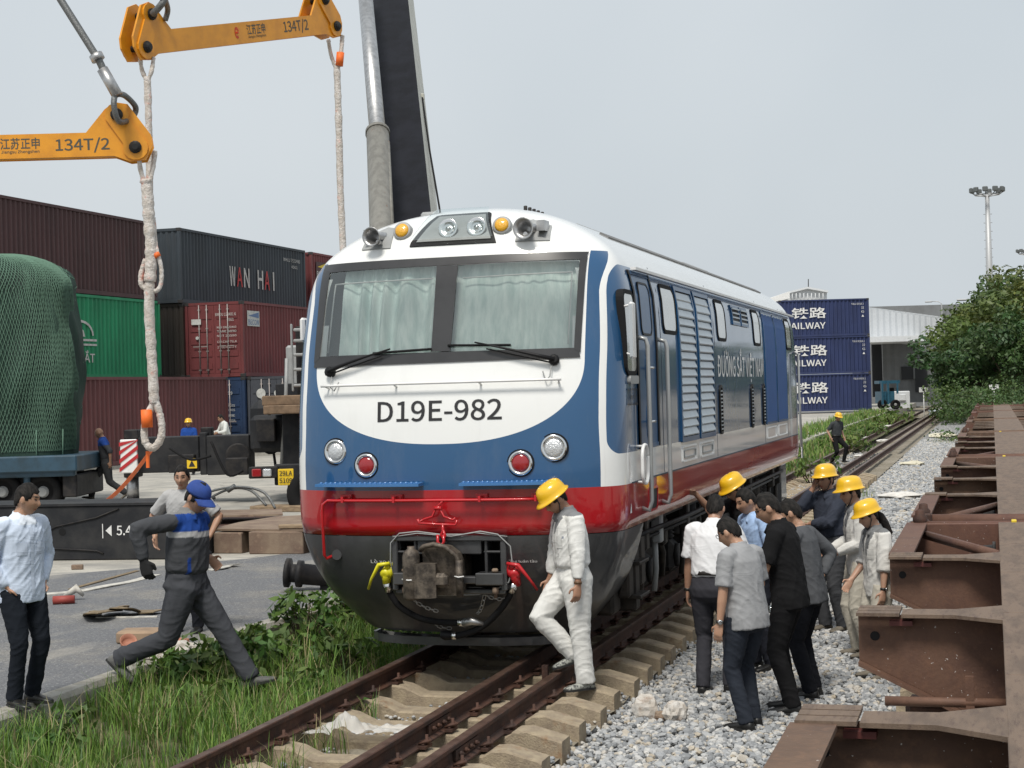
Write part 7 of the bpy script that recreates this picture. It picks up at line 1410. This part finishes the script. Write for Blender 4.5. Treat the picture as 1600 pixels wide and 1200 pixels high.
# the row goes on along the line, to the right of the picture
for i, (x_, y_, s_) in enumerate(((13.5, 112, .62), (18, 116, .66), (23, 121, .6), (16, 128, .7), (21, 134, .66), (28, 116, .6), (11, 124, .7), (34, 124, .62), (26, 132, .7), (40, 118, .6))):
    o = copy_tree(SRC[(i*3+1) % 4][0]); o.location = (x_, y_, -.4); o.scale = (s_, s_, s_); o.rotation_euler[2] = i*1.3; tag(o, ['nearest broad tree', 'second leafy tree', 'third yellow-green tree', 'fourth dense tree', 'fifth rounded tree', 'sixth tall tree', 'seventh young tree', 'eighth low tree', 'ninth bushy tree', 'last small tree'][i]+' of the row along the siding', 'tree', 'trees along the siding')
def bush(label, x, y, D, rad, h, n, base, leaf, seed, cat='shrub', z0=-.4, name='shrub', elong=1.6, per=None):
    rs = np.random.RandomState(seed); c = atd(x, y, D); root = empty(name, (c.x, c.y, z0)); tag(root, label, cat); cs = [np.array([rs.uniform(-1, 1)*rad*(.9), rs.uniform(-1, 1)*rad*.6, h*rs.uniform(.25, .85)]) for _ in range(n)]
    V, Fq, C = leaf_cloud(cs, [rad*rs.uniform(.28, .5) for _ in range(n)], per or 60/(rad*rad), leaf, rs, base, elong); col_mesh('foliage', V, Fq, C, 'leaf', root, False); q = MB(); [q.tube([(cs[i][0]*.15, cs[i][1]*.15, 0), tuple(cs[i]*.55), tuple(cs[i])], [.02*rad+.004, .012*rad+.003, .003], 5) for i in range(n)]; q.build('stems', 'bark', root); return root
bush('low green shrub mound at the end of the wagon row', 1528, 600, 100, 2.8, 2.2, 22, (.06, .115, .03), .13, 1, per=110); bush('green shrub in front of the blue forklift', 1488, 618, 104, 1.5, 1.2, 16, (.075, .125, .03), .12, 2, per=120); bush('dark green shrub under the right hand trees', 1560, 600, 96, 3.4, 2.6, 22, (.05, .10, .028), .13, 3, per=110); bush('shrub at the right edge below the tall tree', 1600, 605, 88, 3.0, 2.4, 18, (.055, .105, .03), .13, 4, per=110)
bush('tall roadside weed just behind the locomotive', 1268, 700, 42, .6, .9, 14, (.08, .14, .03), .10, 5, z0=-.3, per=180); bush('bushy weeds on the verge behind the far walker', 1318, 682, 60, .9, .7, 12, (.085, .14, .03), .11, 6, z0=-.3, per=120); bush('weeds on the verge halfway along the far track', 1352, 660, 74, 1.0, .8, 12, (.08, .13, .03), .13, 7, z0=-.3, per=90); bush('green weeds on the verge near the blue containers', 1390, 645, 95, 1.4, 1.0, 12, (.075, .13, .03), .16, 8, z0=-.3, per=60); bush('patch of weeds at the far end of the gravel', 1488, 655, 70, .9, .5, 10, (.07, .12, .03), .1, 9, z0=-.4, per=120)
# ---- leafy weeds in the near grass
WB = (.07, .135, .03)
def weed(label, wx, wy, r_, h_, n, seed, leaf=.062, elong=1.9, per=900, nm='leafy_weed'):
    d = Vector((wx, wy, -.28))-CAM_P; D = d.dot(fw); bush(label, 800+F_PX*d.dot(r2)/D, 600-F_PX*d.dot(u2)/D, D, r_, h_, n, WB, leaf, seed, 'weed', -.28, nm, elong, per)
for i, (wx, wy, r_, h_, n, lab) in enumerate(((-6.78, 13.0, .34, .50, 20, 'leafy weed bush behind the strider leg, leftmost of the near weeds'), (-6.65, 13.65, .36, .56, 20, 'leafy weed bush just right of the strider knee'), (-6.5, 14.3, .30, .46, 16, 'leafy weed between the two taller bushes'), (-6.62, 15.3, .34, .74, 22, 'tallest leafy weed bush by the kerb near the locomotive'), (-6.45, 16.3, .32, .62, 18, 'leafy weed touching the locomotive skirt'), (-6.2, 13.0, .28, .34, 12, 'small leafy weed in the grass before the strider'), (-5.9, 14.4, .28, .36, 12, 'small dark weed in the middle of the grass'), (-6.8, 11.2, .22, .3, 9, 'small weed at the foot of the kerb near the left man'), (-6.35, 12.2, .24, .30, 10, 'low spreading weed in the open grass below the strider'), (-5.75, 13.2, .22, .26, 9, 'small weed close to the left rail, before the locomotive'), (-6.55, 10.6, .22, .26, 9, 'nearest small weed in the grass at the lower left'), (-5.7, 15.6, .30, .42, 12, 'weed bush under the locomotive front corner'))): weed(lab, wx, wy, r_, h_, n, 20+i)
for i, (x, y) in enumerate(((520, 1100), (555, 1108))):
    c = onz(x, y, -.25); bush(('feathery weed leaning over the left rail', 'feathery weed growing between the sleepers by the plastic sheet')[i], x=x, y=y, D=(c-CAM_P).dot(fw), rad=.22, h=.14, n=8, base=WB, leaf=.05, seed=60+i, cat='weed', z0=-.28, name='leafy_weed', elong=2.6, per=700)
# ================================================================== CONTAINERS, SHED, MASTS FAR RIGHT
Dn = 122.0; cA = atd(1362, 640, Dn); cB = atd(1362-6.6*2600/Dn*.995, 640, Dn)
rows = [(638, 580), (580, 523), (523, 466)]
for i, (yb_, yt_) in enumerate(rows):
    z0 = atd(1310, yb_, Dn).z; H = 2.72; z0 = .15+i*2.74
    root = container(('navy container at the bottom of the far stack behind the locomotive', 'navy container in the middle of the far stack behind the locomotive', 'navy container on top of the far stack behind the locomotive')[i], 0, 0, 0, 6.6, 'cont_navy', W=2.5, H=H); root.location = ((cA.x+cB.x)/2, (cA.y+cB.y)/2, z0); root.location += fw*1.25; root.rotation_euler[2] = YAW-PI/2
    # local +x faces the viewer, local +y runs to the right
    s_ = Dn/2600; yv = lambda px: (px-(1362-3.3/s_))*s_
    put_text('lettering', '铁路', (1.256, yv(1268-(0 if i < 2 else 0)), 1.75), (0, 1, 0), (0, 0, 1), 2.55, .80, 'text_white', root, bold=.012); put_text('lettering', 'RAILWAY', (1.256, yv(1262), .82), (0, 1, 0), (0, 0, 1), 2.95, .46, 'text_white', root, bold=.015)
    put_text('code_lettering', 'TBJU 8316 2', (1.256, yv(1344), 2.32), (0, 1, 0), (0, 0, 1), .9, .13, 'text_white', root); [put_text('code_lettering', t_, (1.256, yv(1352), z_), (0, 1, 0), (0, 0, 1), .2, .16, 'text_white', root) for t_, z_ in (('22', 2.05), ('G', 1.75), ('▲', 1.45))]
mat('shed_white', (.66, .68, .70), .5, var=.08); mat('shed_grey', (.20, .21, .22), .6, col2=(.16, .165, .17), vscale=.6); mat('shed_dark', (.03, .032, .036), .7); mat('forklift_blue', (.02, .10, .16), .5, var=.2); mat('mast_grey', (.42, .43, .44), .5, .3)
Ds = 150.0
def corr(nm, x0, y0, x1, y1, D, m_, par, o, pitch=.5, amp=.06, dD=0.0, slope=0.0):
    a, b = atd(x0, y0, D), atd(x1, y1, D+dD); q = MB(); L_ = (V3((b.x, b.y, 0))-V3((a.x, a.y, 0))); n = int(L_.length/pitch)*2; zt_, zb_ = max(a.z, b.z), min(a.z, b.z); nn = UPZ.cross(L_).normalized()
    top = [V3((a.x, a.y, 0))+L_*(i/n)+nn*(amp*(i % 2)) for i in range(n+1)]; q.loft([[p_+V3((0, 0, zb_-slope*i/n)) for i, p_ in enumerate(top)], [p_+V3((0, 0, zt_-slope*i/n)) for i, p_ in enumerate(top)]], caps=False, closed=False, smooth=False); q.v = [tuple(V3(v_)-o) for v_ in q.v]; return q.build(nm, m_, par)
base = atd(1420, 600, Ds); base.z = 0; shed = empty('warehouse', base); tag(shed, 'long grey warehouse with a white corrugated canopy behind the navy containers', 'building'); o = shed.location
corr('canopy_fascia', 1330, 478, 1472, 529, Ds-8, 'shed_white', shed, o, .9, .08, 10, .9); corr('wall', 1378, 532, 1560, 625, Ds, 'shed_grey', shed, o, .7, .06)
def sbox(nm, x0, y0, x1, y1, D, dep, m_, par=shed, oo=None): a, b = atd(x0, y0, D), atd(x1, y1, D); c_ = (a+b)/2+fw*(dep/2)-(oo or o); q = MB(); q.box((0, 0, 0), (abs((b-a).dot(rt)), dep, abs((b-a).z)), YAW); q.v = [tuple(V3(v_)+c_) for v_ in q.v]; return q.build(nm, m_, par)
w1 = sbox('window', 1409, 573, 1448, 592, Ds-.15, .2, 'shed_dark'); sbox('window_frame', 1427, 573, 1430, 592, Ds-.2, .06, 'shed_grey', w1); sbox('doorway', 1430, 580, 1450, 612, Ds-.2, .1, 'shed_dark'); sbox('canopy_soffit', 1340, 527, 1474, 532, Ds-8, 9, 'shed_white'); sbox('side_bay', 1362, 532, 1380, 620, Ds+1, .3, 'shed_dark'); sbox('far_wall', 1330, 480, 1600, 630, Ds+14, .3, 'shed_grey')
corr('rear_roof', 1330, 476, 1474, 482, Ds-7.5, 'shed_white', shed, o, .9, .05, 10, .9)
base = atd(1250, 600, 175); base.z = 0; sh2 = empty('warehouse', base); tag(sh2, 'white gabled warehouse roof rising above the navy containers', 'building'); o = sh2.location
q = MB(); P = [atd(x_, y_, 175)-o for x_, y_ in ((1190, 470), (1235, 456), (1262, 449), (1292, 455), (1292, 560), (1190, 560))]; q.prism(P, fw*.4); q.build('gable_wall', 'shed_white', sh2); q = MB(); P = [atd(x_, y_, 174.5)-o for x_, y_ in ((1234, 455), (1262, 448), (1294, 454), (1294, 457), (1262, 451), (1234, 458))]; q.prism(P, fw*20); q.build('roof', 'shed_white', sh2); q = MB(); P = [atd(x_, y_, 173)-o for x_, y_ in ((1180, 474), (1234, 455), (1234, 466), (1180, 480))]; q.prism(P, fw*16); q.build('side_roof', 'white_paint', sh2)
for i in range(9): q = MB(); a, b = atd(1238+i*6, 458, 174.6)-o, atd(1238+i*6, 474, 174.6)-o; q.tube([a, b], .05, 4); q.build('cladding_rib', 'shed_white', sh2)
q = MB(); q.tube([atd(1263, 449, 176)-o, atd(1263, 436, 176)-o], .05, 5); q.build('lightning_rod', 'dark_metal', sh2)
mat('lamp_case', (.12, .13, .13), .5, .2)
def mast(label, x, ytop, D, nl, ring_w, cut=False):
    t = atd(x, ytop, D); root = empty('floodlight_mast', (t.x, t.y, 0)); tag(root, label, 'floodlight mast'); H = t.z; q = MB(); q.tube([(0, 0, -.3), (0, 0, H*.5), (0, 0, H-.8)], [.50, .36, .20], 14); q.build('pole', 'mast_grey', root)
    q = MB(); R_ = ring_w/2; [q.tube([(R_*.75*math.cos(a), R_*.75*math.sin(a)*.8, H-.8), (R_*.75*math.cos(a+2*PI/16), R_*.75*math.sin(a+2*PI/16)*.8, H-.8)], .07, 5) for a in np.linspace(0, 2*PI, 17)[:-1]]; [q.tube([(0, 0, H-1.0), (R_*.75*math.cos(a), R_*.75*math.sin(a)*.8, H-.8)], .06, 5) for a in np.linspace(0, 2*PI, 7)[:-1]]; q.build('head_frame', 'mast_grey', root)
    for i in range(nl):
        a = 2*PI*i/nl+.2; c_ = V3((R_*math.cos(a), R_*math.sin(a)*.8, H-.35)); q = MB(); q.bbox(c_, (.50, .3, .46), .06, a+PI/2); q.tube([c_+V3((0, 0, -.2)), (R_*.75*math.cos(a), R_*.75*math.sin(a)*.8, H-.8)], .05, 5); q.build('floodlight', 'lamp_case', root)
    for i in range(14): q = MB(); z = H*.35+i*H*.04; q.tube([(-.4, 0, z), (.4, 0, z)], .03, 4); q.build('climbing_rung', 'mast_grey', root)
mast('tall floodlight mast with a ring of lamps above the trees', 1542, 291, 158, 10, 3.0); mast('farther floodlight mast cut by the right edge', 1603, 388, 245, 8, 2.6)
def lamp(label, x, yt, D, yb_):
    t = atd(x, yt, D); root = empty('street_lamp', (t.x, t.y, -.4)); tag(root, label, 'street lamp'); q = MB(); q.tube([(0, 0, 0), (0, 0, t.z+.2), (-.3, 0, t.z+.4), (-1.0, 0, t.z+.45)], [.08, .06, .05, .04], 6); q.build('pole', 'mast_grey', root); q = MB(); q.bbox((-1.2, 0, t.z+.42), (.7, .3, .14), .05); q.build('lamp_head', 'mast_grey', root)
lamp('small street lamp with a curved arm before the tall trees', 1530, 468, 118, 560); lamp('street lamp head above the warehouse canopy end', 1471, 471, 160, 560)
# forklift and clutter under the canopy
c = atd(1388, 628, 128); fk = empty('forklift', (c.x, c.y, 0)); tag(fk, 'dark teal forklift parked beside the navy containers', 'forklift'); o = fk.location; fb = lambda nm, x0, y0, x1, y1, D, dep, m_: sbox(nm, x0, y0, x1, y1, D, dep, m_, fk, o)
fb('body', 1376, 612, 1398, 630, 128, 2.0, 'forklift_blue'); fb('mast', 1377, 596, 1381, 632, 127.5, .3, 'forklift_blue'); fb('mast', 1386, 596, 1390, 632, 127.5, .3, 'forklift_blue'); fb('roof', 1374, 595, 1406, 599, 128, 1.8, 'forklift_blue'); fb('seat', 1390, 606, 1397, 614, 128.5, .5, 'dark_metal'); fb('pillar', 1401, 597, 1404, 615, 128, .2, 'forklift_blue')
for x_ in (1379, 1399): tyre(atd(x_, 632, 128), -fw.copy(), .38, .3, fk, o)
c = atd(1405, 625, 132); q = MB(); q.bbox((0, 0, .7), (1.5, 1.0, 1.4), .05, YAW); q.bbox((.3, -.55, .9), (.5, .1, .5), .03, YAW); tag(q.build('white_crate', 'shed_white', None, (c.x, c.y, 0)), 'pale crate standing by the forklift at the shed', 'crate')
for x_, y_, D_, lab in ((1443, 609, 104, 'small white track sign with a black dot, left of the two'), (1553, 605, 96, 'small white track sign with a black dot, right of the two')):
    c = atd(x_, y_, D_); root = empty('track_sign', (c.x, c.y, -.4)); tag(root, lab, 'sign'); q = MB(); q.tube([(0, 0, 0), (0, 0, c.z+.3)], .03, 6); q.build('post', 'white_paint', root); q = MB(); q.box((0, -.03, c.z+.4), (.55, .03, .30), YAW); s_ = q.build('board', 'white_paint', root); q = MB(); q.lathe((0, -.05, c.z+.4), -fw, [(0, .08), (.01, .08)], 14); q.build('dot_mark', 'text_black', s_)
# ---- scraps on the gravel
mat('foam_scrap', (.62, .58, .45), .85, var=.15, bmp=.3); mat('foam_white', (.66, .64, .60), .85, var=.2, bmp=.3); mat('sheet_blue', (.40, .52, .60), .6, col2=(.66, .66, .66), vscale=4)
lump('rock', 'larger whitish rock on the gravel, left of the pair by the sleepers', onz(1008, 1120, -.34)+V3((0, 0, .06)), (.105, .09, .12), 'plaster_rock', 1, 'rock', .3); lump('rock', 'whitish rock on the gravel, right of the pair by the sleepers', onz(1056, 1124, -.34)+V3((0, 0, .05)), (.10, .085, .10), 'plaster_rock', 2, 'rock', 1.0); lump('stone', 'small brown stone lying between the two whitish rocks', onz(1032, 1124, -.34)+V3((0, 0, .02)), (.05, .05, .05), 'rust_block', 3, 'stone')
lump('orange_stone', 'reddish stone lying between the middle and right rails', onz(748, 1127, -.22), (.07, .05, .05), 'terracotta', 8, 'stone')
def scrap(label, x, y, s, m_, seed, z=-.34, cat='foam scrap', nm='foam_scrap'): lump(nm, label, onz(x, y, z)+V3((0, 0, s[2]*.4)), s, m_, seed, cat, seed*.7, 3, .35, 1.8)
scrap('cream foam scrap on the gravel, level with the second helmet', 1425, 727, (.45, .35, .10), 'foam_scrap', 11); scrap('large white crumpled foam sheet on the gravel right of the helmets', 1404, 778, (.42, .5, .10), 'foam_white', 12); scrap('far yellowish foam scrap beside the wagon row', 1472, 682, (.6, .8, .12), 'foam_scrap', 13); scrap('white foam bit lying between the rails behind the locomotive', 1357, 685, (.22, .3, .06), 'foam_white', 14, -.22); scrap('white foam bit on the sleepers near the far walker', 1382, 690, (.2, .35, .07), 'foam_white', 15, -.2); scrap('small white foam bit next to the far walker', 1344, 714, (.14, .2, .06), 'foam_white', 16, -.2); scrap('long white foam strip between the far rails', 1392, 666, (.4, .3, .05), 'foam_white', 17, -.2)
scrap('blue-white heap of plastic sheeting at the far end of the gravel', 1480, 648, (1.3, 2.4, .35), 'sheet_blue', 18, cat='plastic sheet', nm='plastic_heap'); scrap('white heap of plastic at the far end, right of the blue-white one', 1497, 644, (1.0, 2.0, .35), 'foam_white', 19, cat='plastic sheet', nm='plastic_heap')
# ---- plastic film on the sleepers
m, nt, p = _new('film'); p.inputs['Base Color'].default_value = (.62, .61, .58, 1); p.inputs['Alpha'].default_value = .62; p.inputs['Roughness'].default_value = .25
c = onz(565, 1135, -.13); q = MB(); us = np.linspace(-.42, .46, 60); vv = np.linspace(-.13, .13, 26)
q.grid(lambda a, b: (a, b, -.03+.13*max(0, 1-abs(a+.12)/.20-abs(b)/.22)+.05*abs(noise.noise((a*6, b*8, 2)))+.03*abs(noise.noise((a*14, b*14, 8)))+.02*noise.noise((a*16, b*16, 5))-.10*max(0, abs(a)-.25)), us, vv); o_ = q.build('plastic_film', 'film', None, (c.x, c.y, c.z), .12, fix=False); tag(o_, 'crumpled clear plastic film lying over the sleepers between the rails', 'plastic film')
